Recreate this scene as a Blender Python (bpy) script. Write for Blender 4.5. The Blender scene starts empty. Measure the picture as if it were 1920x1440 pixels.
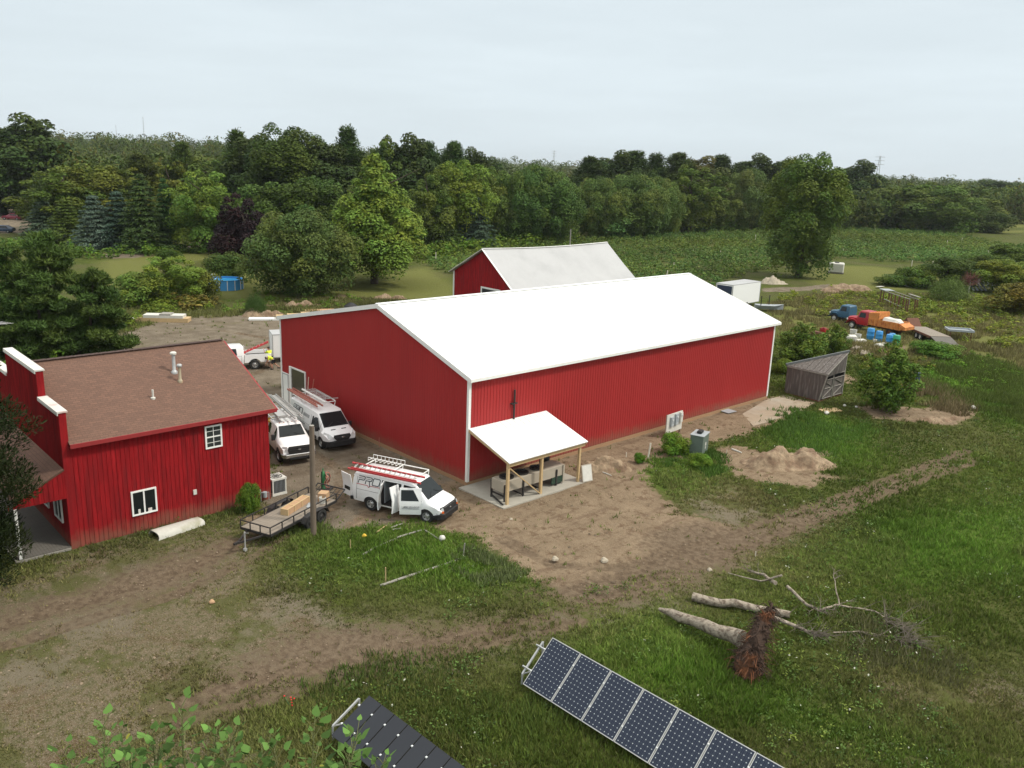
import bpy, bmesh, math, random
import numpy as np
from math import radians as rad, sin, cos, pi
from mathutils import Vector, Matrix, Euler

S = bpy.context.scene
COL = S.collection
random.seed(7); RNG = np.random.default_rng(7)

# ------------------------------------------------------------ camera
CF, CPITCH, CROLL, CYAW = 1593.1, 0.2553, 0.03862, -0.81625      # focal length in photo pixels (1920 wide)
CP = Vector((33.888, -28.7015, 17.5203))
Fv = Vector((sin(CYAW)*cos(CPITCH), cos(CYAW)*cos(CPITCH), -sin(CPITCH)))
R0 = Vector((cos(CYAW), -sin(CYAW), 0)); U0 = R0.cross(Fv)
Rv = cos(CROLL)*R0 + sin(CROLL)*U0; Uv = -sin(CROLL)*R0 + cos(CROLL)*U0
cd = bpy.data.cameras.new('camera'); cam = bpy.data.objects.new('camera', cd); COL.objects.link(cam)
cd.sensor_width = 36; cd.lens = CF/1920*36; cd.clip_end = 20000; cd.clip_start = .1
M = Matrix((Rv, Uv, -Fv)).transposed().to_4x4(); M.translation = CP; cam.matrix_world = M
S.camera = cam

def G(u, v, z=0.0):
    """ground point (height z) that the surveyed photo pixel looks at"""
    d = Fv*CF + Rv*(u-960) - Uv*(v-720); t = (z-CP.z)/d.z
    return CP + d*t
def dist(p): return (Vector(p[:3])-CP).length
def HT(u, v, vt):
    b = G(u, v); lo, hi = 0, 90
    for _ in range(40):
        m = (lo+hi)/2; d = b+Vector((0, 0, m))-CP
        if 720-CF*d.dot(Uv)/d.dot(Fv) > vt: lo = m
        else: hi = m
    return lo

# ------------------------------------------------------------ sky, sun, exposure
SUN_AZ, SUN_EL = rad(52), rad(50)
sd = Vector((sin(SUN_AZ)*cos(SUN_EL), cos(SUN_AZ)*cos(SUN_EL), sin(SUN_EL)))
W = bpy.data.worlds.new("World"); S.world = W; W.use_nodes = True
nt = W.node_tree; nt.nodes.clear()
wo = nt.nodes.new('ShaderNodeOutputWorld'); bg = nt.nodes.new('ShaderNodeBackground')
sky = nt.nodes.new('ShaderNodeTexSky'); sky.sky_type = 'NISHITA'; sky.sun_disc = False
sky.sun_elevation = SUN_EL; sky.sun_rotation = SUN_AZ; sky.dust_density = 3.0; sky.air_density = 1.0
tc = nt.nodes.new('ShaderNodeTexCoord'); mp = nt.nodes.new('ShaderNodeMapping'); mp.inputs['Scale'].default_value = (1.0, 1.0, 7)
nt.links.new(tc.outputs['Generated'], mp.inputs[0])
nz = nt.nodes.new('ShaderNodeTexNoise'); nz.inputs['Scale'].default_value = 1.7; nz.inputs['Detail'].default_value = 8; nz.inputs['Roughness'].default_value = .55
nt.links.new(mp.outputs[0], nz.inputs[0])
cr = nt.nodes.new('ShaderNodeMapRange'); cr.inputs[1].default_value = .3; cr.inputs[2].default_value = .7; cr.inputs[3].default_value = .88; cr.inputs[4].default_value = 1.0
nt.links.new(nz.outputs[0], cr.inputs[0])
mx = nt.nodes.new('ShaderNodeMix'); mx.data_type = 'RGBA'
nt.links.new(cr.outputs[0], mx.inputs['Factor']); nt.links.new(sky.outputs[0], mx.inputs['A']); mx.inputs['B'].default_value = (7.7, 8.65, 9.15, 1)
bg.inputs['Strength'].default_value = .1
# overcast dome: the thin cloud deck is brighter overhead than near the horizon
sx = nt.nodes.new('ShaderNodeSeparateXYZ'); nt.links.new(tc.outputs['Generated'], sx.inputs[0])
el = nt.nodes.new('ShaderNodeMapRange'); el.inputs[1].default_value = .22; el.inputs[2].default_value = .9; el.inputs[3].default_value = 0.0; el.inputs[4].default_value = 1.0; nt.links.new(sx.outputs[2], el.inputs[0])
wc = nt.nodes.new('ShaderNodeMix'); wc.data_type = 'RGBA'; nt.links.new(el.outputs[0], wc.inputs['Factor']); wc.inputs['A'].default_value = (1, 1, 1, 1); wc.inputs['B'].default_value = (2.15, 1.9, 1.7, 1)
vm = nt.nodes.new('ShaderNodeVectorMath'); vm.operation = 'MULTIPLY'; nt.links.new(mx.outputs['Result'], vm.inputs[0]); nt.links.new(wc.outputs['Result'], vm.inputs[1])
m2 = nt.nodes.new('ShaderNodeMapping'); m2.inputs['Scale'].default_value = (1.6, 1.6, 13); m2.inputs['Location'].default_value = (3, 1, 2); nt.links.new(tc.outputs['Generated'], m2.inputs[0])
n2 = nt.nodes.new('ShaderNodeTexNoise'); n2.inputs['Scale'].default_value = 1.6; n2.inputs['Detail'].default_value = 10; n2.inputs['Roughness'].default_value = .6; nt.links.new(m2.outputs[0], n2.inputs[0])
r2 = nt.nodes.new('ShaderNodeMapRange'); r2.inputs[1].default_value = .42; r2.inputs[2].default_value = .68; r2.inputs[3].default_value = 1.0; r2.inputs[4].default_value = 1.05; nt.links.new(n2.outputs[0], r2.inputs[0])
v2 = nt.nodes.new('ShaderNodeVectorMath'); v2.operation = 'SCALE'; nt.links.new(vm.outputs[0], v2.inputs[0]); nt.links.new(r2.outputs[0], v2.inputs['Scale']); nt.links.new(v2.outputs[0], bg.inputs[0]); nt.links.new(bg.outputs[0], wo.inputs[0])
sl = bpy.data.lights.new('sun', 'SUN'); so = bpy.data.objects.new('sun', sl); COL.objects.link(so)
sl.energy = 2.8; sl.angle = rad(7); sl.color = (1, .93, .82)
so.rotation_euler = (-sd).to_track_quat('-Z', 'Y').to_euler()
S.view_settings.view_transform = 'Standard'; S.view_settings.look = 'None'; S.view_settings.gamma = 1; S.view_settings.exposure = -.02
S.cycles.max_bounces = 6; S.cycles.diffuse_bounces = 3; S.cycles.glossy_bounces = 2; S.cycles.transparent_max_bounces = 6; S.cycles.volume_bounces = 0
S.cycles.use_denoising = True

# ------------------------------------------------------------ materials
def lin(c):
    return tuple((x/12.92 if x <= .04045 else ((x+.055)/1.055)**2.4) for x in [k/255 for k in c])
def mat(name, c, rough=.65, var=.12, scale=2.0, metal=0.0, bump=0.0, bscale=None, c2=None, c2s=1.5, c2t=.5, streak=False,
        tint=False, attr=None, spec=.5, trans=0.0, rib=None, coat=0.0):
    m = bpy.data.materials.new(name); m.use_nodes = True; n = m.node_tree; N = n.nodes; L = n.links
    b = N['Principled BSDF']; b.inputs['Roughness'].default_value = rough; b.inputs['Metallic'].default_value = metal
    b.inputs['Specular IOR Level'].default_value = spec; b.inputs['Coat Weight'].default_value = coat
    t = N.new('ShaderNodeTexCoord'); src = t.outputs['Object']
    if streak:
        mp = N.new('ShaderNodeMapping'); mp.inputs['Scale'].default_value = streak; L.new(src, mp.inputs[0]); src = mp.outputs[0]
    col = None
    base = N.new('ShaderNodeRGB'); base.outputs[0].default_value = (*c, 1); col = base.outputs[0]
    if c2:
        z = N.new('ShaderNodeTexNoise'); z.inputs['Scale'].default_value = c2s; z.inputs['Detail'].default_value = 6; L.new(src, z.inputs[0])
        r = N.new('ShaderNodeMapRange'); r.inputs[1].default_value = c2t-.08; r.inputs[2].default_value = c2t+.12; L.new(z.outputs[0], r.inputs[0])
        x = N.new('ShaderNodeMix'); x.data_type = 'RGBA'; L.new(r.outputs[0], x.inputs['Factor']); L.new(col, x.inputs['A']); x.inputs['B'].default_value = (*c2, 1)
        col = x.outputs['Result']
    if var > 0:
        z = N.new('ShaderNodeTexNoise'); z.inputs['Scale'].default_value = scale; z.inputs['Detail'].default_value = 8; z.inputs['Roughness'].default_value = .65; L.new(src, z.inputs[0])
        r = N.new('ShaderNodeMapRange'); r.inputs[1].default_value = .25; r.inputs[2].default_value = .75; r.inputs[3].default_value = 1-var; r.inputs[4].default_value = 1+var; L.new(z.outputs[0], r.inputs[0])
        x = N.new('ShaderNodeVectorMath'); x.operation = 'SCALE'; L.new(col, x.inputs[0]); L.new(r.outputs[0], x.inputs['Scale']); col = x.outputs[0]
    if attr:
        a = N.new('ShaderNodeAttribute'); a.attribute_name = attr
        x = N.new('ShaderNodeVectorMath'); x.operation = 'MULTIPLY'; L.new(col, x.inputs[0]); L.new(a.outputs['Color'], x.inputs[1]); col = x.outputs[0]
    if tint:
        a = N.new('ShaderNodeObjectInfo')
        x = N.new('ShaderNodeVectorMath'); x.operation = 'MULTIPLY'; L.new(col, x.inputs[0]); L.new(a.outputs['Color'], x.inputs[1]); col = x.outputs[0]
    L.new(col, b.inputs['Base Color'])
    if bump:
        z = N.new('ShaderNodeTexNoise'); z.inputs['Scale'].default_value = bscale or scale*4; z.inputs['Detail'].default_value = 6; L.new(src, z.inputs[0])
        k = N.new('ShaderNodeBump'); k.inputs['Strength'].default_value = bump; k.inputs['Distance'].default_value = .05; L.new(z.outputs[0], k.inputs['Height']); L.new(k.outputs[0], b.inputs['Normal'])
    if trans:
        tr = N.new('ShaderNodeBsdfTranslucent'); L.new(col, tr.inputs[0]); ms = N.new('ShaderNodeMixShader'); ms.inputs[0].default_value = trans
        L.new(b.outputs[0], ms.inputs[1]); L.new(tr.outputs[0], ms.inputs[2]); L.new(ms.outputs[0], N['Material Output'].inputs[0])
    return m

MT = {}
def dm(key, *a, **k): MT[key] = mat(key, *a, **k)
dm('red_metal', (.33, .027, .027), rough=.48, var=.07, scale=.8, spec=.22, streak=(1, 1, .15))
dm('white_metal', (.80, .81, .80), rough=.5, var=.02, scale=.5)
dm('white_paint', (.80, .80, .77), rough=.5, var=.06, scale=3)
dm('old_white_roof', (.40, .405, .41), rough=.55, var=.05, scale=.6, c2=(.36, .365, .37), c2s=.35, c2t=.55)
dm('cedar', (.33, .20, .11), rough=.8, var=.15, scale=5, streak=(1, 1, 6))
dm('lumber', (.50, .36, .19), rough=.8, var=.15, scale=6)
dm('concrete', (.30, .24, .17), rough=.9, var=.14, scale=2.5, c2=(.32, .28, .22), c2s=.5, c2t=.55, bump=.2)
dm('concrete_clean', (.36, .34, .29), rough=.9, var=.1, scale=3, bump=.15)
dm('red_wood', (.27, .010, .013), rough=.8, var=.5, scale=9, spec=.15, streak=(1, 1, .10), c2=(.16, .010, .012), c2s=4.5, c2t=.56, bump=.15)
dm('red_trim', (.27, .02, .022), rough=.6, var=.12, scale=4)
dm('cap_white', (.62, .60, .56), rough=.6, var=.08, scale=3, c2=(.5, .2, .17), c2s=1.3, c2t=.68)
dm('shed_roof', (.13, .14, .14), rough=.8, var=.15)
dm('glass_dark', (.010, .014, .015), rough=.12, var=0, spec=.35)
dm('glass_win', (.03, .035, .035), rough=.08, var=.3, scale=2, spec=.8)
dm('galv', (.42, .43, .43), rough=.45, var=.12, scale=5, metal=.3)
dm('dark_metal', (.025, .023, .022), rough=.55, var=.2, scale=5)
dm('rust', (.13, .055, .032), rough=.85, var=.3, scale=6)
dm('black', (.012, .012, .013), rough=.6, var=.1)
dm('rubber', (.018, .018, .018), rough=.8, var=.15, scale=10)
dm('chrome', (.5, .5, .5), rough=.25, metal=.85, var=.1)
dm('rim_steel', (.42, .42, .41), rough=.35, metal=.55, var=.1)
dm('car_white', (.84, .85, .85), rough=.28, var=.04, scale=1.5, coat=.4)
dm('car_red', (.36, .012, .022), rough=.4, var=.18, scale=3, c2=(.22, .03, .03), c2s=2, c2t=.6)
dm('car_blue', (.028, .095, .17), rough=.5, var=.2, scale=3, c2=(.09, .14, .13), c2s=1.6, c2t=.6)
dm('car_maroon', (.16, .02, .035), rough=.3, var=.05)
dm('car_navy', (.03, .05, .09), rough=.3, var=.05)
dm('orange', (.55, .21, .05), rough=.6, var=.2, scale=3, c2=(.36, .10, .03), c2s=2.5, c2t=.58)
dm('amber', (.8, .16, .03), rough=.3, var=0)
dm('lamp_clear', (.6, .62, .62), rough=.12, var=.1, spec=.8)
dm('lamp_red', (.35, .01, .01), rough=.2, var=0)
dm('fibre_red', (.55, .055, .06), rough=.5, var=.1, scale=8)
dm('fibre_faded', (.44, .17, .13), rough=.6, var=.15, scale=8)
dm('alu', (.46, .46, .45), rough=.4, metal=.35, var=.1, scale=6)
dm('decal_black', (.02, .025, .04), rough=.4, var=0)
dm('decal_red', (.45, .02, .03), rough=.4, var=0)
dm('plank', (.24, .205, .165), rough=.85, var=.3, scale=4, streak=(6, .5, 1))
dm('grey_wood', (.110, .095, .086), rough=.9, var=.34, scale=2.2, streak=(3, 3, .35), c2=(.17, .158, .146), c2s=2.2, c2t=.6)
dm('pale_wood', (.27, .255, .225), rough=.9, var=.25, scale=3)
dm('deck_wood', (.12, .11, .095), rough=.85, var=.25, scale=3, streak=(8, .6, 1))
dm('pole_wood', (.15, .115, .085), rough=.9, var=.25, scale=4, streak=(4, 4, .4))
dm('bark', (.075, .058, .042), rough=.95, var=.3, scale=6, bump=.3)
dm('dead_wood', (.31, .265, .21), rough=.9, var=.35, scale=5, c2=(.12, .09, .065), c2s=6.5, c2t=.54, bump=.9)
dm('root_wood', (.050, .028, .018), rough=.95, var=.5, scale=8, c2=(.22, .08, .03), c2s=1.6, c2t=.58, bump=.8)
dm('cardboard', (.43, .27, .155), rough=.85, var=.1, scale=5)
dm('beige_metal', (.37, .33, .265), rough=.55, var=.07, scale=2)
dm('pool_blue', (.06, .30, .66), rough=.45, var=.1)
dm('pool_water', (.05, .34, .60), rough=.08, var=.08)
dm('barrel_blue', (.03, .24, .55), rough=.45, var=.12, scale=5)
dm('barrel_green', (.02, .26, .12), rough=.45, var=.12, scale=5)
dm('poly_white', (.58, .57, .52), rough=.6, var=.12, scale=4)
dm('util_green', (.12, .155, .13), rough=.55, var=.1, scale=4)
dm('util_grey', (.32, .35, .37), rough=.5, var=.08, scale=4)
dm('sand', (.265, .195, .125), rough=.95, var=.4, scale=5, c2=(.17, .11, .068), c2s=1.6, c2t=.5, bump=1.0, bscale=5)
dm('rubble', (.40, .35, .27), rough=.95, var=.3, scale=4, bump=.5)
dm('skin', (.42, .23, .16), rough=.6, var=.05)
dm('hivis', (.62, .75, .02), rough=.7, var=.06)
dm('cloth_black', (.015, .015, .018), rough=.9, var=.1)
dm('hair', (.04, .025, .018), rough=.8, var=.1)
dm('yellow', (.7, .45, .04), rough=.5, var=.08)
dm('green_paint', (.03, .17, .06), rough=.5, var=.1)
dm('pvc', (.66, .62, .52), rough=.5, var=.06)
dm('flower_red', (.6, .02, .02), rough=.5, var=0)
dm('solar_black', (.028, .031, .038), rough=.35, var=.06, scale=.6, spec=.2)
dm('green_board', (.015, .04, .025), rough=.5, var=.3, scale=12)
dm('hose', (.05, .06, .04), rough=.6, var=.1)

def splash(key, h=.55):
    m = MT[key]; N = m.node_tree.nodes; L = m.node_tree.links; b = N['Principled BSDF']; src = b.inputs['Base Color'].links[0].from_socket
    t = N.new('ShaderNodeTexCoord'); s = N.new('ShaderNodeSeparateXYZ'); L.new(t.outputs['Object'], s.inputs[0]); z = N.new('ShaderNodeTexNoise'); z.inputs['Scale'].default_value = 1.6; z.inputs['Detail'].default_value = 8; z.inputs['Roughness'].default_value = .7; L.new(t.outputs['Object'], z.inputs[0])
    q = N.new('ShaderNodeMath'); q.operation = 'MULTIPLY_ADD'; L.new(z.outputs[0], q.inputs[0]); q.inputs[1].default_value = -1.3; L.new(s.outputs[2], q.inputs[2])
    r = N.new('ShaderNodeMapRange'); r.inputs[1].default_value = h-.9; r.inputs[2].default_value = h-.25; r.inputs[3].default_value = .5; r.inputs[4].default_value = 0; L.new(q.outputs[0], r.inputs[0])
    x = N.new('ShaderNodeMix'); x.data_type = 'RGBA'; L.new(r.outputs[0], x.inputs['Factor']); L.new(src, x.inputs['A']); x.inputs['B'].default_value = (.20, .13, .085, 1); L.new(x.outputs['Result'], b.inputs['Base Color'])
splash('red_metal'); splash('red_wood', .45)
# shingled roof: courses plus mottling
def shingle_mat():
    m = mat('brown_shingles', (.138, .076, .052), rough=.92, var=.22, scale=14)
    N = m.node_tree.nodes; L = m.node_tree.links; b = N['Principled BSDF']; src = b.inputs['Base Color'].links[0].from_socket
    t = N.new('ShaderNodeTexCoord'); mp = N.new('ShaderNodeMapping'); mp.inputs['Scale'].default_value = (1, 1, 1); L.new(t.outputs['UV'], mp.inputs[0])
    br = N.new('ShaderNodeTexBrick'); br.inputs['Scale'].default_value = 1; br.inputs['Brick Width'].default_value = .33; br.inputs['Row Height'].default_value = .15
    br.inputs['Mortar Size'].default_value = .012; br.inputs['Color1'].default_value = (1.14, 1.12, 1.12, 1); br.inputs['Color2'].default_value = (.88, .88, .90, 1); br.inputs['Mortar'].default_value = (.72, .72, .72, 1)
    L.new(mp.outputs[0], br.inputs[0])
    x = N.new('ShaderNodeVectorMath'); x.operation = 'MULTIPLY'; L.new(src, x.inputs[0]); L.new(br.outputs[0], x.inputs[1]); L.new(x.outputs[0], b.inputs['Base Color'])
    MT['shingles'] = m
shingle_mat()

# monocrystalline solar glass: busbars and white cell-corner diamonds, in UV units of cells
def solar_mat():
    m = bpy.data.materials.new('solar_cells'); m.use_nodes = True; N = m.node_tree.nodes; L = m.node_tree.links; b = N['Principled BSDF']
    b.inputs['Roughness'].default_value = .35; b.inputs['Specular IOR Level'].default_value = .18
    t = N.new('ShaderNodeTexCoord'); sp = N.new('ShaderNodeSeparateXYZ'); L.new(t.outputs['UV'], sp.inputs[0])
    def mth(op, a, bb=None, c=None):
        q = N.new('ShaderNodeMath'); q.operation = op
        for i, s in enumerate((a, bb, c)):
            if s is None: continue
            if isinstance(s, (int, float)): q.inputs[i].default_value = s
            else: L.new(s, q.inputs[i])
        return q.outputs[0]
    fx = mth('ABSOLUTE', mth('SUBTRACT', mth('FRACT', mth('ADD', sp.outputs[0], .5)), .5)); fy = mth('ABSOLUTE', mth('SUBTRACT', mth('FRACT', mth('ADD', sp.outputs[1], .5)), .5))
    dia = mth('LESS_THAN', mth('ADD', fx, fy), .125)
    gap = mth('LESS_THAN', mth('MINIMUM', fx, fy), .022)
    bus = mth('LESS_THAN', mth('ABSOLUTE', mth('SUBTRACT', mth('FRACT', mth('ADD', mth('MULTIPLY', sp.outputs[0], 3), .0)), .5)), .07)
    f = mth('MAXIMUM', dia, mth('MULTIPLY', gap, .10)); f = mth('MAXIMUM', f, mth('MULTIPLY', bus, .09))
    x = N.new('ShaderNodeMix'); x.data_type = 'RGBA'; L.new(f, x.inputs['Factor']); x.inputs['A'].default_value = (.015, .022, .042, 1); x.inputs['B'].default_value = (.48, .52, .55, 1)
    L.new(x.outputs['Result'], b.inputs['Base Color']); MT['solar'] = m
solar_mat()

# ------------------------------------------------------------ mesh builder
def Rz(a): return Matrix.Rotation(a, 4, 'Z')
def Tr(*p): return Matrix.Translation(p)
class MB:
    def __init__(s): s.v = []; s.f = []; s.m = []; s.uv = []; s.x = Matrix(); s.mi = 0
    def add(s, vs, fs, uvs=None):
        n = len(s.v); s.v += [tuple(s.x @ Vector(p)) for p in vs]
        for k, f in enumerate(fs):
            s.f.append([i+n for i in f]); s.m.append(s.mi); s.uv.append(uvs[k] if uvs else None)
        return s
    def box(s, a, b, tf=None):
        (x0, y0, z0), (x1, y1, z1) = a, b
        vs = [(x0, y0, z0), (x1, y0, z0), (x1, y1, z0), (x0, y1, z0), (x0, y0, z1), (x1, y0, z1), (x1, y1, z1), (x0, y1, z1)]
        if tf is not None: vs = [tuple(tf @ Vector(p)) for p in vs]
        return s.add(vs, [(0, 3, 2, 1), (4, 5, 6, 7), (0, 1, 5, 4), (1, 2, 6, 5), (2, 3, 7, 6), (3, 0, 4, 7)])
    def bar(s, p, q, w, h=None, up=(0, 0, 1)):
        h = h or w; p = Vector(p); q = Vector(q); d = (q-p); L = d.length; d.normalize(); up = Vector(up)
        if abs(d.dot(up)) > .98: up = Vector((1, 0, 0))
        a = d.cross(up).normalized(); b = a.cross(d).normalized()
        vs = [tuple(o + a*sx*w/2 + b*sy*h/2) for o in (p, q) for sx, sy in ((-1, -1), (1, -1), (1, 1), (-1, 1))]
        return s.add(vs, [(0, 1, 2, 3), (7, 6, 5, 4), (0, 4, 5, 1), (1, 5, 6, 2), (2, 6, 7, 3), (3, 7, 4, 0)])
    def tube(s, pts, rs, n=8, cap=True):
        pts = [Vector(p) for p in pts]; rs = rs if hasattr(rs, '__len__') else [rs]*len(pts)
        vs = []; prev = None
        for i, p in enumerate(pts):
            d = (pts[min(i+1, len(pts)-1)]-pts[max(i-1, 0)]).normalized()
            if prev is None:
                u = Vector((0, 0, 1)) if abs(d.z) < .9 else Vector((1, 0, 0)); a = d.cross(u).normalized()
            else: a = (prev - d*prev.dot(d)).normalized()
            prev = a; b = d.cross(a)
            vs += [tuple(p + (a*cos(2*pi*k/n)+b*sin(2*pi*k/n))*rs[i]) for k in range(n)]
        fs = [(i*n+k, i*n+(k+1) % n, (i+1)*n+(k+1) % n, (i+1)*n+k) for i in range(len(pts)-1) for k in range(n)]
        if cap: fs += [tuple(range(n-1, -1, -1)), tuple(range((len(pts)-1)*n, len(pts)*n))]
        return s.add(vs, fs)
    def cyl(s, p, q, r, n=16, r2=None): return s.tube([p, q], [r, r if r2 is None else r2], n)
    def lathe(s, c, prof, n=20, axis='Z'):
        vs = []
        for r, z in prof:
            for k in range(n):
                a = 2*pi*k/n; p = (r*cos(a), r*sin(a), z)
                if axis == 'Y': p = (p[0], p[2], p[1])
                vs.append((c[0]+p[0], c[1]+p[1], c[2]+p[2]))
        m = len(prof)
        fs = [(i*n+k, i*n+(k+1) % n, (i+1)*n+(k+1) % n, (i+1)*n+k) for i in range(m-1) for k in range(n)]
        if axis == 'Y': fs = [f[::-1] for f in fs]
        return s.add(vs, fs)
    def poly(s, pts): return s.add(pts, [tuple(range(len(pts)))])
    def prism(s, pts, d):
        d = Vector(d); n = len(pts); vs = list(pts)+[tuple(Vector(p)+d) for p in pts]
        return s.add(vs, [tuple(range(n-1, -1, -1)), tuple(range(n, 2*n))]+[(i, (i+1) % n, n+(i+1) % n, n+i) for i in range(n)])
    def loft(s, rings, closed=True, caps=True):
        n = len(rings[0]); vs = [p for r in rings for p in r]
        rr = range(n if closed else n-1)
        fs = [(i*n+k, i*n+(k+1) % n, (i+1)*n+(k+1) % n, (i+1)*n+k) for i in range(len(rings)-1) for k in rr]
        if caps: fs += [tuple(range(n-1, -1, -1)), tuple(range((len(rings)-1)*n, len(rings)*n))]
        return s.add(vs, fs)
    def build(s, name, mats, parent=None, smooth=0, bevel=0, fix=True):
        me = bpy.data.meshes.new(name); me.from_pydata(s.v, [], s.f)
        if any(u is not None for u in s.uv):
            ul = me.uv_layers.new(name='UVMap'); i = 0
            for f, u in zip(s.f, s.uv):
                for k in range(len(f)):
                    ul.data[i].uv = u[k] if u else (0, 0); i += 1
        mats = mats if isinstance(mats, (list, tuple)) else [mats]
        for m in mats: me.materials.append(MT[m] if isinstance(m, str) else m)
        me.polygons.foreach_set('material_index', s.m)
        if fix:
            bm = bmesh.new(); bm.from_mesh(me); bmesh.ops.recalc_face_normals(bm, faces=bm.faces)
            if bevel: bmesh.ops.bevel(bm, geom=list(bm.edges), offset=bevel, segments=1, affect='EDGES', clamp_overlap=True)
            bm.to_mesh(me); bm.free()
        if smooth:
            me.polygons.foreach_set('use_smooth', [True]*len(me.polygons))
            if hasattr(me, 'set_sharp_from_angle'): me.set_sharp_from_angle(angle=rad(smooth))
        me.update()
        o = bpy.data.objects.new(name, me); COL.objects.link(o)
        if parent: o.parent = parent
        return o

def tag(o, label, cat, group=None, kind=None):
    if label: o['label'] = label
    if cat: o['category'] = cat
    if group: o['group'] = group
    if kind: o['kind'] = kind
    return o
def thing(name, label, cat, loc=(0, 0, 0), rz=0, group=None):
    o = bpy.data.objects.new(name, None); COL.objects.link(o); o.location = loc; o.rotation_euler = (0, 0, rz); o.empty_display_size = .3
    return tag(o, label, cat, group)
def put(o, loc, rz=0, rx=0, ry=0, sc=None):
    o.location = loc; o.rotation_euler = (rx, ry, rz)
    if sc: o.scale = sc if hasattr(sc, '__len__') else (sc, sc, sc)
    return o
def copy_tree(src, loc=None, rz=None, label=None, sc=None, color=None):
    r = src.copy(); COL.objects.link(r)
    if loc is not None: r.location = loc
    if rz is not None: r.rotation_euler = (0, 0, rz)
    if sc is not None: r.scale = sc
    if label: r['label'] = label
    if color: r.color = color
    for ch in [c for c in src.children]:
        c = ch.copy(); COL.objects.link(c); c.parent = r
        if color: c.color = color
        for g in ch.children:
            d = g.copy(); COL.objects.link(d); d.parent = c
    return r
def boolean(o, cutters):
    for c in cutters:
        md = o.modifiers.new('b', 'BOOLEAN'); md.object = c; md.operation = 'DIFFERENCE'; md.solver = 'EXACT'
        try: md.material_mode = 'TRANSFER'
        except Exception: pass
    dg = bpy.context.evaluated_depsgraph_get(); me = bpy.data.meshes.new_from_object(o.evaluated_get(dg), preserve_all_data_layers=True, depsgraph=dg)
    o.modifiers.clear(); old = o.data; o.data = me; me.name = old.name
    for c in cutters: bpy.data.objects.remove(c, do_unlink=True)
    return o
def text_mesh(body, size, name, m, parent, Mx, shear=0.0, extrude=.004, bold=0.0):
    cu = bpy.data.curves.new(name, 'FONT'); cu.body = body; cu.size = size; cu.shear = shear; cu.extrude = extrude; cu.offset = bold; cu.resolution_u = 3
    cu.align_x = 'CENTER'; t = bpy.data.objects.new('t', cu); COL.objects.link(t)
    dg = bpy.context.evaluated_depsgraph_get(); me = bpy.data.meshes.new_from_object(t.evaluated_get(dg)); bpy.data.objects.remove(t)
    me.materials.clear(); me.materials.append(MT[m]); o = bpy.data.objects.new(name, me); COL.objects.link(o); me.name = name
    if parent: o.parent = parent
    o.matrix_local = Mx; return o
def npmesh(name, V, Fq, m, attr=None, parent=None, nper=4, smooth=False):
    """V (n,3) array, Fq (k,nper) faces; attr = per-vertex rgb array called 'vc'"""
    me = bpy.data.meshes.new(name); nf = len(Fq); me.vertices.add(len(V)); me.vertices.foreach_set('co', np.ascontiguousarray(V, dtype=np.float32).ravel())
    me.loops.add(nf*nper); me.loops.foreach_set('vertex_index', np.ascontiguousarray(Fq, dtype=np.int32).ravel())
    me.polygons.add(nf); me.polygons.foreach_set('loop_start', np.arange(nf, dtype=np.int32)*nper)
    if attr is not None:
        for an, ar in (attr.items() if isinstance(attr, dict) else {'vc': attr}.items()):
            a = me.attributes.new(an, 'FLOAT_COLOR', 'POINT'); c4 = np.ones((len(V), 4), np.float32); c4[:, :ar.shape[1]] = ar
            a.data.foreach_set('color', c4.ravel())
    me.update(calc_edges=True); me.validate()
    if smooth: me.polygons.foreach_set('use_smooth', [True]*nf)
    me.materials.append(MT[m] if isinstance(m, str) else m)
    o = bpy.data.objects.new(name, me); COL.objects.link(o)
    if parent: o.parent = parent
    return o

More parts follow.
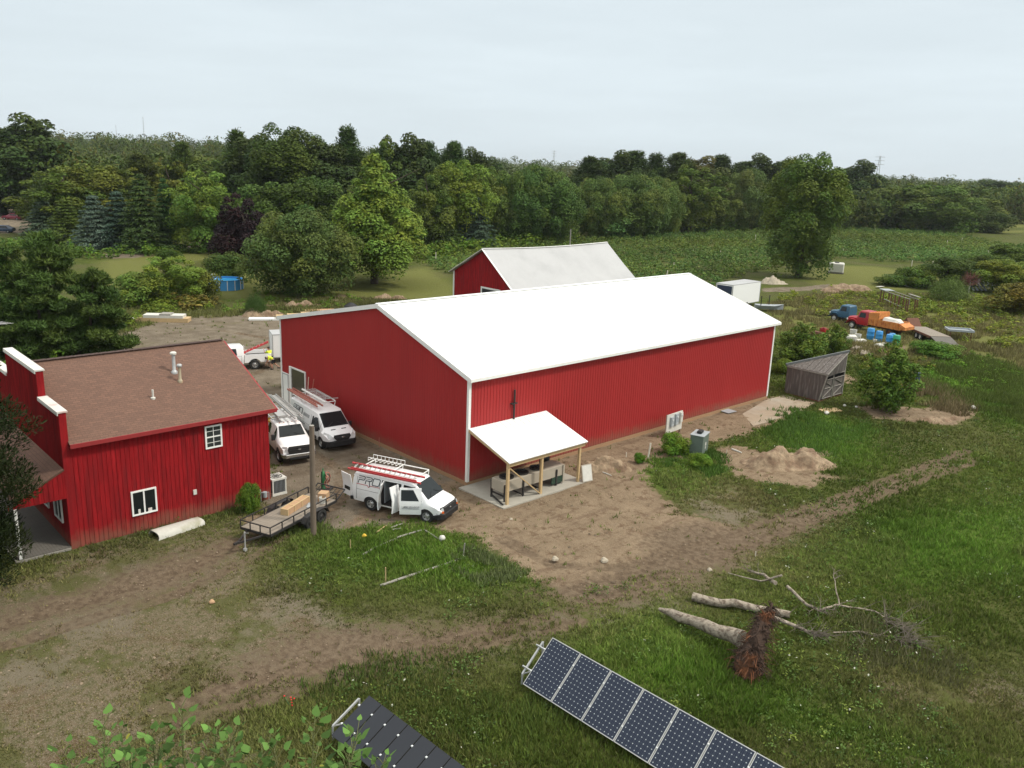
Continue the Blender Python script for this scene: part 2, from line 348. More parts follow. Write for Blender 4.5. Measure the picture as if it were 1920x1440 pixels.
# ------------------------------------------------------------ ground
def inseg(px, py, poly):
    """signed distance to polygon (positive inside)"""
    d2 = np.full(px.shape, 1e18); ins = np.zeros(px.shape, bool); n = len(poly)
    for i in range(n):
        x0, y0 = poly[i]; x1, y1 = poly[(i+1) % n]; dx, dy = x1-x0, y1-y0; L = dx*dx+dy*dy+1e-12
        t = np.clip(((px-x0)*dx+(py-y0)*dy)/L, 0, 1); d2 = np.minimum(d2, (px-x0-t*dx)**2+(py-y0-t*dy)**2)
        c = ((y0 > py) != (y1 > py)) & (px < (x1-x0)*(py-y0)/((y1-y0)+1e-12*(y1 == y0))+x0); ins ^= c
    d = np.sqrt(d2); return np.where(ins, d, -d)
ZONES = {   # outlines traced on the photo and laid on the level ground: (soft edge in metres, polygons)
 'dirt': (1.3, [
    [(640, 1000), (690, 972), (760, 975), (830, 992), (905, 1012), (960, 1060), (1000, 1090), (1060, 1110), (1150, 1092), (1250, 1060), (1340, 1062), (1400, 1020), (1372, 985), (1282, 962), (1215, 905), (1210, 880), (1290, 850), (1330, 830), (1400, 815), (1440, 800), (1500, 775), (1525, 752), (1440, 742), (1300, 770), (1000, 850), (860, 900), (700, 930)],
    [(1360, 880), (1330, 850), (1370, 832), (1450, 850), (1520, 880), (1570, 895), (1520, 915), (1440, 905), (1390, 900)],
    [(1600, 760), (1640, 785), (1700, 790), (1790, 800), (1830, 775), (1790, 760), (1720, 765), (1690, 762)],
    [(1480, 840), (1520, 835), (1560, 850), (1530, 860)],
    [(1500, 700), (1560, 690), (1610, 712), (1600, 720), (1540, 715)],
    [(1540, 540), (1600, 545), (1650, 550), (1600, 556), (1550, 556)],
    [(430, 590), (560, 575), (640, 570), (700, 560), (640, 552), (560, 560), (470, 575)],
    [(1590, 640), (1700, 648), (1690, 668), (1590, 665)],
    [(460, 965), (500, 960), (490, 990), (450, 985)],
 ]),
 'yard': (1.2, [
    [(490, 985), (560, 950), (620, 1000), (700, 985), (860, 975), (930, 930), (540, 700), (535, 600), (420, 588), (300, 602), (190, 635), (160, 700), (420, 730), (500, 760), (500, 900)],
    [(190, 480), (300, 468), (390, 462), (440, 455), (440, 462), (300, 476), (190, 486)],
    [(1430, 540), (1500, 538), (1560, 532), (1560, 540), (1500, 546), (1430, 548)],
    [(-60, 392), (70, 394), (66, 440), (-60, 446)],
    [(780, 570), (862, 558), (862, 580), (790, 580)],
 ]),
 'dry': (4.0, [
    [(-500, 1120), (40, 1072), (150, 1032), (330, 1005), (470, 975), (520, 1030), (520, 1085), (600, 1140), (740, 1165), (900, 1175), (1090, 1140), (1290, 1090), (1410, 1030), (1500, 975), (1420, 1060), (1280, 1120), (1100, 1170), (900, 1220), (700, 1262), (560, 1290), (440, 1310), (430, 1480), (-900, 1500)],
    [(1290, 940), (1400, 900), (1420, 930), (1420, 1000), (1340, 1000)],
    [(1640, 1260), (1920, 1290), (1920, 1340), (1700, 1310)],
 ]),
 'mud': (1.8, [
    [(1000, 1110), (1150, 1080), (1290, 1010), (1400, 985), (1560, 940), (1700, 890), (1800, 850), (1815, 860), (1700, 905), (1570, 965), (1420, 1030), (1330, 1080), (1200, 1125), (1080, 1140)],
    [(560, 1190), (800, 1175), (960, 1170), (900, 1195), (700, 1240), (520, 1290), (380, 1320), (400, 1280)],
    [(1230, 1000), (1330, 980), (1360, 1010), (1280, 1045), (1220, 1030)],
    [(200, 1090), (330, 1040), (420, 1050), (300, 1110), (100, 1160)],
    [(0, 1150), (150, 1110), (330, 1060), (420, 1010), (440, 1020), (340, 1080), (160, 1135), (0, 1180)],
 ]),
 'lush': (2.5, [
    [(520, 1010), (600, 1000), (660, 1000), (720, 985), (840, 1005), (900, 1040), (985, 1090), (850, 1100), (720, 1080), (600, 1090), (540, 1060)],
    [(1440, 812), (1540, 770), (1620, 800), (1640, 850), (1560, 870), (1480, 840)],
    [(1210, 905), (1290, 860), (1350, 880), (1370, 935), (1280, 940)],
    [(1380, 1090), (1650, 960), (1920, 950), (1920, 1080), (1700, 1090), (1500, 1060)],
    [(1050, 1215), (1230, 1130), (1380, 1240), (1700, 1400), (1300, 1330)],
    [(1640, 700), (1800, 670), (1920, 730), (1920, 800), (1740, 740)],
    [(640, 575), (760, 560), (800, 575), (700, 585)], [(380, 590), (520, 560), (560, 575), (440, 600)],
    [(1130, 890), (1250, 850), (1260, 900)],
 ]),
 'lawn': (4.0, [
    [(180, 560), (190, 490), (430, 462), (700, 520), (800, 500), (862, 540), (862, 590), (700, 560), (560, 560), (380, 560)],
    [(1560, 496), (1640, 500), (1780, 520), (1700, 545), (1540, 540), (1500, 520)],
    [(1440, 575), (1540, 555), (1600, 590), (1560, 640), (1480, 640)],
    [(1840, 400), (1920, 398), (1920, 440), (1860, 430)],
    [(1560, 590), (1700, 550), (1920, 590), (1930, 700), (1800, 650), (1700, 690), (1580, 650)],
 ]),
}
ZW = {k: (s, [[tuple(G(u, v)[:2]) for u, v in p] for p in ps]) for k, (s, ps) in ZONES.items()}
def zone(k, x, y):
    s, ps = ZW[k]; d = np.full(x.shape, -1e9)
    for p in ps: d = np.maximum(d, inseg(x, y, p))
    return np.clip(.5+d/(2*s), 0, 1)
RUTS = [[(1080, 1105), (1170, 1075), (1290, 1030), (1420, 985), (1560, 935), (1700, 885), (1812, 845)], [(1100, 1130), (1190, 1098), (1310, 1055), (1440, 1008), (1580, 958), (1718, 905), (1830, 866)],
        [(300, 1330), (400, 1300), (560, 1258), (760, 1212), (960, 1172), (1060, 1150)], [(330, 1356), (430, 1328), (590, 1285), (790, 1236), (985, 1192), (1090, 1165)], [(940, 1010), (1040, 1060), (1180, 1062), (1300, 1020)], [(-100, 1200), (120, 1140), (300, 1085), (430, 1030), (520, 975)], [(-60, 1228), (150, 1168), (335, 1110), (460, 1052), (545, 1000)],
        [(560, 985), (640, 940), (640, 880), (560, 830)], [(700, 960), (760, 900), (720, 850), (620, 790)], [(430, 720), (500, 690), (540, 640), (420, 620)]]
def rut(x, y):
    d2 = np.full(x.shape, 1e9)
    for pl_ in RUTS:
        q = [G(u, v) for u, v in pl_]
        for p0, p1 in zip(q, q[1:]):
            dx, dy = p1.x-p0.x, p1.y-p0.y; t = np.clip(((x-p0.x)*dx+(y-p0.y)*dy)/(dx*dx+dy*dy), 0, 1); d2 = np.minimum(d2, np.hypot(x-p0.x-t*dx, y-p0.y-t*dy))
    return np.clip(1.25-d2/.42, 0, 1)
def vnoise(x, y, f, seed=0):
    x = x*f+seed*17.3; y = y*f-seed*9.1; xi = np.floor(x); yi = np.floor(y); fx = x-xi; fy = y-yi; fx = fx*fx*(3-2*fx); fy = fy*fy*(3-2*fy)
    h = lambda a, b: (np.sin(a*127.1+b*311.7+seed*74.7)*43758.5453) % 1.0
    return (h(xi, yi)*(1-fx)+h(xi+1, yi)*fx)*(1-fy)+(h(xi, yi+1)*(1-fx)+h(xi+1, yi+1)*fx)*fy
camr = np.array([cos(CYAW), -sin(CYAW)]); camf = np.array([sin(CYAW), cos(CYAW)])
def terrain(x, y):
    dx = x-CP.x; dy = y-CP.y; dd = dx*camf[0]+dy*camf[1]; rr = dx*camr[0]+dy*camr[1]
    far = np.clip((dd-330)/300, 0, 1); far = far*far*(3-2*far); side = np.clip((.02-rr/np.maximum(dd, 1))/.35, 0, 1)
    h = far*(side**.7)*(9+6*vnoise(x, y, .006, 3)) + far*4*vnoise(x, y, .004, 5)
    near = np.clip(1-(np.hypot(dx, dy)-20)/110, 0, 1)
    return h + near*((vnoise(x, y, .9, 1)-.5)*.05+(vnoise(x, y, 2.7, 2)-.5)*.03)*np.where((x > -70), 1, 0)
def axis_coords(lo, hi, step, far):
    a = list(np.arange(lo, hi+step, step)); s = step; p = a[-1]
    while p < far: s *= 1.18; p += s; a.append(p)
    s = step; p = a[0]; pre = []
    while p > -far: s *= 1.18; p -= s; pre.append(p)
    return np.array(pre[::-1]+a)
gx = axis_coords(-75, 42, .38, 6500); gy = axis_coords(-26, 100, .38, 6500)
GX, GY = np.meshgrid(gx, gy); X = GX.ravel(); Y = GY.ravel()
Zt = terrain(X, Y)
c1 = np.stack([zone('dirt', X, Y), zone('yard', X, Y), zone('dry', X, Y)], 1); c2 = np.stack([zone('mud', X, Y), zone('lush', X, Y), zone('lawn', X, Y)], 1)
# churned soil and wheel ruts in the bare ground
bare = np.clip(c1[:, 0]*1.4-.3, 0, 1)
Zt = Zt + bare*((vnoise(X, Y, 1.6, 8)-.5)*.10+(vnoise(X, Y, .5, 9)-.5)*.08)*(np.hypot(X, Y) < 120)
ru = rut(X+.25*(vnoise(X, Y, .8, 90)-.5), Y+.25*(vnoise(X, Y, .8, 91)-.5)); Zt = Zt-.05*ru; c3 = np.stack([ru, ru*0, ru*0], 1)
nx, ny = len(gx), len(gy); I = np.arange(nx*ny).reshape(ny, nx)
FQ = np.stack([I[:-1, :-1], I[:-1, 1:], I[1:, 1:], I[1:, :-1]], -1).reshape(-1, 4)

def ground_mat():
    m = bpy.data.materials.new('ground'); m.use_nodes = True; N = m.node_tree.nodes; L = m.node_tree.links; b = N['Principled BSDF']; b.inputs['Roughness'].default_value = .95; b.inputs['Specular IOR Level'].default_value = .05
    t = N.new('ShaderNodeTexCoord')
    def noise(sc, det=8, rough=.6, stretch=None):
        z = N.new('ShaderNodeTexNoise'); z.inputs['Scale'].default_value = sc; z.inputs['Detail'].default_value = det; z.inputs['Roughness'].default_value = rough
        if stretch:
            mp = N.new('ShaderNodeMapping'); mp.inputs['Scale'].default_value = stretch[:3]; mp.inputs['Rotation'].default_value = (0, 0, stretch[3]); L.new(t.outputs['Object'], mp.inputs[0]); L.new(mp.outputs[0], z.inputs[0])
        else: L.new(t.outputs['Object'], z.inputs[0])
        return z.outputs[0]
    def mr(s, a, bb, lo=0, hi=1):
        r = N.new('ShaderNodeMapRange'); r.inputs[1].default_value = a; r.inputs[2].default_value = bb; r.inputs[3].default_value = lo; r.inputs[4].default_value = hi; L.new(s, r.inputs[0]); return r.outputs[0]
    def mt(op, a, bb):
        q = N.new('ShaderNodeMath'); q.operation = op
        for i, s in enumerate((a, bb)):
            if isinstance(s, (int, float)): q.inputs[i].default_value = s
            else: L.new(s, q.inputs[i])
        return q.outputs[0]
    def mix(f, a, bb):
        x = N.new('ShaderNodeMix'); x.data_type = 'RGBA'; L.new(f, x.inputs['Factor'])
        for k, s in (('A', a), ('B', bb)):
            if isinstance(s, tuple): x.inputs[k].default_value = (*s, 1)
            else: L.new(s, x.inputs[k])
        return x.outputs['Result']
    def attr(n):
        a = N.new('ShaderNodeAttribute'); a.attribute_name = n; s = N.new('ShaderNodeSeparateColor'); L.new(a.outputs['Color'], s.inputs[0]); return s.outputs
    A = attr('z1'); B = attr('z2'); C3 = attr('z3')
    nb, nm, nf, nff = noise(.12), noise(.7), noise(3.5), noise(16, 5, .7)
    edge = mt('ADD', mt('MULTIPLY', nm, .55), mt('MULTIPLY', nf, .65))           # ~0.6 mean
    def sel(a, w=.10, off=0.0): # zone value against noise gives ragged patches
        d = mt('SUBTRACT', mt('ADD', a, .10+off), edge); return mr(d, -w*.6, w*.6)
    g = mix(mr(nm, .38, .62), (.060, .078, .018), (.100, .122, .026))
    g = mix(mr(nb, .42, .62), g, (.105, .105, .042))
    g = mix(mr(nff, .45, .7, 0, .5), g, (.03, .042, .012))
    g = mix(mt('MULTIPLY', sel(B[2], .3), .85), g, mix(nf, (.185, .172, .060), (.130, .158, .040)))
    g = mix(mt('MULTIPLY', sel(B[1], .25), .9), g, mix(nf, (.070, .125, .018), (.112, .170, .030)))
    dry = mix(mr(nf, .44, .62), (.185, .145, .095), (.098, .094, .040)); dry = mix(mr(noise(.45, 8, .7), .54, .66, 0, .7), dry, (.130, .074, .045)); dry = mix(mr(nff, .5, .62, 0, .9), dry, (.27, .228, .165)); dry = mix(mr(noise(30, 4, .7), .55, .66, 0, .7), dry, (.05, .05, .03))
    dry = mix(mr(noise(.33, 8, .62), .50, .57, 0, .75), dry, mix(nf, (.075, .085, .026), (.105, .110, .034))); dry = mix(mr(noise(.19, 8, .65), .53, .60, 0, .8), dry, mix(nff, (.15, .125, .09), (.26, .22, .165)))
    g = mix(mt('MULTIPLY', sel(A[2], .22), .93), g, dry)
    yd = mix(mr(nm, .38, .62), (.225, .188, .140), (.150, .122, .090)); yd = mix(mr(nff, .52, .66, 0, .8), yd, (.30, .255, .195)); yd = mix(mr(noise(.5, 8, .7, (1, .22, 1, .55)), .52, .62, 0, .6), yd, (.12, .092, .064)); yd = mix(mr(noise(.25), .55, .65, 0, .4), yd, (.13, .12, .05))
    g = mix(sel(A[1], .14), g, yd)
    sd_ = mix(mr(nm, .35, .65), (.300, .228, .152), (.225, .168, .110)); sd_ = mix(mr(noise(1.6, 8, .75), .52, .60), sd_, (.165, .112, .072)); sd_ = mix(mr(noise(1.1, 8, .75, (1, .18, 1, 1.15)), .53, .60, 0, .6), sd_, (.15, .10, .068)); sd_ = mix(mr(noise(26, 4, .7), .54, .64, 0, .6), sd_, (.13, .09, .06)); sd_ = mix(mr(nff, .55, .72, 0, .6), sd_, (.40, .32, .235))
    g = mix(sel(A[0], .10), g, sd_)
    mudc = mix(mr(nf, .4, .6), (.130, .094, .064), (.200, .152, .105))
    g = mix(mt('MULTIPLY', sel(B[0], .25, .05), .95), g, mudc)
    rt_ = mix(mr(nf, .4, .6), (.12, .086, .058), (.19, .142, .096)); g = mix(mt('MULTIPLY', sel(C3[0], .22, .08), mr(nm, .35, .55, .25, .9)), g, rt_)
    L.new(g, b.inputs['Base Color'])
    bp = N.new('ShaderNodeBump'); bp.inputs['Strength'].default_value = .75; bp.inputs['Distance'].default_value = .16
    L.new(mt('ADD', nff, mt('MULTIPLY', nf, 1.2)), bp.inputs['Height']); L.new(bp.outputs[0], b.inputs['Normal'])
    MT['ground'] = m
ground_mat()
go = npmesh('ground', np.stack([X, Y, Zt], 1), FQ, 'ground', attr={'z1': c1, 'z2': c2, 'z3': c3}, smooth=True)
tag(go, None, None, kind='structure')

# ------------------------------------------------------------ foliage materials
def leafmat(key, c, rough=.6, trans=.18, bright=1.0):
    MT[key] = mat(key, c, rough=rough, var=.0, tint=True, attr='vc', spec=.10, trans=trans)
leafmat('leaf', (.100, .148, .032)); leafmat('leaf_dark', (.058, .092, .027)); leafmat('leaf_bright', (.150, .215, .042))
leafmat('leaf_blue', (.080, .112, .085)); leafmat('leaf_purple', (.020, .010, .012), trans=.05); leafmat('leaf_willow', (.105, .145, .040))
leafmat('blade', (1, 1, 1), trans=.15); leafmat('twig', (.10, .075, .055), trans=0)

def quads(c, nrm, size, rng, asp=.6, roll=None):
    """leaf quads: centres c (n,3), normals nrm, size (n,)"""
    n = len(c); nrm = nrm/np.maximum(np.linalg.norm(nrm, axis=1, keepdims=True), 1e-6)
    t = rng.normal(size=(n, 3)) if roll is None else roll; t -= nrm*(t*nrm).sum(1, keepdims=True); t /= np.maximum(np.linalg.norm(t, axis=1, keepdims=True), 1e-6)
    s = np.cross(nrm, t); h = size[:, None]
    P = np.stack([c-t*h, c+s*h*asp-t*h*.1, c+t*h, c-s*h*asp-t*h*.1], 1)
    return P.reshape(-1, 3), np.arange(n*4).reshape(n, 4)
def crown_broad(rng, n, h, r, z0, nb=46, leaf=.3, shape='round', spread=.30, up=.35):
    cs = []
    while len(cs) < nb:
        p = rng.uniform(-1, 1, 3); q = np.linalg.norm(p)
        if q > 1 or q < (.35 if len(cs) > nb*.25 else 0): continue
        if len(cs) < nb*.2: p[:2] *= .35
        zz = (p[2]+1)/2
        k = {'round': 1, 'cone': max(.12, 1.12-zz*1.0)/np.sqrt(max(1-p[2]**2, .12))*.92, 'poplar': 1.0, 'egg': 1.12-.35*zz}[shape]
        k = min(k, 1.35); cs.append((p[0]*r*k, p[1]*r*k, z0+zz*(h-z0)))
    cs = np.array(cs); br = rng.uniform(.65, 1.25, nb)*spread*r
    if shape in ('cone', 'egg'): br *= np.clip(1.25-.8*(cs[:, 2]-z0)/(h-z0), .4, 1.2)
    w = br**2/(br**2).sum(); idx = rng.choice(nb, n, p=w)
    d = rng.normal(size=(n, 3)); d /= np.linalg.norm(d, axis=1, keepdims=True); d[:, 2] = np.where(rng.random(n) < .65, np.abs(d[:, 2]), d[:, 2])
    rad_ = br[idx]*rng.uniform(.72, 1.12, n)**.7; sq = np.array([1, 1, 1.12 if shape != 'poplar' else 1.6])
    c = cs[idx]+d*rad_[:, None]*sq
    nr = d+rng.normal(size=(n, 3))*.55+np.array([0, 0, up])
    bv = rng.uniform(.82, 1.18, nb)[idx]; lv = rng.uniform(.75, 1.25, n); hue = rng.uniform(-.08, .12, nb)[idx]+rng.uniform(-.05, .05, n)
    col = np.stack([bv*lv*(1+hue*1.6), bv*lv, bv*lv*(1-hue)], 1)
    V, Fc = quads(c, nr, leaf*rng.uniform(.6, 1.25, n), rng)
    return V, Fc, np.repeat(col, 4, 0)
def crown_conifer(rng, n, h, r, z0, leaf=.3, droop=.25, layers=16, kind='spruce'):
    zz = rng.random(n)**(1.25 if kind == 'spruce' else 1.0)
    if kind == 'spruce':
        lay = np.floor(zz*layers)/layers+rng.uniform(0, .25, n)/layers; R = r*(1-lay)**.85+.15
    else: lay = np.floor(zz*layers)/layers+rng.uniform(0, .45, n)/layers; R = r*np.clip(np.sin(np.clip(lay*.80+.19, 0, 1)*pi), .10, 1)**.75
    nbr = 9; li = np.floor(zz*layers); a = (rng.integers(0, nbr, n)+(li*.37) % 1)*2*pi/nbr+rng.normal(size=n)*(.16 if kind == 'spruce' else .22)
    lenv = .75+.45*(np.sin(li*7.1+np.round(a*nbr/(2*pi))*3.3)*.5+.5)
    t = rng.random(n)**.55; rr = R*t*lenv
    z = z0+lay*(h-z0)-rr*droop*(1 if kind == 'spruce' else -.35)+rng.normal(size=n)*.02*h/layers*8*(1 if kind == 'pine' else .5)
    c = np.stack([rr*np.cos(a), rr*np.sin(a), z], 1)+rng.normal(size=(n, 3))*leaf*.35
    out = np.stack([np.cos(a), np.sin(a), np.full(n, -droop)], 1)+rng.normal(size=(n, 3))*.35
    nr = rng.normal(size=(n, 3))*.5+np.array([0, 0, 1.0])+np.stack([np.cos(a), np.sin(a), a*0], 1)*.5
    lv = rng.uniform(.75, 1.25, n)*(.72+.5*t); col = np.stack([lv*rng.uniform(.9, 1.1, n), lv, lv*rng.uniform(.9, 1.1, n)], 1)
    V, Fc = quads(c, nr, leaf*rng.uniform(.6, 1.3, n), rng, asp=.26 if kind == 'pine' else .34, roll=out)
    return V, Fc, np.repeat(col, 4, 0)
def crown_pine(rng, n, h, r, z0, leaf=.3, pads=70, flat=.42, taper=.9):
    zz = rng.random(pads)**.85; z = z0+zz*(h-z0)*.97; R = r*np.clip(1.02-zz**1.6*taper, .10, 1)*np.clip(.55+zz*1.6, .5, 1); a = rng.random(pads)*2*pi; q = rng.uniform(.25, 1.0, pads); c0 = np.stack([R*q*np.cos(a), R*q*np.sin(a), z], 1)
    c0[0] = (0, 0, h*.985); c0[1] = (.1, 0, h*.94); br = r*rng.uniform(.18, .34, pads)*np.clip(1.15-.55*zz, .5, 1.1); br[0] = r*.09; br[1] = r*.14
    w = br**2/(br**2).sum(); idx = rng.choice(pads, n, p=w); d = rng.normal(size=(n, 3)); d /= np.linalg.norm(d, axis=1, keepdims=True); rr = br[idx]*rng.uniform(.3, 1.1, n)**.6
    c = c0[idx]+d*rr[:, None]*np.array([1, 1, flat]); c[:, 2] += np.abs(rng.normal(size=n))*leaf*.5
    roll = d+np.array([0, 0, .8]); nr = rng.normal(size=(n, 3)); bv = rng.uniform(.78, 1.2, pads)[idx]*rng.uniform(.75, 1.25, n); hu = rng.uniform(-.06, .10, pads)[idx]
    V, Fc = quads(c, nr, leaf*rng.uniform(.6, 1.3, n), rng, asp=.24, roll=roll); return V, Fc, np.repeat(np.stack([bv*(1+hu*1.5), bv, bv*(1-hu)], 1), 4, 0)
def crown_willow(rng, n, h, r, leaf=.25):
    k = 420; a = rng.random(k)*2*pi; q = rng.random(k)**.5; top = np.stack([r*q*np.cos(a)*.95, r*q*np.sin(a)*.95, h*(1-.42*q**3)+rng.normal(size=k)*.45], 1)
    i = rng.integers(0, k, n); t = rng.random(n)**.8; L = (.3+.75*rng.random(k))[i]*h*.72
    c = top[i].copy(); c[:, 2] -= t*L; rr = np.hypot(c[:, 0], c[:, 1])[:, None]; c[:, :2] *= 1+.12*t[:, None]; c[:, 2] = np.maximum(c[:, 2], .15); c += rng.normal(size=(n, 3))*.28
    roll = np.tile([0, 0, -1.0], (n, 1))+rng.normal(size=(n, 3))*.3; nr = np.stack([np.cos(a[i]), np.sin(a[i]), np.full(n, .3)], 1)+rng.normal(size=(n, 3))*.5
    lv = rng.uniform(.75, 1.2, n)*rng.uniform(.85, 1.15, k)[i]; col = np.stack([lv*1.03, lv, lv*.95], 1)
    V, Fc = quads(c, nr, leaf*rng.uniform(.7, 1.4, n), rng, asp=.22, roll=roll); return V, Fc, np.repeat(col, 4, 0)
def trunk_mb(rng, h, r0, z0, R, nb=6, lean=.04):
    b = MB(); pts = [(lean*h*t*t*rng.normal(), lean*h*t*t*rng.normal(), h*t*.9-.1) for t in (0, .25, .5, .75, 1)]
    b.tube(pts, [r0*1.25, r0, r0*.75, r0*.5, r0*.15], 8)
    for i in range(nb):
        z = z0+(h*.8-z0)*(i+.5)/nb; a = i*2.4+rng.uniform(0, 1); L = R*rng.uniform(.45, .75)
        b.tube([(0, 0, z), (L*.5*cos(a), L*.5*sin(a), z+L*.25), (L*cos(a), L*sin(a), z+L*.55)], [r0*.4, r0*.25, r0*.06], 5)
    return b
PROTO = {}
def proto(key, name, mk, leafm, h, r, z0, tr, nb=6):
    """unit tree of height h and crown radius r at the origin"""
    rng = np.random.default_rng(abs(hash(key)) % 1000 if False else sum(map(ord, key)))
    root = bpy.data.objects.new(name, None); COL.objects.link(root)
    V, Fc, col = mk(rng); npmesh('crown', V, Fc, leafm, attr=col, parent=root)
    trunk_mb(rng, h, tr, z0, r, nb).build('trunk', 'bark', root, smooth=60)
    PROTO[key] = [root, h, r, False]
def P_(kd, **k):
    if kd == 'b': return lambda rng: crown_broad(rng, **k)
    if kd == 'p': return lambda rng: crown_pine(rng, **k)
    if kd == 'c': return lambda rng: crown_conifer(rng, **k)
    return lambda rng: crown_willow(rng, **k)
proto('broadA', 'broadleaf_tree', P_('b', n=22000, h=12, r=5, z0=.8, leaf=.19, nb=75, spread=.26), 'leaf', 12, 5, 1.6, .28)
proto('broadB', 'broadleaf_tree', P_('b', n=20000, h=14, r=4.6, z0=1.0, leaf=.20, nb=60, spread=.27, shape='egg'), 'leaf', 14, 4.6, 1.2, .28)
proto('broadC', 'broadleaf_tree', P_('b', n=22000, h=13, r=4.2, z0=.6, leaf=.20, nb=80, spread=.27), 'leaf_dark', 13, 4.2, 1.5, .28)
proto('maple', 'maple_tree', P_('b', n=26000, h=12, r=6, z0=1.2, leaf=.19, nb=80, spread=.22, shape='egg'), 'leaf_bright', 12, 6, 1.4, .3)
proto('cone', 'maple_tree', P_('b', n=60000, h=15, r=6.2, z0=1.4, leaf=.16, nb=330, spread=.16, shape='cone', up=.6), 'leaf_bright', 15, 6.4, 1.6, .3)
proto('poplar', 'poplar_tree', P_('b', n=42000, h=20, r=5.6, z0=.4, leaf=.2, nb=110, spread=.24, shape='poplar'), 'leaf', 20, 5.6, .6, .35)
proto('purple', 'plum_tree', P_('b', n=18000, h=11, r=5, z0=.8, leaf=.2, nb=50, spread=.27, shape='egg'), 'leaf_purple', 11, 5, .8, .25)
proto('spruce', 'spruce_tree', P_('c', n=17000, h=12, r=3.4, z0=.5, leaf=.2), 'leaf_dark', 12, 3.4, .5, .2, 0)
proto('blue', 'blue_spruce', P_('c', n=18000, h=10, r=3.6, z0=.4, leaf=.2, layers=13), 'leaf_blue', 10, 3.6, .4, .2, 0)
proto('pine', 'pine_tree', P_('p', n=26000, h=18, r=5.0, z0=1.5, leaf=.28, pads=150, flat=.8), 'leaf_dark', 18, 4.6, 3.5, .28, 0)
proto('pineB', 'pine_tree', P_('p', n=24000, h=18, r=4.4, z0=1.0, leaf=.27, pads=190, flat=1.3, taper=1.0), 'leaf_dark', 18, 3.9, 1.5, .26, 0)
proto('willow', 'willow_tree', P_('b', n=60000, h=9, r=6.2, z0=.2, leaf=.15, nb=120, spread=.22), 'leaf_willow', 9, 6.2, 1, .3)
proto('shrub', 'shrub', P_('b', n=9000, h=3.2, r=2.2, z0=.05, leaf=.115, nb=44, spread=.34), 'leaf', 3.2, 2.2, .1, .06, 4)
proto('wispy', 'shrub', P_('w', n=7000, h=4, r=3, leaf=.17), 'leaf_willow', 4, 3, 1, .08, 4)
proto('sapling', 'sapling', P_('b', n=8500, h=4.2, r=1.7, z0=.1, leaf=.10, nb=120, spread=.22, shape='egg'), 'leaf', 4.2, 1.7, .15, .05, 10)
def big_pine(rng):
    parts = []; o = 0; Vs, Fs, Cs = [], [], []
    for dx, dy, s in ((0, 0, 1), (-3.0, -2.4, .86), (2.6, 2.4, .72), (-5.6, -6.4, .8), (1.2, -1.8, .7)):
        V, Fc, c = crown_pine(rng, 30000, 11*s, 4.6*s, .3, leaf=.22, pads=90, flat=.42, taper=.8)
        Vs.append(V+np.array([dx, dy, 0])); Fs.append(Fc+o); Cs.append(c*rng.uniform(.9, 1.15)); o += len(V)
    return np.concatenate(Vs), np.concatenate(Fs), np.concatenate(Cs)

def tree(key, u, vb, vt, wpx, label, cat='tree', color=(1, 1, 1), group=None, rz=None, zsc=1.0):
    root, h, r, used = PROTO[key]; p = G(u, vb); H = HT(u, vb, vt); Wd = wpx*dist(p)/CF/2
    p.z = float(terrain(np.array([p.x]), np.array([p.y]))[0])-.02
    sc = (Wd/r, Wd/r, max(H-p.z, .5)/h); c4 = (*color, 1)
    rz = RNG.uniform(0, 6.28) if rz is None else rz
    if used: o = copy_tree(root, p, rz, label, sc, c4)
    else:
        o = root; o.location = p; o.rotation_euler = (0, 0, rz); o.scale = sc; PROTO[key][3] = True
        for c in o.children: c.color = c4
        o['label'] = label
    o['category'] = cat
    if group: o['group'] = group
    elif 'group' in o.keys(): del o['group']
    return o
# single trees and shrubs that stand out in the photo
tree('broadC', 55, 404, 224, 150, 'tall dark oak rising highest above the wood at the far left', color=(.95, 1.0, .8))
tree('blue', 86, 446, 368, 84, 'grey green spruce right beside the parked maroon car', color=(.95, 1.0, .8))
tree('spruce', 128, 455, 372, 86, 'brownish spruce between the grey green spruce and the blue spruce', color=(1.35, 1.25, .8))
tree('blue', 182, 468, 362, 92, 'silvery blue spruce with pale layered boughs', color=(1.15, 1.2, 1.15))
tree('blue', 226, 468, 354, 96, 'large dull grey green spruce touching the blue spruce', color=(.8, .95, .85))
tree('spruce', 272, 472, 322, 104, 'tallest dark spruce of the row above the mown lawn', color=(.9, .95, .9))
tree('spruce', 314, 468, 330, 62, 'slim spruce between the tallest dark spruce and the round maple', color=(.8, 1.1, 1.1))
tree('maple', 384, 470, 318, 156, 'round yellow green maple beyond the lawn', color=(.85, .95, .8))
tree('purple', 462, 500, 366, 124, 'dark purple leaved plum tree above the pool', cat='purple tree')
tree('shrub', 432, 527, 480, 74, 'low dark green bush beneath the purple tree', cat='bush', color=(.7, .75, .7))
tree('maple', 322, 562, 480, 140, 'bright yellow green bush left of the blue pool', cat='bush', color=(.95, 1.0, .75))
tree('shrub', 268, 570, 520, 90, 'pale green shrub against the left side of the bright bush', cat='bush', color=(1.2, 1.2, .9))
tree('shrub', 380, 560, 512, 66, 'low grey green shrub between the bright bush and the pool', cat='bush', color=(1.3, 1.15, .9))
tree('shrub', 262, 474, 458, 34, 'tiny round shrub on the lawn edge under the spruces', cat='bush', color=(.6, .7, .5))
tree('shrub', 318, 486, 470, 40, 'flat dark shrub at the bend of the path across the lawn', cat='bush', color=(.6, .7, .5))
tree('willow', 562, 552, 412, 205, 'wide drooping willow between the pool and the tall bright maple', color=(.85, .9, .8))
tree('cone', 702, 532, 291, 250, 'tall bright green cone shaped maple behind the red gable', color=(1.05, 1.10, .9), rz=1.0)
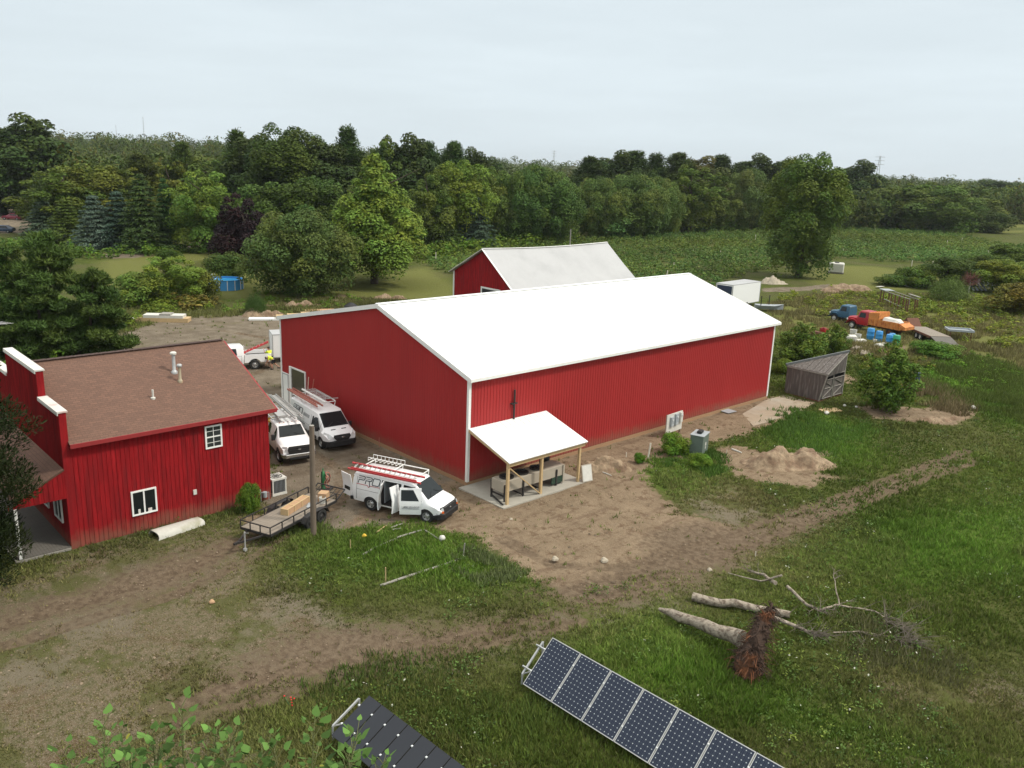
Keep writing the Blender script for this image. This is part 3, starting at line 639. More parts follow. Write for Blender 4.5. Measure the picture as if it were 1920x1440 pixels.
tree('poplar', 1496, 520, 290, 142, 'large leafy poplar standing alone at the near edge of the berry field', color=(.95, 1.0, .85), rz=.5)
tree('wispy', 480, 590, 556, 36, 'small dark bush growing out of the dirt heap', cat='bush', color=(.5, .7, .6))
tree('shrub', 1850, 436, 402, 66, 'dark round bush at the end of the berry field near the far clearing', cat='bush', color=(.55, .6, .55))
tree('shrub', 1862, 404, 386, 90, 'pale bush in the far clearing at the right', cat='bush', color=(1.4, 1.3, .9))
tree('broadA', 1772, 540, 484, 92, 'large dark round bush behind the grey conical shrub', cat='bush', color=(.65, .72, .65))
tree('shrub', 1722, 538, 505, 66, 'mid green bush left of the large dark round bush', cat='bush', color=(1, 1.05, .8))
tree('wispy', 1776, 566, 526, 64, 'grey green conical shrub in the scrub', cat='bush', color=(.95, 1.05, .95))
tree('broadA', 1878, 548, 490, 90, 'yellow tipped bush above the leaning grey pallets', cat='bush', color=(1.5, 1.3, .8))
tree('shrub', 1908, 590, 540, 96, 'brownish thicket at the right edge of the picture', cat='bush', color=(1.3, .8, .6))
tree('broadA', 1845, 528, 480, 96, 'dark tangled bush behind the dead reddish shrub', cat='bush', color=(.75, .8, .6))
tree('broadA', 1905, 520, 460, 110, 'leafy bush at the right edge above the thicket', cat='bush', color=(.85, .95, .7))
tree('shrub', 1676, 535, 516, 60, 'small low bush beside the leaning white sign boards', cat='bush', color=(.9, 1, .8))
tree('sapling', 1502, 684, 603, 88, 'leafy sapling behind the shed, nearest the red barn', cat='sapling', color=(1.05, 1.15, .8))
tree('sapling', 1563, 664, 606, 54, 'slim sapling behind the shed, next to the white blue drums', cat='sapling', color=(1.1, 1.15, .8))
o = tree('sapling', 1660, 772, 640, 100, 'large dark leafy sapling standing in front of the grey shed', cat='sapling', color=(.95, 1.1, .75))
tree('shrub', 1468, 700, 676, 40, 'weedy bush in the gap between barn and shed', cat='bush', color=(1.2, 1.2, .7))
tree('shrub', 1760, 668, 645, 74, 'dark tussock shrub below the long flatbed', cat='bush', color=(.9, 1.2, .7))
tree('shrub', 467, 962, 914, 38, 'dark green shrub against the red shop wall', cat='bush', color=(.9, 1.15, .7))
tree('shrub', 1266, 852, 818, 52, 'leafy vine bush in front of the white meter board', cat='bush', color=(1.25, 1.5, .8))
tree('shrub', 1312, 874, 854, 42, 'low leafy bush at the foot of the green utility cabinet', cat='bush', color=(1.2, 1.5, .8))
tree('shrub', 1200, 868, 852, 22, 'little green weed clump beside the leaning white pipe', cat='bush', color=(.9, 1.3, .6))
for i, (u, vb, vt, w, c) in enumerate([(1580, 520, 508, 0, 0)]): pass
# big pines around the shop
root = bpy.data.objects.new('pine_tree', None); COL.objects.link(root); rg = np.random.default_rng(3)
V, Fc, cc = big_pine(rg); npmesh('crown', V, Fc, 'leaf_dark', attr=cc, parent=root)
b = MB()
for dx, dy, s in ((0, 0, 1), (-3.0, -2.4, .86), (2.6, 2.4, .72), (-5.6, -6.4, .8), (1.2, -1.8, .7)): b.tube([(dx*.4, dy*.4, -.1), (dx*.8, dy*.8, 2), (dx, dy, 9.5*s)], [.22, .18, .04], 7)
b.build('trunk', 'bark', root, smooth=60)
p = G(110, 668); root.location = (p.x, p.y, 0); root.scale = (.98, .98, .96); root.rotation_euler = (0, 0, .1)
for c in root.children: c.color = (1.15, 1.22, .95, 1)
tag(root, 'broad shaggy multi stemmed pine behind the brown shop roof', 'tree')
root = bpy.data.objects.new('pine_tree', None); COL.objects.link(root)
V, Fc, cc = crown_pine(rg, 95000, 12.4, 3.8, .2, leaf=.11, pads=300, flat=.6, taper=.75); npmesh('crown', V, Fc, 'leaf_dark', attr=cc, parent=root)
MB().tube([(0, 0, -.1), (.1, 0, 5), (0, .1, 9.8)], [.24, .16, .03], 8).build('trunk', 'bark', root, smooth=60)
root.location = (-4.7, -23.5, 0)
for c in root.children: c.color = (.30, .30, .28, 1)
tag(root, 'nearly black pine in front of the shop porch at the left edge', 'tree')

# the wood behind: rows of trees one can tell apart, numbered from the left within their row
ORD = 'first second third fourth fifth sixth seventh eighth ninth tenth eleventh twelfth thirteenth fourteenth'.split()
def row(items, phrase, group, cat='tree'):
    for i, (k, u, vb, vt, w, c) in enumerate(items):
        tree(k, u, vb, vt, w*1.28, phrase.format(ORD[i]), color=c, group=group, cat=cat)
dk = (.8, .82, .75); md = (1, 1, .9); br = (1.15, .98, .75); yl = (1.1, 1.1, .8); pl = (1.25, 1.2, .95)
row([('broadC', 8, 402, 318, 100, dk), ('broadB', 118, 442, 318, 120, (.9, .9, .65)), ('pine', 150, 430, 330, 110, dk), ('broadC', 20, 425, 270, 130, dk), ('broadA', 105, 425, 300, 110, dk), ('broadC', 205, 440, 372, 90, (1.4, 1.5, .7))][:1] +
    [('broadB', 96, 432, 335, 66, dk), ('broadB', 118, 442, 316, 120, (.9, .9, .65)), ('broadA', 170, 438, 315, 110, br), ('broadB', 222, 436, 308, 110, (1.1, .95, .7)), ('pine', 270, 432, 288, 90, br), ('broadB', 318, 432, 300, 100, (1.15, .95, .7)), ('pineB', 350, 430, 268, 76, pl), ('broadB', 408, 436, 290, 100, md)],
    '{} tree from the left in the brownish row behind the spruces', 'brownish row of trees behind the spruces')
row([('pineB', 452, 440, 246, 90, yl), ('broadC', 500, 446, 262, 120, dk), ('poplar', 548, 455, 238, 118, (.62, .68, .62)), ('broadC', 602, 455, 272, 120, dk), ('pineB', 655, 452, 240, 92, (.85, .95, .8)), ('broadB', 714, 455, 252, 92, md), ('broadC', 760, 455, 262, 100, dk), ('pine', 800, 448, 266, 84, (.9, 1.05, 1)), ('pine', 848, 446, 266, 88, (.9, 1.05, 1)), ('broadC', 892, 445, 286, 70, dk)],
    '{} tree from the left in the tall wood behind the bright maple', 'tall wood behind the bright maple')
row([('broadA', 520, 480, 350, 120, (.7, .8, .7)), ('broadA', 592, 482, 340, 110, (.6, .7, .65)), ('broadB', 800, 468, 318, 80, md), ('spruce', 832, 470, 380, 60, md), ('broadA', 862, 462, 310, 100, (1.25, 1.25, .8)), ('blue', 892, 466, 366, 74, (.8, .9, .75)), ('broadA', 915, 456, 322, 70, md)],
    '{} tree from the left of the lower trees that flank the bright maple', 'lower trees flanking the bright maple')
row([('willow', 965, 456, 335, 90, (.75, .95, .75)), ('willow', 1015, 454, 328, 118, (.8, .98, .75)), ('willow', 1120, 446, 346, 84, (1.0, 1.08, .85)), ('shrub', 1150, 446, 395, 80, (.8, 1.0, 1.1)), ('willow', 1186, 444, 340, 100, (.95, 1.05, .85)), ('willow', 1236, 440, 345, 70, (1.0, 1.08, .85)), ('broadB', 1292, 436, 308, 86, (1.15, 1.15, .9)), ('broadB', 1335, 434, 322, 72, md), ('willow', 1385, 432, 330, 78, md), ('broadB', 1420, 430, 340, 60, md), ('broadA', 1075, 452, 408, 60, (.8, 1, .9))][:10],
    '{} tree from the left in the pale green front row along the berry field', 'pale green trees along the back of the berry field')
row([('pine', 1100, 432, 294, 96, dk), ('broadC', 1142, 430, 290, 88, dk), ('pine', 1180, 430, 283, 112, (.9, .95, .85)), ('pineB', 1222, 430, 290, 84, dk), ('pine', 1262, 430, 287, 106, (1, .95, .8)), ('broadC', 1306, 430, 300, 92, (1.3, .9, .75)), ('pineB', 1340, 428, 292, 92, dk), ('pine', 1386, 428, 303, 110, dk), ('broadC', 1426, 428, 296, 84, dk), ('pine', 1466, 426, 300, 100, dk)],
    '{} tree from the left in the dark row behind the berry field', 'dark row of trees behind the berry field')
row([('broadC', 1594, 420, 306, 78, (.85, .9, .75)), ('broadC', 1560, 424, 352, 90, dk), ('broadA', 1642, 426, 372, 86, md), ('broadA', 1690, 432, 352, 92, md), ('broadB', 1722, 434, 340, 84, (1.05, 1.1, .8)), ('broadA', 1765, 436, 352, 96, (.9, .95, .8)), ('broadB', 1808, 428, 348, 80, md), ('broadC', 1862, 398, 340, 84, (.9, 1.05, .95)), ('broadC', 1908, 396, 345, 80, (.9, 1.05, 1.0))],
    '{} tree from the left in the grove right of the lone poplar', 'grove right of the lone poplar')
for k in ('broadA',): pass

# far woods: one mass of crowns fading away, and undergrowth that closes the wood edge
def mass(name, items, leafm, label, cat, nq, leaf, seed):
    rg = np.random.default_rng(seed); Vs, Fs, Cs = [], [], []; o = 0
    n = len(items); base = []
    for k in range(6):
        V, Fc, c = crown_broad(rg, nq, 1.0, .5, .02, nb=14, leaf=leaf, spread=.36); base.append((V, Fc, c))
    for (x, y, z, w, h, tint) in items:
        V, Fc, c = base[rg.integers(0, 6)]; a = rg.uniform(0, 6.28); ca, sa = cos(a), sin(a)
        Vv = np.stack([(V[:, 0]*ca-V[:, 1]*sa)*w+x, (V[:, 0]*sa+V[:, 1]*ca)*w+y, V[:, 2]*h+z], 1)
        Vs.append(Vv); Fs.append(Fc+o); Cs.append(c*np.array(tint)); o += len(V)
    ob = npmesh(name, np.concatenate(Vs), np.concatenate(Fs), leafm, attr=np.concatenate(Cs))
    return tag(ob, label, cat, kind='stuff')
items = []; rg = np.random.default_rng(11)
def edge_dist(u): return float(np.interp(u, [-200, 75, 110, 440, 460, 900, 930, 1040, 1100, 1440, 1560, 1800, 1835, 2100], [290, 290, 225, 225, 205, 225, 235, 240, 262, 285, 300, 345, 420, 450]))
for i in range(3600):
    u = rg.uniform(-250, 2170); d = edge_dist(u)+ (1700)*rg.random()**2.2
    az = CYAW+math.atan((u-960)/CF); x = CP.x+sin(az)*d; y = CP.y+cos(az)*d
    z = float(terrain(np.array([x]), np.array([y]))[0]); h = rg.uniform(9, 16)*(1.0 if u < 1560 else .95); t = rg.uniform(.75, 1.25)
    if u > 1040 and u < 1600 and d < 420: h *= .8
    hue = rg.random(); t *= .62; tint = (t*(1.0+.5*(hue > .86)), t*(1.0+.1*(hue > .86)), t*.95)
    if u > 1750 and 450 < d < 900 and rg.random() < .5: tint = (2.1*t, 1.9*t, .8*t)
    w = h*rg.uniform(.65, .95)*(1+.3*(d > 700)); items.append((x, y, z-.3, w, h*(1+.12*(d > 900)), tint))
mass('far_woods', items, 'leaf', 'mass of far green woods rolling to the horizon', 'woods', 200, .055, 5)
# berry field: rows of waist-high bushes
FP = [tuple(G(u, v)[:2]) for u, v in [(800, 502), (790, 470), (1000, 455), (1120, 448), (1430, 434), (1600, 424), (1800, 442), (1960, 478), (1960, 520), (1760, 496), (1560, 486), (1440, 508), (1330, 545), (1200, 560), (862, 524)]]
fx = np.array([p[0] for p in FP]); fy = np.array([p[1] for p in FP]); items = []
ra = rad(52); rd = np.array([cos(ra), sin(ra)]); rn = np.array([-rd[1], rd[0]]); C0 = np.array([fx.mean(), fy.mean()])
for i in range(-70, 71):
    for j in range(-110, 111):
        p = C0+rd*(j*1.35)+rn*(i*4.3)+rg.normal(size=2)*.18
        if inseg(np.array([p[0]]), np.array([p[1]]), FP)[0] < .5 or rg.random() < .06: continue
        t = rg.uniform(.75, 1.2)*(.85+.45*vnoise(np.array(p[0]), np.array(p[1]), .03, 4)); y_ = vnoise(np.array(p[0]), np.array(p[1]), .045, 6)
        items.append((p[0], p[1], -.05, rg.uniform(1.7, 2.3), rg.uniform(1.1, 1.7), (t*(.75+.50*y_), t*1.12, t*(1.3-.4*y_))))
mass('berry_bushes', items, 'leaf', 'rows of waist high berry bushes filling the field behind the barns', 'berry field', 64, .12, 6)
# weeds and scrub
items = []
def scrub(poly, n, h, tint, w=1.6):
    ps = [tuple(G(u, v)[:2]) for u, v in poly]; xs = [p[0] for p in ps]; ys = [p[1] for p in ps]; k = 0; tries = 0
    while k < n and tries < n*30:
        tries += 1; x = rg.uniform(min(xs), max(xs)); y = rg.uniform(min(ys), max(ys))
        if inseg(np.array([x]), np.array([y]), ps)[0] < 0: continue
        t = rg.uniform(.7, 1.3); hh = h*rg.uniform(.5, 1.3); items.append((x, y, -.05, hh*w*rg.uniform(.8, 1.3), hh, (tint[0]*t, tint[1]*t, tint[2]*t))); k += 1
scrub([(1440, 560), (1560, 545), (1700, 560), (1800, 590), (1920, 610), (1920, 680), (1820, 650), (1700, 610), (1560, 600)], 170, .8, (1.7, 1.4, .8))
scrub([(1600, 555), (1760, 560), (1920, 560), (1920, 600), (1760, 590)], 260, .8, (1.5, 1.35, .8))
scrub([(1590, 690), (1700, 670), (1840, 660), (1920, 700), (1860, 740), (1700, 720)], 120, .45, (1.1, 1.4, .6))
scrub([(1600, 670), (1680, 650), (1760, 690), (1720, 760), (1760, 800), (1690, 745), (1620, 720)], 70, .5, (1.4, 1.0, .8))
scrub([(1460, 640), (1480, 580), (1560, 560), (1600, 610), (1500, 640)], 30, .4, (1.2, 1.2, .7))
scrub([(400, 575), (480, 545), (640, 550), (700, 565), (560, 590), (420, 592)], 90, .5, (1.1, 1.3, .7))
scrub([(200, 580), (300, 560), (380, 560), (400, 582), (300, 598), (190, 625)], 90, .8, (1.3, 1.25, .7))
scrub([(340, 570), (400, 560), (410, 575), (350, 588)], 26, 1.1, (1.5, .9, .9))
scrub([(790, 490), (1000, 462), (1100, 455), (1000, 450), (790, 480)], 110, 2.2, (1.1, 1.2, .7), 1.2)
scrub([(440, 500), (700, 475), (930, 462), (1080, 452), (1080, 440), (700, 455), (440, 470)], 150, 3.2, (.8, .95, .7), 1.2)
scrub([(0, 470), (180, 488), (340, 478), (440, 478), (440, 468), (180, 478), (0, 455)], 90, 1.6, (.8, 1, .6), 1.2)
scrub([(1100, 447), (1440, 433), (1600, 423), (1800, 441), (1830, 436), (1600, 415), (1440, 425), (1100, 440)], 190, 3.4, (.8, .95, .75), 1.2)
scrub([(1780, 545), (1920, 540), (1960, 500), (1800, 500)], 60, 2.4, (.9, 1, .7), 1.2)
scrub([(0, 640), (120, 690), (60, 720), (-200, 700), (-200, 560), (150, 570)], 80, 1.6, (.8, 1, .6), 1.2)
scrub([(1660, 1210), (1760, 1190), (1860, 1260), (1800, 1330), (1690, 1290)], 0, .3, (1.3, 1.3, .8))
mass('scrub', items, 'leaf', 'tangled weeds and scrub round the fields and wood edges', 'scrub', 70, .12, 9)

# grass: single blades in tufts, taller where it is lush
def grass():
    rg = np.random.default_rng(21); n0 = 500000
    r = 13+82*rg.random(n0)**1.35; az = CYAW+rg.uniform(-.80, .98, n0); x = CP.x+np.sin(az)*r; y = CP.y+np.cos(az)*r
    ok = r > 0
    def inside(x, y):
        a = (x > -21.2) & (x < .15) & (y > -.15) & (y < 31.3); bb = (x > -16.4) & (x < -4.7) & (y > -21.2) & (y < -9.2); c = (x > 0) & (x < 3.8) & (y > -.7) & (y < 5.9)
        return a | bb | c
    ok &= ~inside(x, y); x, y = x[ok], y[ok]
    dz, yz, dr, mz, lz = (zone(k, x, y) for k in ('dirt', 'yard', 'dry', 'mud', 'lush'))
    nn = vnoise(x, y, .7, 31)*.5+vnoise(x, y, 2.6, 33)*.5
    ru_ = rut(x, y); keep = rg.random(len(x)) < (1-.8*ru_)* np.clip(1-1.0*np.clip((np.maximum(dz, yz)+.12-nn)*4, 0, 1)-.72*np.clip((dr+.02-nn)*3, 0, 1)-.9*mz, .012, 1)*np.clip(.35+nn*1.2, 0, 1)
    x, y, dr, lz, nn = x[keep], y[keep], dr[keep], lz[keep], nn[keep]; n = len(x); B = 4
    dd = np.hypot(x-CP.x, y-CP.y); H = (.07+.10*rg.random(n)+.15*lz*rg.random(n)+.14*(vnoise(x, y, .35, 12) > .62)*rg.random(n))*(1-.55*dr)
    X_ = np.repeat(x, B)+rg.normal(size=n*B)*.06; Y_ = np.repeat(y, B)+rg.normal(size=n*B)*.06; Hh = np.repeat(H, B)*rg.uniform(.6, 1.3, n*B); a = rg.random(n*B)*6.28
    wd = np.repeat(.010+.0004*dd, B)*rg.uniform(.8, 1.6, n*B); ln = Hh*rg.uniform(.2, .9, n*B); la = rg.random(n*B)*6.28
    zb = terrain(X_, Y_)-.02
    P = np.stack([np.stack([X_-np.cos(a)*wd, Y_-np.sin(a)*wd, zb], 1), np.stack([X_+np.cos(a)*wd, Y_+np.sin(a)*wd, zb], 1), np.stack([X_+np.cos(la)*ln, Y_+np.sin(la)*ln, zb+Hh], 1)], 1).reshape(-1, 3)
    t = rg.random(n); q = np.clip(lz*.9+.15*rg.normal(size=n)+.15, 0, 1)[:, None]; s = np.clip(dr*.8+.25*(t > .8)+.2*(vnoise(x, y, .12, 40) > .6), 0, 1)[:, None]
    c = np.array([.098, .128, .026])*(1-q)+np.array([.105, .195, .026])*q; c = c*(1-s)+np.array([.19, .152, .075])*s; c = c*(.72+.6*vnoise(x, y, .22, 61)[:, None])*(.85+.3*vnoise(x, y, 1.3, 62)[:, None]); c *= rg.uniform(.7, 1.35, (n, 1))
    ob = npmesh('grass', P, np.arange(n*B*3).reshape(-1, 3), 'blade', attr=np.repeat(c, B*3, 0), nper=3)
    tag(ob, 'rough green grass over the open ground', 'grass', kind='stuff')
    # broad-leaved weeds and clover-like clumps with pale flower heads
    m = 7500; r = 14+58*rg.random(m)**1.2; az = CYAW+rg.uniform(-.7, .7, m); x = CP.x+np.sin(az)*r; y = CP.y+np.cos(az)*r
    dz, yz, dr = (zone(k, x, y) for k in ('dirt', 'yard', 'dry')); k = (~inside(x, y)) & (np.maximum(np.maximum(dz, yz), dr) < .45) & (vnoise(x, y, .25, 50)+.4*vnoise(x, y, 1.1, 51) > .68); x, y = x[k], y[k]; m = len(x)
    Q = 16; hh = np.repeat(rg.uniform(.12, .42, m), Q); X_ = np.repeat(x, Q)+rg.normal(size=m*Q)*.13; Y_ = np.repeat(y, Q)+rg.normal(size=m*Q)*.13
    c = np.stack([X_, Y_, terrain(X_, Y_)+hh*rg.random(m*Q)], 1); nr = rg.normal(size=(m*Q, 3))*.6+[0, 0, 1]
    V, Fc = quads(c, nr, rg.uniform(.03, .065, m*Q), rg); cl = np.repeat(np.array([.075, .125, .030])*rg.uniform(.6, 1.5, (m, 1))*np.where(rg.random((m, 1)) < .25, [[1.6, 1.25, 1.0]], [[1, 1, 1]]), Q, 0)*rg.uniform(.8, 1.2, (m*Q, 1))
    fl = rg.random(m*Q) < .02; cl[fl] = (.5, .5, .42)
    ob = npmesh('weeds', V, Fc, 'blade', attr=np.repeat(cl, 4, 0)); tag(ob, 'leafy weeds and pale flower heads in the grass', 'weeds', kind='stuff')
grass()
def tall_grass():
    rg = np.random.default_rng(77); P, C = [], []
    for poly, n, h, tint in (([(1440, 570), (1560, 548), (1760, 552), (1920, 590), (1930, 700), (1840, 660), (1720, 690), (1600, 660), (1560, 610), (1470, 640)], 42000, .50, (.20, .18, .075)), ([(1600, 690), (1720, 690), (1850, 665), (1925, 700), (1925, 800), (1780, 745), (1690, 720)], 26000, .40, (.115, .155, .035)),
                             ([(1640, 690), (1700, 700), (1800, 745), (1850, 790), (1770, 775), (1690, 740)], 5000, .45, (.18, .145, .075)), ([(190, 640), (210, 590), (330, 560), (400, 565), (430, 585), (560, 560), (700, 560), (860, 575), (700, 585), (480, 590), (300, 600)], 22000, .5, (.14, .145, .05)),
                             ([(1430, 770), (1560, 768), (1640, 800), (1600, 850), (1500, 850), (1440, 812)], 9000, .32, (.085, .16, .03)), ([(1230, 850), (1290, 838), (1350, 850), (1350, 890), (1260, 890)], 5000, .35, (.085, .16, .03)), ([(1560, 1150), (1740, 1130), (1840, 1260), (1760, 1330), (1600, 1230)], 2200, .3, (.15, .15, .07)),
                             ([(420, 985), (450, 930), (560, 960), (640, 1000), (520, 1010)], 2500, .25, (.11, .15, .04)), ([(560, 1290), (640, 1240), (900, 1230), (1000, 1240), (1100, 1360), (1000, 1440), (900, 1440)], 7000, .28, (.10, .145, .035)), ([(840, 1040), (900, 1030), (980, 1085), (880, 1090)], 1800, .3, (.14, .17, .07))):
        ps = [tuple(G(u, v)[:2]) for u, v in poly]; xs = [p[0] for p in ps]; ys = [p[1] for p in ps]; x = rg.uniform(min(xs), max(xs), n*3); y = rg.uniform(min(ys), max(ys), n*3)
        k = (inseg(x, y, ps)+1.5*(rg.random(len(x))-.5) > 0) & (vnoise(x, y, .45, 71)+.5*vnoise(x, y, 1.7, 72) > .62) & ~((x > 0) & (x < 3.6) & (y > 33.7) & (y < 37.6)); x, y = x[k][:n], y[k][:n]; m = len(x)
        H = h*rg.uniform(.4, 1.25, m)*(.5+.9*vnoise(x, y, .3, 73)); a = rg.random(m)*6.28; la = rg.random(m)*6.28; ln = H*rg.uniform(.1, .6, m); wd = .012+.00045*np.hypot(x-CP.x, y-CP.y); zb = terrain(x, y)-.03
        P.append(np.stack([np.stack([x-np.cos(a)*wd, y-np.sin(a)*wd, zb], 1), np.stack([x+np.cos(a)*wd, y+np.sin(a)*wd, zb], 1), np.stack([x+np.cos(la)*ln, y+np.sin(la)*ln, zb+H], 1)], 1).reshape(-1, 3))
        C.append(np.repeat(np.array(tint)*rg.uniform(.6, 1.35, (m, 1))*(.7+.6*vnoise(x, y, .2, 74)[:, None]), 3, 0))
    P = np.concatenate(P); ob = npmesh('tall_grass', P, np.arange(len(P)).reshape(-1, 3), 'blade', attr=np.concatenate(C), nper=3); tag(ob, 'tall unmown grass in tawny and green drifts', 'grass', kind='stuff')
    n = 26000; r = 16+62*rg.random(n)**1.2; az = CYAW+rg.uniform(-.7, .7, n); x = CP.x+np.sin(az)*r; y = CP.y+np.cos(az)*r; k = (np.maximum(np.maximum(zone('dirt', x, y), zone('mud', x, y)), np.maximum(zone('yard', x, y)*.8, zone('dry', x, y)*.75)) > .6) & ~((x > -21.2) & (x < .1) & (y > -.1)) & ~((x > -16.4) & (x < -4.7) & (y < -9.2)) & ~((x > 0) & (x < 3.8) & (y > -.7) & (y < 5.9)); x, y = x[k], y[k]; m = len(x)
    s = rg.uniform(.012, .045, m)*(1+1.0*(rg.random(m) > .97)); o8 = np.array([[1, 0, 0], [0, 1, 0], [-1, 0, 0], [0, -1, 0], [0, 0, .8], [0, 0, -.5]]); V = (np.stack([x, y, terrain(x, y)+.0], 1)[:, None, :]+o8[None]*s[:, None, None]*rg.uniform(.6, 1.4, (m, 6, 1))).reshape(-1, 3)
    f8 = np.array([[0, 1, 4], [1, 2, 4], [2, 3, 4], [3, 0, 4]]); Fq_ = (np.arange(m)[:, None, None]*6+f8[None]).reshape(-1, 3); c = np.array([.22, .17, .12])*rg.uniform(.45, 1.35, (m, 1))
    ob = npmesh('clods', V, Fq_, 'blade', attr=np.repeat(c, 6, 0), nper=3); tag(ob, 'small clods and pebbles scattered over the bare ground', 'clods', kind='stuff')
tall_grass()

# ------------------------------------------------------------ buildings
def ribbed(b, p0, p1, z0, ztop, out, pitch=.229, dep=.02, prof=((0, 0), (.155, 0), (.172, 1), (.212, 1), (.229, 0)), breaks=()):
    """vertical ribbed sheet from p0 to p1; ztop(s) gives the height along it"""
    p0 = Vector(p0); p1 = Vector(p1); L = (p1-p0).length; d = (p1-p0)/L; out = Vector(out)
    ss = {round(x, 4) for x in breaks}; pr = []
    k = 0
    while k*pitch < L:
        for s, o in prof[:-1]:
            q = k*pitch+s*pitch/.229
            if q < L: pr.append((q, o*dep))
        k += 1
    pr.append((L, 0)); pr += [(x, 0) for x in breaks]; pr.sort()
    n = len(b.v); vs = []
    for s, o in pr:
        q = p0+d*s+out*o; vs += [(q.x, q.y, z0), (q.x, q.y, ztop(s))]
    b.add(vs, [(2*i, 2*i+2, 2*i+3, 2*i+1) for i in range(len(pr)-1)])
def roof_slope(b, e0, e1, r0, r1, th=.06, rib=.6, rh=.018, uvs=1.0):
    """roof slab from eave e0-e1 up to ridge r0-r1, with standing ribs"""
    e0, e1, r0, r1 = map(Vector, (e0, e1, r0, r1)); n = (e1-e0).cross(r0-e0).normalized(); n = -n if n.z < 0 else n
    L = (e1-e0).length; Sl = (r0-e0).length; vs = [e0, e1, r1, r0]; lo = [v-n*th for v in vs]
    b.add([tuple(v) for v in vs+lo], [(0, 1, 2, 3), (7, 6, 5, 4), (0, 4, 5, 1), (1, 5, 6, 2), (2, 6, 7, 3), (3, 7, 4, 0)],
          [[(0, 0), (L*uvs, 0), (L*uvs, Sl*uvs), (0, Sl*uvs)]]+[[(0, 0)]*4]*5)
    if rib:
        k = int(L/rib); d = (e1-e0)/L
        for i in range(1, k+1):
            a = e0+d*(i*rib-.02)+n*.001; c = r0+d*(i*rib-.02)+n*.001; w = d*.04; u = n*rh
            b.add([tuple(v) for v in (a, a+w, c+w, c, a+u, a+w+u, c+w+u, c+u)], [(4, 5, 6, 7), (0, 1, 5, 4), (1, 2, 6, 5), (2, 3, 7, 6), (3, 0, 4, 7)])
BW, BL, BH, BR, BX = 21.08, 31.17, 6.2, 8.87, 8.64
barn = thing('metal_barn', 'long red metal barn with bright white metal roof and white corner trim', 'barn')
def gz(s): # height along the gable from x=0 to x=-BW
    return BH-.02+(BR-BH)*(s/BX if s < BX else (BW-s)/(BW-BX))
b = MB()
ribbed(b, (0, 0, 0), (-BW, 0, 0), .22, gz, (0, -1, 0), breaks=(BX,)); ribbed(b, (0, 0, 0), (0, BL, 0), .22, lambda s: BH-.02, (1, 0, 0))
ribbed(b, (0, BL, 0), (-BW, BL, 0), .22, gz, (0, 1, 0), breaks=(BX,)); ribbed(b, (-BW, 0, 0), (-BW, BL, 0), .22, lambda s: BH-.02, (-1, 0, 0))
b.build('wall', 'red_metal', barn, fix=False)
b = MB(); ov = .28; sl = (BR-BH)/BX; sl2 = (BR-BH)/(BW-BX)
roof_slope(b, (ov, -.12, BH-ov*sl+.08), (ov, BL+ov, BH-ov*sl+.08), (-BX, -.12, BR+.08), (-BX, BL+ov, BR+.08))
roof_slope(b, (-BW-.2, BL+ov, BH-.2*sl2+.08), (-BW-.2, -.12, BH-.2*sl2+.08), (-BX, BL+ov, BR+.08), (-BX, -.12, BR+.08))
b.build('roof', 'white_metal', barn)
b = MB(); b.bar((-BX, -.13, BR+.10), (-BX, BL+ov+.01, BR+.10), .34, .05); b.build('ridge_cap', 'white_metal', barn)
for (x, y) in ((0, 0), (-BW, 0), (0, BL), (-BW, BL)):
    b = MB(); sx = 1 if x == 0 else -1; sy = -1 if y == 0 else 1
    b.box((min(x-.13*sx, x+.035*sx), min(y, y+.035*sy), .2), (max(x-.13*sx, x+.035*sx), max(y, y+.035*sy), BH-.03)); b.box((min(x, x+.036*sx), min(y-.13*sy, y+.034*sy), .2), (max(x, x+.036*sx), max(y-.13*sy, y+.034*sy), BH-.032)); b.build('corner_trim', 'white_paint', barn)
# rake boards on both gables and the long eave fascia
for y0, y1 in ((-.15, -.035), (BL+ov-.03, BL+ov+.03)):
    b = MB()
    for (xa, za, xb, zb) in ((ov, BH-ov*sl, -BX, BR), (-BX, BR, -BW-.2, BH-.2*sl2)):
        b.add([(xa, y0, za-.16), (xa, y1, za-.16), (xa, y1, za+.11), (xa, y0, za+.11), (xb, y0, zb-.16), (xb, y1, zb-.16), (xb, y1, zb+.11), (xb, y0, zb+.11)],
              [(0, 1, 2, 3), (7, 6, 5, 4), (0, 4, 5, 1), (1, 5, 6, 2), (2, 6, 7, 3), (3, 7, 4, 0)])
    b.build('rake_trim', 'white_paint', barn)
b = MB(); b.box((ov-.02, -.16, BH-ov*sl-.1), (ov+.06, BL+ov+.04, BH-ov*sl+.075)); b.build('eave_trim', 'white_paint', barn); b = MB(); b.box((-BW-.26, -.14, BH-.2), (-BW-.18, BL+ov, BH+.05)); b.build('eave_trim', 'white_paint', barn)
b = MB(); b.box((-BW+.03, -.03, -.3), (-.03, .03, .22)); b.box((-.03, .0, -.3), (.035, BL, .2)); b.box((-BW, BL-.03, -.3), (0, BL+.03, .22)); b.box((-BW-.03, 0, -.3), (-BW+.03, BL, .22)); b.build('skirt_board', 'cedar', barn)
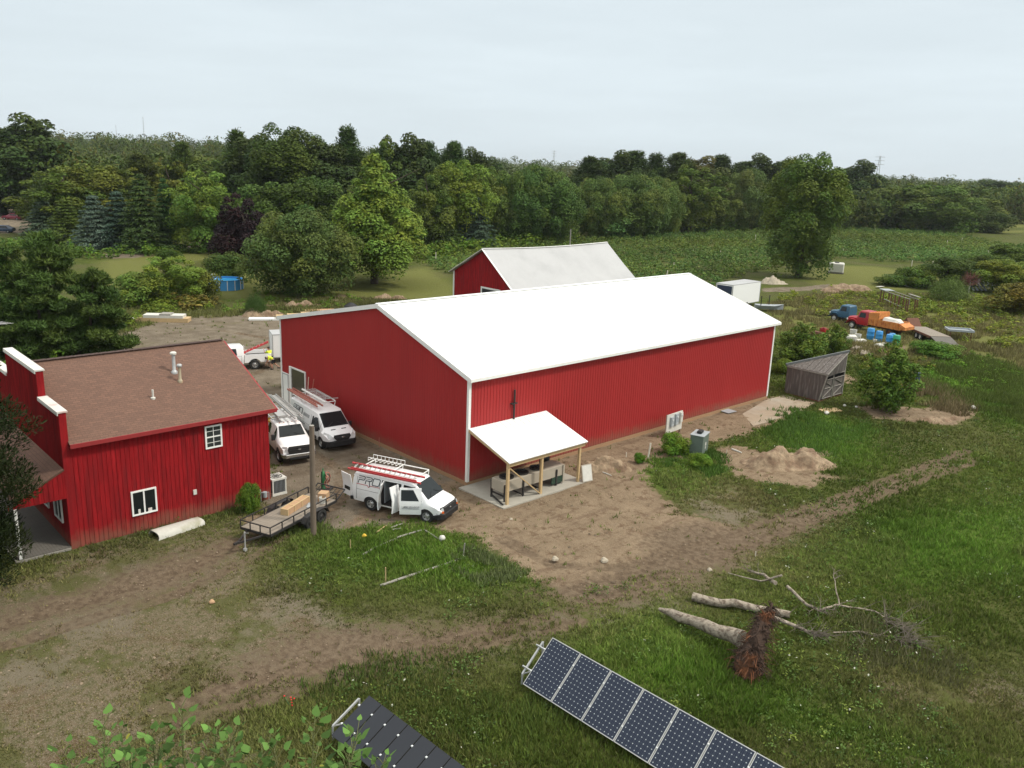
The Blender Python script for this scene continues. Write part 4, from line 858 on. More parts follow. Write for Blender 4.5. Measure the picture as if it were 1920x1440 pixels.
# door and glazed door at the far end of the gable
b = MB(); b.box((-20.86, -.075, .06), (-19.92, -.03, 2.26)); dr = b.build('door', 'white_paint', barn)
b = MB(); b.box((-20.80, -.1, .12), (-20.74, -.076, 2.2)); b.box((-20.02, -.1, .12), (-19.98, -.076, 2.2)); b.box((-20.8, -.1, 2.16), (-19.98, -.077, 2.22)); b.build('door_frame', 'galv', dr)
b = MB()
for a, c in (((-19.76, -.12, .05), (-19.5, -.024, 2.9)), ((-17.62, -.1, .05), (-17.52, -.024, 2.9)), ((-19.5, -.1, 2.8), (-17.62, -.025, 2.9))): b.box(a, c)
w = b.build('glazed_door', 'white_paint', barn)
b = MB(); b.box((-19.5, -.06, .05), (-17.62, -.03, 2.8)); b.build('pane', MT.setdefault('pane_ground_reflection', mat('pane_ground_reflection', (.085, .072, .058), rough=.12, var=.25, scale=.8, spec=.7)), w)  # brown reflection of the ground is put into the pane colour
b = MB()
for z in (.75, 1.45, 2.15): b.box((-19.5, -.072, z), (-17.62, -.06, z+.05))
b.build('rail', 'pane_ground_reflection' if 'pane_ground_reflection' in MT else 'galv', w)
b = MB(); b.cyl((.11, 3.3, 3.22), (.11, 3.3, 5.05), .055, 10); b.box((-.0, 3.05, 4.22), (.19, 3.5, 4.27)); b.build('exhaust_pipe', 'dark_metal', barn, smooth=40)

lt = thing('lean_to', 'small white roofed lean-to on new lumber posts against the red barn', 'lean-to')
b = MB(); roof_slope(b, (3.72, -.28, 2.46), (3.72, 5.72, 2.46), (.03, .02, 3.33), (.03, 6.0, 3.33), th=.05, rib=.45); b.build('roof', 'white_metal', lt)
b = MB(); b.box((3.52, -.22, 2.17), (3.58, 5.66, 2.405)); b.bar((.05, .03, 3.2), (3.66, -.22, 2.36), .05, .14); b.bar((.05, 5.92, 3.2), (3.66, 5.66, 2.36), .05, .14)
for i in range(1, 6): b.bar((.05, .03+i, 3.16), (3.5, -.2+i, 2.33), .04, .12)
b.build('beam', 'lumber', lt)
for y in (-.12, 2.35, 5.35):
    b = MB(); b.box((3.38, y-.07, -.1), (3.517, y+.07, 2.33)); b.build('post', 'lumber', lt)
b = MB(); b.bar((3.45, -.03, 2.06), (3.46, 2.26, .12), .05, .12, up=(1, 0, 0)); b.build('brace', 'lumber', lt)
slab = MB().box((.05, -.62, -.15), (3.75, 5.75, .055)).build('concrete_pad', 'concrete_clean'); tag(slab, None, None, kind='structure')
# apron behind the barn corner and threshold slab
pts = [tuple(G(u, v)[:2]) for u, v in [(1392, 777), (1434, 752), (1470, 741), (1525, 757), (1500, 772), (1440, 792), (1412, 800)]]
ap = MB().prism([(x, y, -.15) for x, y in pts], (0, 0, .2)).build('concrete_apron', 'concrete'); tag(ap, None, None, kind='structure')
ap = MB().box((-23.5, -3.4, -.1), (-17.2, -.04, .05)).build('concrete_threshold', 'concrete'); tag(ap, None, None, kind='structure')
o = MB().box((0, 0, 0), (1.0, .8, .02)).build('sheet', 'util_grey'); put(o, (.75, 24.6, .075), rad(85)); tag(o, 'pale grey sheet lying on the concrete by the barn wall', 'sheet')

# condenser
cu = thing('condenser_unit', 'long beige condenser unit with three fans on black legs under the lean-to', 'condenser', (0, 0, .055))
MB().box((2.15, -.1, .5), (3.1, 4.5, 1.12)).build('housing', 'beige_metal', cu, bevel=.015)
for y in (.55, 1.65, 2.8):
    f = MB().lathe((2.62, y, 1.12), [(.40, 0), (.40, .09), (.34, .10), (.33, .03), (0.001, .03)], 24).build('fan', 'dark_metal', cu, smooth=40)
    b = MB()
    for k in range(5): a = k*pi*.4; b.bar((2.62, y, 1.165), (2.62+.3*cos(a), y+.3*sin(a), 1.165), .12, .02)
    b.cyl((2.62, y, 1.15), (2.62, y, 1.2), .07, 10); b.build('blade', 'black', f)
for x, y in ((3.12, -.0), (3.12, 1.35), (3.12, 2.7), (3.12, 3.9), (2.13, -.05), (2.13, 4.3)):
    MB().box((x-.04, y-.05, 0), (x+.04, y+.05, .95)).build('leg', 'dark_metal', cu)
b = MB(); b.bar((2.13, -.05, .12), (3.5, -.45, .08), .07); b.bar((2.13, 1.35, .08), (3.12, 1.35, .08), .06); b.bar((2.13, 2.7, .08), (3.12, 2.7, .08), .06); b.bar((2.13, -.02, .30), (3.12, -.02, .30), .07); b.build('skid_frame', 'dark_metal', cu)
b = MB(); b.box((3.06, 3.55, .12), (3.13, 4.4, .5)); b.build('control_board', 'green_board', cu)
b = MB(); b.box((3.09, 4.4, .1), (3.16, 4.52, 1.12)); b.box((2.3, 4.5, .1), (3.1, 4.56, 1.1)); b.build('end_panel', 'beige_metal', cu)
cp = thing('compressor', 'dark round compressor motor standing behind the beige condenser unit', 'compressor', (1.5, 4.55, .055))
MB().lathe((0, 0, 0), [(.28, 0), (.30, .3), (.30, 1.1), (.25, 1.3), (.1, 1.42), (0.001, 1.43)], 18).build('shell', 'black', cp, smooth=50)
b = MB(); b.tube([(.2, 0, 1.1), (.4, -.3, 1.25), (.4, -.7, 1.1), (.3, -.9, .3)], .035, 8); b.tube([(-.15, 0, 1.2), (-.2, .1, 1.5), (0, .3, 1.55), (.1, .35, .4)], .03, 8); b.build('pipe', 'dark_metal', cp, smooth=50)
p = thing('cover_panel', 'loose beige panel leaning against the right post of the lean-to', 'panel', (3.72, 5.45, .04), rad(-10))
MB().box((0, 0, 0), (.04, .72, 1.0), Matrix.Rotation(rad(-14), 4, 'Y')).build('sheet', 'beige_metal', p)
MB().box((.04, .04, .05), (.055, .68, .95), Matrix.Rotation(rad(-14), 4, 'Y')).build('lip', 'poly_white', p)

# old red barn behind, sagging silver-white roof
ob = thing('old_barn', 'old red barn with sagging pale grey metal roof behind the big barn', 'barn')
A_ = Vector((-53.4, 42.0, 0)); bx_ = Vector((1, .06, 0)).normalized(); by_ = Vector((-.06, 1, 0)).normalized()
rx, ry, rL = -40.6, 36.2, 21.0
def sag(t): return 7.7-.2*math.sin(pi*min(max(t, 0), 1))
b = MB()
ribbed(b, (rx-5.5, ry, 0), (rx+5.5, ry, 0), 0, lambda s: (4.6+(7.6-4.6)*s/5.5) if s < 5.5 else 7.6-(s-5.5)*.78, (0, -1, 0), pitch=.3, dep=.015, breaks=(5.5,))
ribbed(b, (rx-5.5, ry, 0), (rx-5.5, ry+rL, 0), 0, lambda s: 4.55, (-1, 0, 0), pitch=.3, dep=.015); ribbed(b, (rx+5.5, ry, 0), (rx+5.5, ry+rL, 0), 0, lambda s: 3.3, (1, 0, 0), pitch=.3, dep=.015)
b.add([(rx-5.5, ry+rL, 0), (rx+5.5, ry+rL, 0), (rx+5.5, ry+rL, 3.3), (rx, ry+rL, 7.6), (rx-5.5, ry+rL, 4.6)], [(0, 1, 2, 3, 4)])
b.build('wall', 'red_wood', ob, fix=False)
b = MB(); n = 14
for side, wd, zd in ((-1, 6.0, -3.28), (1, 6.3, -4.9)):
    vs = []
    for i in range(n+1):
        t = i/n; y = ry-.35+t*(rL+.7); z = sag(t)+.06
        for q in (0, .5, 1): vs += [(rx+side*wd*q, y, z+zd*q-.10*sin(pi*q)-.05*sin(pi*t)*q)]
    b.add(vs+[(x, y, z-.07) for x, y, z in vs], [f for i in range(n) for j in (0, 1) for f in (((3*i+j), (3*i+j+1), (3*i+j+4), (3*i+j+3)), ((3*i+j)+45, (3*i+j+3)+45, (3*i+j+4)+45, (3*i+j+1)+45))]+[(0, 1, 46, 45), (1, 2, 47, 46), (42, 87, 88, 43), (43, 88, 89, 44)]+[(3*i+2, 3*i+47, 3*i+50, 3*i+5) for i in range(n)])
b.build('roof', 'old_white_roof', ob, smooth=50)
b = MB()
for i in range(n): y0 = ry-.35+i/n*(rL+.7); y1 = ry-.35+(i+1)/n*(rL+.7); b.bar((rx, y0, sag(i/n)+.08), (rx, y1+.01, sag((i+1)/n)+.08), .3, .05)
b.build('ridge_cap', 'white_paint', ob)
b = MB(); b.bar((rx-6.0, ry-.4, 4.44), (rx, ry-.4, 7.72), .05, .2, up=(0, 1, 0)); b.bar((rx+6.3, ry-.4, 2.85), (rx, ry-.4, 7.72), .05, .2, up=(0, 1, 0)); b.box((rx-5.62, ry-.06, 0), (rx-5.4, ry-.02, 4.6)); b.build('trim', 'white_paint', ob)
b = MB()
for a, c in (((rx-.45, ry-.07, 0), (rx-.25, ry-.025, 3.15)), ((rx+2.75, ry-.07, 0), (rx+2.95, ry-.025, 3.15)), ((rx-.45, ry-.071, 3.15), (rx+2.95, ry-.024, 3.35))): b.box(a, c)
w = b.build('barn_door', 'white_paint', ob); MB().box((rx-.25, ry-.035, 0), (rx+2.75, ry-.025, 3.15)).build('opening', 'black', w)  # solid black panel stands in for the unlit inside of the doorway

# brown roofed red shop with a stepped false front
SX, SY0, SY1, SH, SR, SRX, SXW = -4.8, -18.78, -9.33, 5.02, 7.4, -10.45, -16.1
shop = thing('shop_building', 'red board sided shop with brown shingle roof and stepped false front', 'building')
b = MB(); pk = dict(pitch=.2, dep=.022, prof=((0, 0), (.15, 0), (.155, 1), (.195, 1), (.2, 0)))
pk['prof'] = tuple((s*.229/.2, o) for s, o in pk['prof'])
gs = lambda s: SH+(SR-SH)*(1-abs(s-5.65)/5.65)-.03
ribbed(b, (SX, SY0, 0), (SX, SY1, 0), -.1, lambda s: SH-.02, (1, 0, 0), **pk)
ribbed(b, (SX, SY1, 0), (SXW, SY1, 0), -.1, gs, (0, 1, 0), breaks=(5.65,), **pk); ribbed(b, (SXW, SY0, 0), (SXW, SY1, 0), -.1, lambda s: SH-.02, (-1, 0, 0), **pk)
b.build('wall', 'red_wood', shop, fix=False)
b = MB(); ks = (SR-SH)/(SX-SRX)
roof_slope(b, (SX+.32, SY0+.02, SH-.32*ks+.05), (SX+.32, SY1+.3, SH-.32*ks+.05), (SRX, SY0+.02, SR+.05), (SRX, SY1+.3, SR+.05), th=.07, rib=0)
roof_slope(b, (SXW-.32, SY1+.3, SH-.32*ks+.05), (SXW-.32, SY0+.02, SH-.32*ks+.05), (SRX, SY1+.3, SR+.05), (SRX, SY0+.02, SR+.05), th=.07, rib=0)
rf = b.build('roof', 'shingles', shop)
b = MB(); k = 0
while SY0+.3+k*.2 < SY1+.3: y = SY0+.1+k*.2; b.bar((SRX, y, SR+.07+.012*(k % 2)), (SRX, y+.2, SR+.085), .3, .03); k += 1
b.build('ridge_cap', 'shed_brown' if 'shed_brown' in MT else MT.setdefault('shed_brown', mat('shed_brown', (.06, .034, .027), rough=.9, var=.2, scale=8)), shop)
b = MB(); b.box((SX+.3, SY0+.02, SH-.32*ks-.12), (SX+.35, SY1+.33, SH-.32*ks+.065)); b.bar((SX+.33, SY1+.32, SH-.32*ks-.03), (SRX, SY1+.32, SR-.03), .04, .18, up=(0, 1, 0)); b.box((SX+.03, SY0+.03, SH-.32*ks-.14), (SX+.3, SY1+.3, SH-.32*ks-.11)); b.build('fascia', 'red_trim', shop)
b = MB() # false front: stepped parapet 0.28 deep with boards
prof = [(SX+.05, -.1), (SX+.05, 6.36), (-7.72, 6.36), (-7.72, 7.6), (-13.18, 7.6), (-13.18, 6.36), (SXW-.05, 6.36), (SXW-.05, -.1)]
b.prism([(x, SY0-.25, z) for x, z in prof], (0, .30, 0))
k = 0
for i in range(56):
    x = SX-.02-i*.2
    zt = 7.58 if -13.1 < x < -7.8 else 6.34
    if x > SXW: b.box((x-.04, SY0-.272, -.1), (x, SY0-.2505, zt))
b.build('false_front', 'red_wood', shop)
b = MB()
for x0, x1, z in ((-7.70, SX+.10, 6.36), (-13.22, -7.68, 7.6), (SXW-.1, -13.2, 6.36)): b.box((x0, SY0-.31, z), (x1, SY0+.11, z+.07)); b.box((x0, SY0-.315, z-.10), (x1, SY0-.275, z+.001))
b.build('parapet_cap', 'cap_white', shop)
def window(par, plane, a0, a1, z0, z1, kind, pos, out):
    """window on plane x=pos ('x') or y=pos ('y'), with frame, two panes and sash"""
    def bx(b, p, q, d0, d1):
        if plane == 'x': b.box((min(pos+d0*out, pos+d1*out), p[0], p[1]), (max(pos+d0*out, pos+d1*out), q[0], q[1]))
        else: b.box((p[0], min(pos+d0*out, pos+d1*out), p[1]), (q[0], max(pos+d0*out, pos+d1*out), q[1]))
    f = .075; b = MB()
    bx(b, (a0, z0), (a0+f, z1), .0, .07); bx(b, (a1-f, z0), (a1, z1), 0, .07); bx(b, (a0+f, z1-f), (a1-f, z1), 0, .069); bx(b, (a0+f, z0), (a1-f, z0+f), 0, .069)
    am, zm = (a0+a1)/2, (z0+z1)/2
    if kind == 'slider': bx(b, (am-.035, z0+f), (am+.035, z1-f), 0, .055)
    else:
        bx(b, (a0+f, zm-.03), (a1-f, zm+.03), 0, .055); bx(b, (am-.015, z0+f), (am+.015, z1-f), .0, .04)
        for q in (.25, .75): bx(b, (a0+f, z0+(z1-z0)*q-.012), (a1-f, z0+(z1-z0)*q+.012), 0, .038)
    w = b.build('window', 'white_paint', par); g = MB(); bx(g, (a0+f, z0+f), (a1-f, z1-f), .0, .03); g.build('pane', 'glass_dark' if kind == 'slider' else 'glass_win', w)
    return w
w = window(shop, 'x', -16.33, -15.17, .86, 2.08, 'slider', SX+.01, 1)
MB().box((SX+.042, -16.05, .93), (SX+.06, -15.95, 1.15)).build('bottle', 'cap_white', w); MB().box((SX+.042, -15.6, .93), (SX+.06, -15.42, 1.1)).build('bottle', 'cap_white', w)
window(shop, 'x', -12.68, -11.83, 3.42, 4.58, 'sash', SX+.01, 1)
window(shop, 'y', -6.75, -5.55, 1.0, 2.35, 'slider', SY0-.262, -1); window(shop, 'y', -8.9, -7.7, 1.0, 2.35, 'slider', SY0-.262, -1)
b = MB(); b.box((SX+.02, -13.42, 1.24), (SX+.1, -13.26, 1.48)); b.build('wall_box', 'poly_white', shop)
# porch: roof, boarded cheek, deck, post
b = MB(); roof_slope(b, (SX+.08, -21.15, 2.75), (SXW+.3, -21.15, 2.75), (SX+.08, SY0-.27, 3.83), (SXW+.3, SY0-.27, 3.83), th=.08, rib=0); b.build('porch_roof', 'shingles', shop)
b = MB(); b.prism([(SX+.04, SY0-.25, 3.74), (SX+.04, -21.1, 2.68), (SX+.04, -21.1, 2.45), (SX+.04, SY0-.25, 2.45)], (-.05, 0, 0))
for i in range(12): y = SY0-.3-i*.2; b.box((SX+.04, y-.04, 2.44), (SX+.062, y, 3.72-(SY0-.25-y)*.46+.0))
b.build('porch_cheek', 'red_wood', shop)
b = MB()
for i in range(17): y = -21.2+i*.1295; b.box((SXW+.4, y, .02), (SX+.04, y+.122, .14))
b.build('porch_deck', 'deck_wood', shop)
b = MB(); b.box((SX-.03, -21.12, .14), (SX+.08, -21.0, 2.45)); b.build('porch_post', 'white_paint', shop)
b = MB(); b.box((SXW+.4, -21.28, -.1), (SX+.1, -21.21, .12)); b.box((SX+.05, -21.28, -.1), (SX+.11, SY0-.28, .10)); b.build('deck_skirt', 'pale_wood', shop)
def roofz(x): return SH+(SX-x)*ks+.05
for x, y, h, r, m, lbl in ((-8.29, -12.61, .95, .085, 'galv', 'tall'), (-7.54, -12.63, .78, .07, 'rustpipe', 'rusty')):
    if m == 'rustpipe': MT.setdefault('rustpipe', mat('rustpipe', (.34, .29, .2), rough=.6, var=.2, scale=4, c2=(.28, .12, .05), c2s=2.5, c2t=.56))
    v = MB().lathe((x, y, roofz(x)), [(r*1.9, -.06), (r*1.9, .05), (r*1.2, .12), (r, .14), (r, h)], 14).build('flue_pipe', m, shop, smooth=40)
    MB().lathe((x, y, roofz(x)+h), [(r, -.02), (r*1.8, 0), (r*1.9, .08), (r*1.3, .13), (.001, .15)], 14).build('flue_cap', 'poly_white' if m == 'galv' else 'galv', v, smooth=40)
v = MB().lathe((-6.64, -14.34, roofz(-6.64)), [(.11, -.05), (.11, .04), (.05, .06), (.05, .42), (.001, .43)], 12).build('plumbing_vent', 'poly_white', shop, smooth=40)
b = MB(); b.cyl((-15.4, -18.95, 6.36), (-15.55, -18.95, 10.2), .03, 6); b.cyl((-15.5, -18.95, 8.6), (-14.6, -18.5, 8.6), .02, 6)
for i in range(5): b.bar((-15.4+i*.18, -19.15+i*.08, 8.6), (-15.4+i*.18, -18.5+i*.08, 8.6), .018)
b.build('antenna', 'alu', shop)
b = MB(); b.tube([(SX+.12, -9.95, -.05), (SX+.12, -9.95, .62), (SX+.05, -9.95, .68)], .022, 6); b.tube([(SX+.12, -9.95, .5), (SX+.2, -9.75, .5), (SX+.2, -9.55, .48), (SX+.2, -9.55, .05)], .02, 6); b.lathe((SX+.16, -9.75, .22), [(.001, 0), (.12, .02), (.12, .3), (.001, .34)], 12); b.lathe((SX+.14, -10.02, .5), [(.001, 0), (.08, .02), (.08, .1), (.001, .12)], 10)
tag(b.build('gas_meter', 'util_grey', smooth=40), 'grey gas meter with pipes on the red shop wall', 'gas meter')
ac = thing('air_conditioner', 'square beige air conditioner at the corner of the red shop', 'air conditioner', (-5.35, -8.75, 0), 0)
b = MB(); b.box((-.42, -.42, 0), (.42, .42, .06))
for x in (-.4, .33):
    for y in (-.4, .33): b.box((x, y, .06), (x+.07, y+.07, .86))
b.box((-.42, -.42, .84), (.42, .42, .94)); b.box((-.41, -.41, .06), (.41, .41, .14)); b.build('cabinet', 'poly_white', ac)
b = MB(); b.box((-.38, -.38, .14), (.38, .38, .84)); b.build('coil', 'dark_metal', ac)
b = MB()
for i in range(9):
    t = -.33+i*.075; b.box((.382, t, .14), (.392, t+.014, .84)); b.box((t, -.392, .14), (t+.014, -.382, .84))
b.build('grille', 'util_grey', ac)
b = MB(); b.lathe((0, 0, .94), [(.34, .0), (.34, .02), (.31, .02), (.31, .005)], 20); b.lathe((0, 0, .94), [(.2, .003), (.2, .016), (.17, .016), (.17, .003)], 20); b.lathe((0, 0, .94), [(.08, .001), (.07, .03), (.001, .03)], 12)
for i in range(4): a = i*pi/4; b.bar((-.32*cos(a), -.32*sin(a), .955), (.32*cos(a), .32*sin(a), .955), .015)
b.build('fan_guard', 'dark_metal', ac)

# weathered shed
sh = thing('wooden_shed', 'weathered grey board shed with slanting roof beside the concrete apron', 'shed', (0.05, 33.75, 0), rad(-1))
b = MB(); SW, SD, h0, h1 = 3.05, 3.75, 2.35, 3.6     # racked shed: the boarded face folds up to the tall far right corner
pr = dict(pitch=.28, dep=.018, prof=((0, 0), (.21, 0), (.213, 1), (.226, 1), (.229, 0)))
ribbed(b, (0, 0, 0), (SW, 0, 0), .12, lambda s: h0, (0, -1, 0), **pr)
ribbed(b, (0, 0, 0), (0, SD, 0), .12, lambda s: h0, (-1, 0, 0), **pr); ribbed(b, (0, SD, 0), (SW, SD, 0), .12, lambda s: h0+(h1-h0)*s/SW, (0, 1, 0), **pr)
ribbed(b, (SW, 0, 0), (SW, SD, 0), 2.1, lambda s: h0+(h1-h0)*s/SD, (1, 0, 0), **pr); ribbed(b, (SW, 0, 0), (SW, .32, 0), .12, lambda s: 2.11, (1, 0, 0), **pr)
b.v = [(x+(.48*z/h0*(x/SW)*(1-y/SD) if z > .2 else 0), y, z) for x, y, z in b.v]
b.build('wall', 'grey_wood', sh, fix=False)
NL, NR, FR, FL = Vector((-.02, -.03, h0+.02)), Vector((SW+.5, -.03, h0+.02)), Vector((SW+.05, SD+.05, h1+.04)), Vector((-.05, SD+.05, h0+.04))
b = MB(); nn_ = (NR-NL).cross(FR-NL).normalized(); dn = FR-NL
for i in range(13):
    t0, t1 = i/13+.004, (i+1)/13-.004; a0 = NL.lerp(NR, t0); a1 = NL.lerp(NR, t1); c0 = NL.lerp(FR, t0); c1_ = NL.lerp(FR, t1); q = nn_*.02*(i % 2)
    b.add([tuple(v) for v in (a0+q, a1+q, c1_+q, c0+q, a0+q-nn_*.04, a1+q-nn_*.04, c1_+q-nn_*.04, c0+q-nn_*.04)], [(0, 1, 2, 3), (7, 6, 5, 4), (0, 4, 5, 1), (1, 5, 6, 2), (2, 6, 7, 3), (3, 7, 4, 0)])
b.build('boarded_slope', 'grey_wood', sh)
b = MB(); b.prism([tuple(NL+Vector((-.1, 0, .03))), tuple(FR+Vector((.08, 0, .05))), tuple(FL+Vector((-.1, .1, .03)))], (0, 0, -.05)); b.bar(tuple(NL+Vector((-.1, 0, .07))), tuple(FR+Vector((.08, 0, .09))), .16, .16); b.build('roof', 'shed_roof', sh)
b = MB(); b.box((-.04, -.05, h0-.1), (SW+.5, -.022, h0)); b.bar((SW+.52, -.04, h0), (SW+.08, SD+.05, h1), .03, .09); b.bar((SW, -.02, .1), (SW+.48, -.02, h0), .07, .07); b.box((SW-.04, SD-.1, .1), (SW+.04, SD, h1)); b.box((SW-.02, 0, 2.0), (SW+.03, SD, 2.1)); b.box((SW-.02, 1.9, .1), (SW+.03, 2.0, 2.0)); b.build('trim', 'pale_wood', sh)
for y0, y1 in ((.34, 1.88), (2.02, 3.62)):
    b = MB(); b.box((SW-.01, y0, .2), (SW+.015, y1, 1.72)); d = b.build('door', 'grey_wood', sh)
    b = MB(); x = SW+.03
    for p, q in (((y0, .22), (y1, .22)), ((y0, 1.7), (y1, 1.7)), ((y0, 1.0), (y1, 1.0)), ((y0+.04, .2), (y0+.04, 1.72)), ((y1-.04, .2), (y1-.04, 1.72)), ((y0, .25), (y1, .97)), ((y1, 1.03), (y0, 1.68))): b.bar((x, p[0], p[1]), (x+.002*p[0], q[0], q[1]), .025, .10, up=(1, 0, 0))
    b.build('door_brace', 'pale_wood', d)
b = MB(); b.box((SW-.3, .34, 1.74), (SW-.28, 3.6, 2.0)); b.build('gap', 'black', sh)  # black sheet behind the slot above the doors paints the shaded interior
b = MB(); b.box((0, -.04, 0), (SW, .06, .13)); b.box((0, SD-.1, 0), (SW, SD, .13)); b.box((SW-.1, 0, 0), (SW, SD, .12)); b.build('skid', 'rust', sh)
# ------------------------------------------------------------ vehicles (x forward, y left)
dm('interior', (.035, .03, .03), rough=.8, var=.3, scale=6)
class Body:
    def __init__(s, st): s.st = st
    def at(s, x):
        st = s.st
        for a, c in zip(st, st[1:]):
            if a[0] <= x <= c[0]: t = (x-a[0])/(c[0]-a[0]); return [p+(q-p)*t for p, q in zip(a, c)]
        return list(st[0] if x < st[0][0] else st[-1])
    def ring(s, k):
        x, zb, zs, zt, wb, wm, wt = k; h = [(-wb, zb), (-wm, zb+.28), (-wm, zs), (-wt, zt-.07), (-wt+.12, zt)]
        return [(x, y, z) for y, z in h]+[(x, -y, z) for y, z in h[::-1]]
    def side(s, x, z, sd=-1, off=.012):
        _, zb, zs, zt, wb, wm, wt = s.at(x); y = wm if z <= zs else wm+(wt-wm)*(z-zs)/max(zt-.07-zs, .01)
        return (x, sd*(y+off), z)
    def mesh(s, name, m, parent, cut, smooth=32):
        b = MB().loft([s.ring(k) for k in s.st]); o = b.build(name, [m, 'interior'], parent, smooth=0)
        o.parent = None; cs = []
        for c in cut: cs.append(c)
        boolean(o, cs); o.parent = parent
        o.data.polygons.foreach_set('use_smooth', [True]*len(o.data.polygons)); o.data.set_sharp_from_angle(angle=rad(smooth)); return o
def cutter(fn):
    b = MB(); fn(b); o = b.build('cutter', 'interior'); return o
def arches(wx, R, w=1.0, inner=.62, z=.36):
    return [cutter(lambda b, x=x, sd=sd: b.cyl((x, sd*inner, z), (x, sd*(w+.3), z), R, 24)) for x in wx for sd in (-1, 1)]
def wheel(par, x, y, R, W=.23, rim='rim_steel', holes=5, name='wheel'):
    sd = -1 if y < 0 else 1
    t = MB().lathe((0, 0, 0), [(R*.60, -W/2), (R*.9, -W/2), (R, -W*.33), (R, W*.33), (R*.9, W/2), (R*.60, W/2), (R*.60, -W/2)], 24, axis='Y').build(name, 'rubber', par, smooth=35); t.location = (x, y, R)
    b = MB(); o = sd*W*.40
    b.lathe((0, 0, 0), [(R*.61, o*1.1), (R*.57, o*1.1), (R*.52, o*.4), (R*.25, o*.75), (R*.2, o*1.05), (.001, o*1.1)], 22, axis='Y'); r = b.build('rim', rim, t, smooth=40)
    b = MB()
    for k in range(holes): a = 2*pi*k/holes; b.cyl((R*.39*cos(a), o*.55, R*.39*sin(a)), (R*.39*cos(a), o*.80, R*.39*sin(a)), R*.075, 8)
    b.build('rim_hole', 'black', t)
    return t
def strokes(B, par, x0, z0, h, name='lettering'):
    """the squared, italic PRO wordmark with its red underline, laid on the van side"""
    def line(b, pts, w, off=.016):
        for p, q in zip(pts, pts[1:]):
            P0 = B.side(x0+(p[0]+.22*p[1])*h, z0+p[1]*h, -1, off); Q0 = B.side(x0+(q[0]+.22*q[1])*h, z0+q[1]*h, -1, off); b.bar(P0, Q0, .012, w*h, up=(0, 1, 0))
    def L2(b, pts, w): # bar() thickness order: w across, h along 'up'
        for p, q in zip(pts, pts[1:]):
            P0 = Vector(B.side(x0+(p[0]+.22*p[1])*h, z0+p[1]*h, -1, .014)); Q0 = Vector(B.side(x0+(q[0]+.22*q[1])*h, z0+q[1]*h, -1, .014)); d = (Q0-P0).normalized(); P0 -= d*w*h*.45; Q0 += d*w*h*.45
            b.bar(P0, Q0, w*h, .010, up=(0, -1, 0))
    b = MB(); w = .105
    L2(b, [(0, 1), (.86, 1), (.94, .88), (.94, .62), (.86, .5), (.12, .5)], w); L2(b, [(.1, .5), (.1, .06)], w); L2(b, [(0, .74), (.74, .74)], w*.55)
    L2(b, [(1.12, 1), (1.95, 1), (2.05, .88), (2.05, .62), (1.95, .5), (1.2, .5)], w); L2(b, [(1.2, .5), (1.2, .06)], w); L2(b, [(1.7, .5), (2.0, -.22)], w); L2(b, [(1.12, .74), (1.86, .74)], w*.55)
    L2(b, [(2.36, 1), (3.2, 1), (3.32, .88), (3.32, .2), (3.2, .06), (2.36, .06), (2.26, .2), (2.26, .88), (2.36, 1)], w)
    b.build(name, 'decal_black', par)
    b = MB(); L2(b, [(-.1, -.12), (1.62, -.12), (1.86, -.36), (2.05, -.12), (3.5, -.12)], .07); b.build('underline', 'decal_red', par)
def quadpanel(pts, name, m, par, th=.008):
    b = MB(); a, c, d = Vector(pts[0]), Vector(pts[1]), Vector(pts[2]); n = (c-a).cross(d-a).normalized()*th; b.prism([tuple(p) for p in pts], tuple(n)); return b.build(name, m, par)
def sidewin(B, xs, zl, zh, sd, name, m, par, fr=None):
    """window following the body side: xs = (x rear bottom, x front bottom, x front top, x rear top)"""
    pts = [B.side(xs[0], zl, sd), B.side(xs[1], zl, sd), B.side(xs[2], zh, sd), B.side(xs[3], zh, sd)]; b = MB(); o = Vector((0, sd*.004, 0)); b.prism([tuple(Vector(p)) for p in pts], tuple(o)); return b.build(name, m, par)
def wscreen(B, x1, x2, par, k=.90, m='glass_dark', inset=.04):
    a = B.at(x1); c = B.at(x2); p = [Vector((x2, -c[6]*k, c[3])), Vector((x2, c[6]*k, c[3])), Vector((x1, a[6]*k*.97, a[3])), Vector((x1, -a[6]*k*.97, a[3]))]
    n = (p[1]-p[0]).cross(p[3]-p[0]).normalized(); n = n if n.x > 0 else -n
    b = MB(); b.add([tuple(q+n*.014) for q in p]+[tuple(q-n*.02) for q in p], [(0, 1, 2, 3), (7, 6, 5, 4), (0, 4, 5, 1), (1, 5, 6, 2), (2, 6, 7, 3), (3, 7, 4, 0)])
    g = b.build('windshield', m, par)
    for sy in (-.35, .35): MB().bar(p[0].lerp(p[1], .5+sy)+n*.03, p[0].lerp(p[1], .5+sy*.25).lerp(p[3].lerp(p[2], .5+sy*.25), .28)+n*.03, .02).build('wiper', 'black', g)
    return g
def mirror(B, x, z, sd, par, m='black', s=1.0):
    p = B.side(x, z, sd); b = MB(); b.bar(p, (p[0]+.02, p[1]+sd*.16, p[2]), .04); b.box((p[0]-.03, p[1]+sd*.12-.09*s, p[2]-.12*s), (p[0]+.07, p[1]+sd*.12+.09*s, p[2]+.16*s)); b.build('mirror', m, par, bevel=.012)
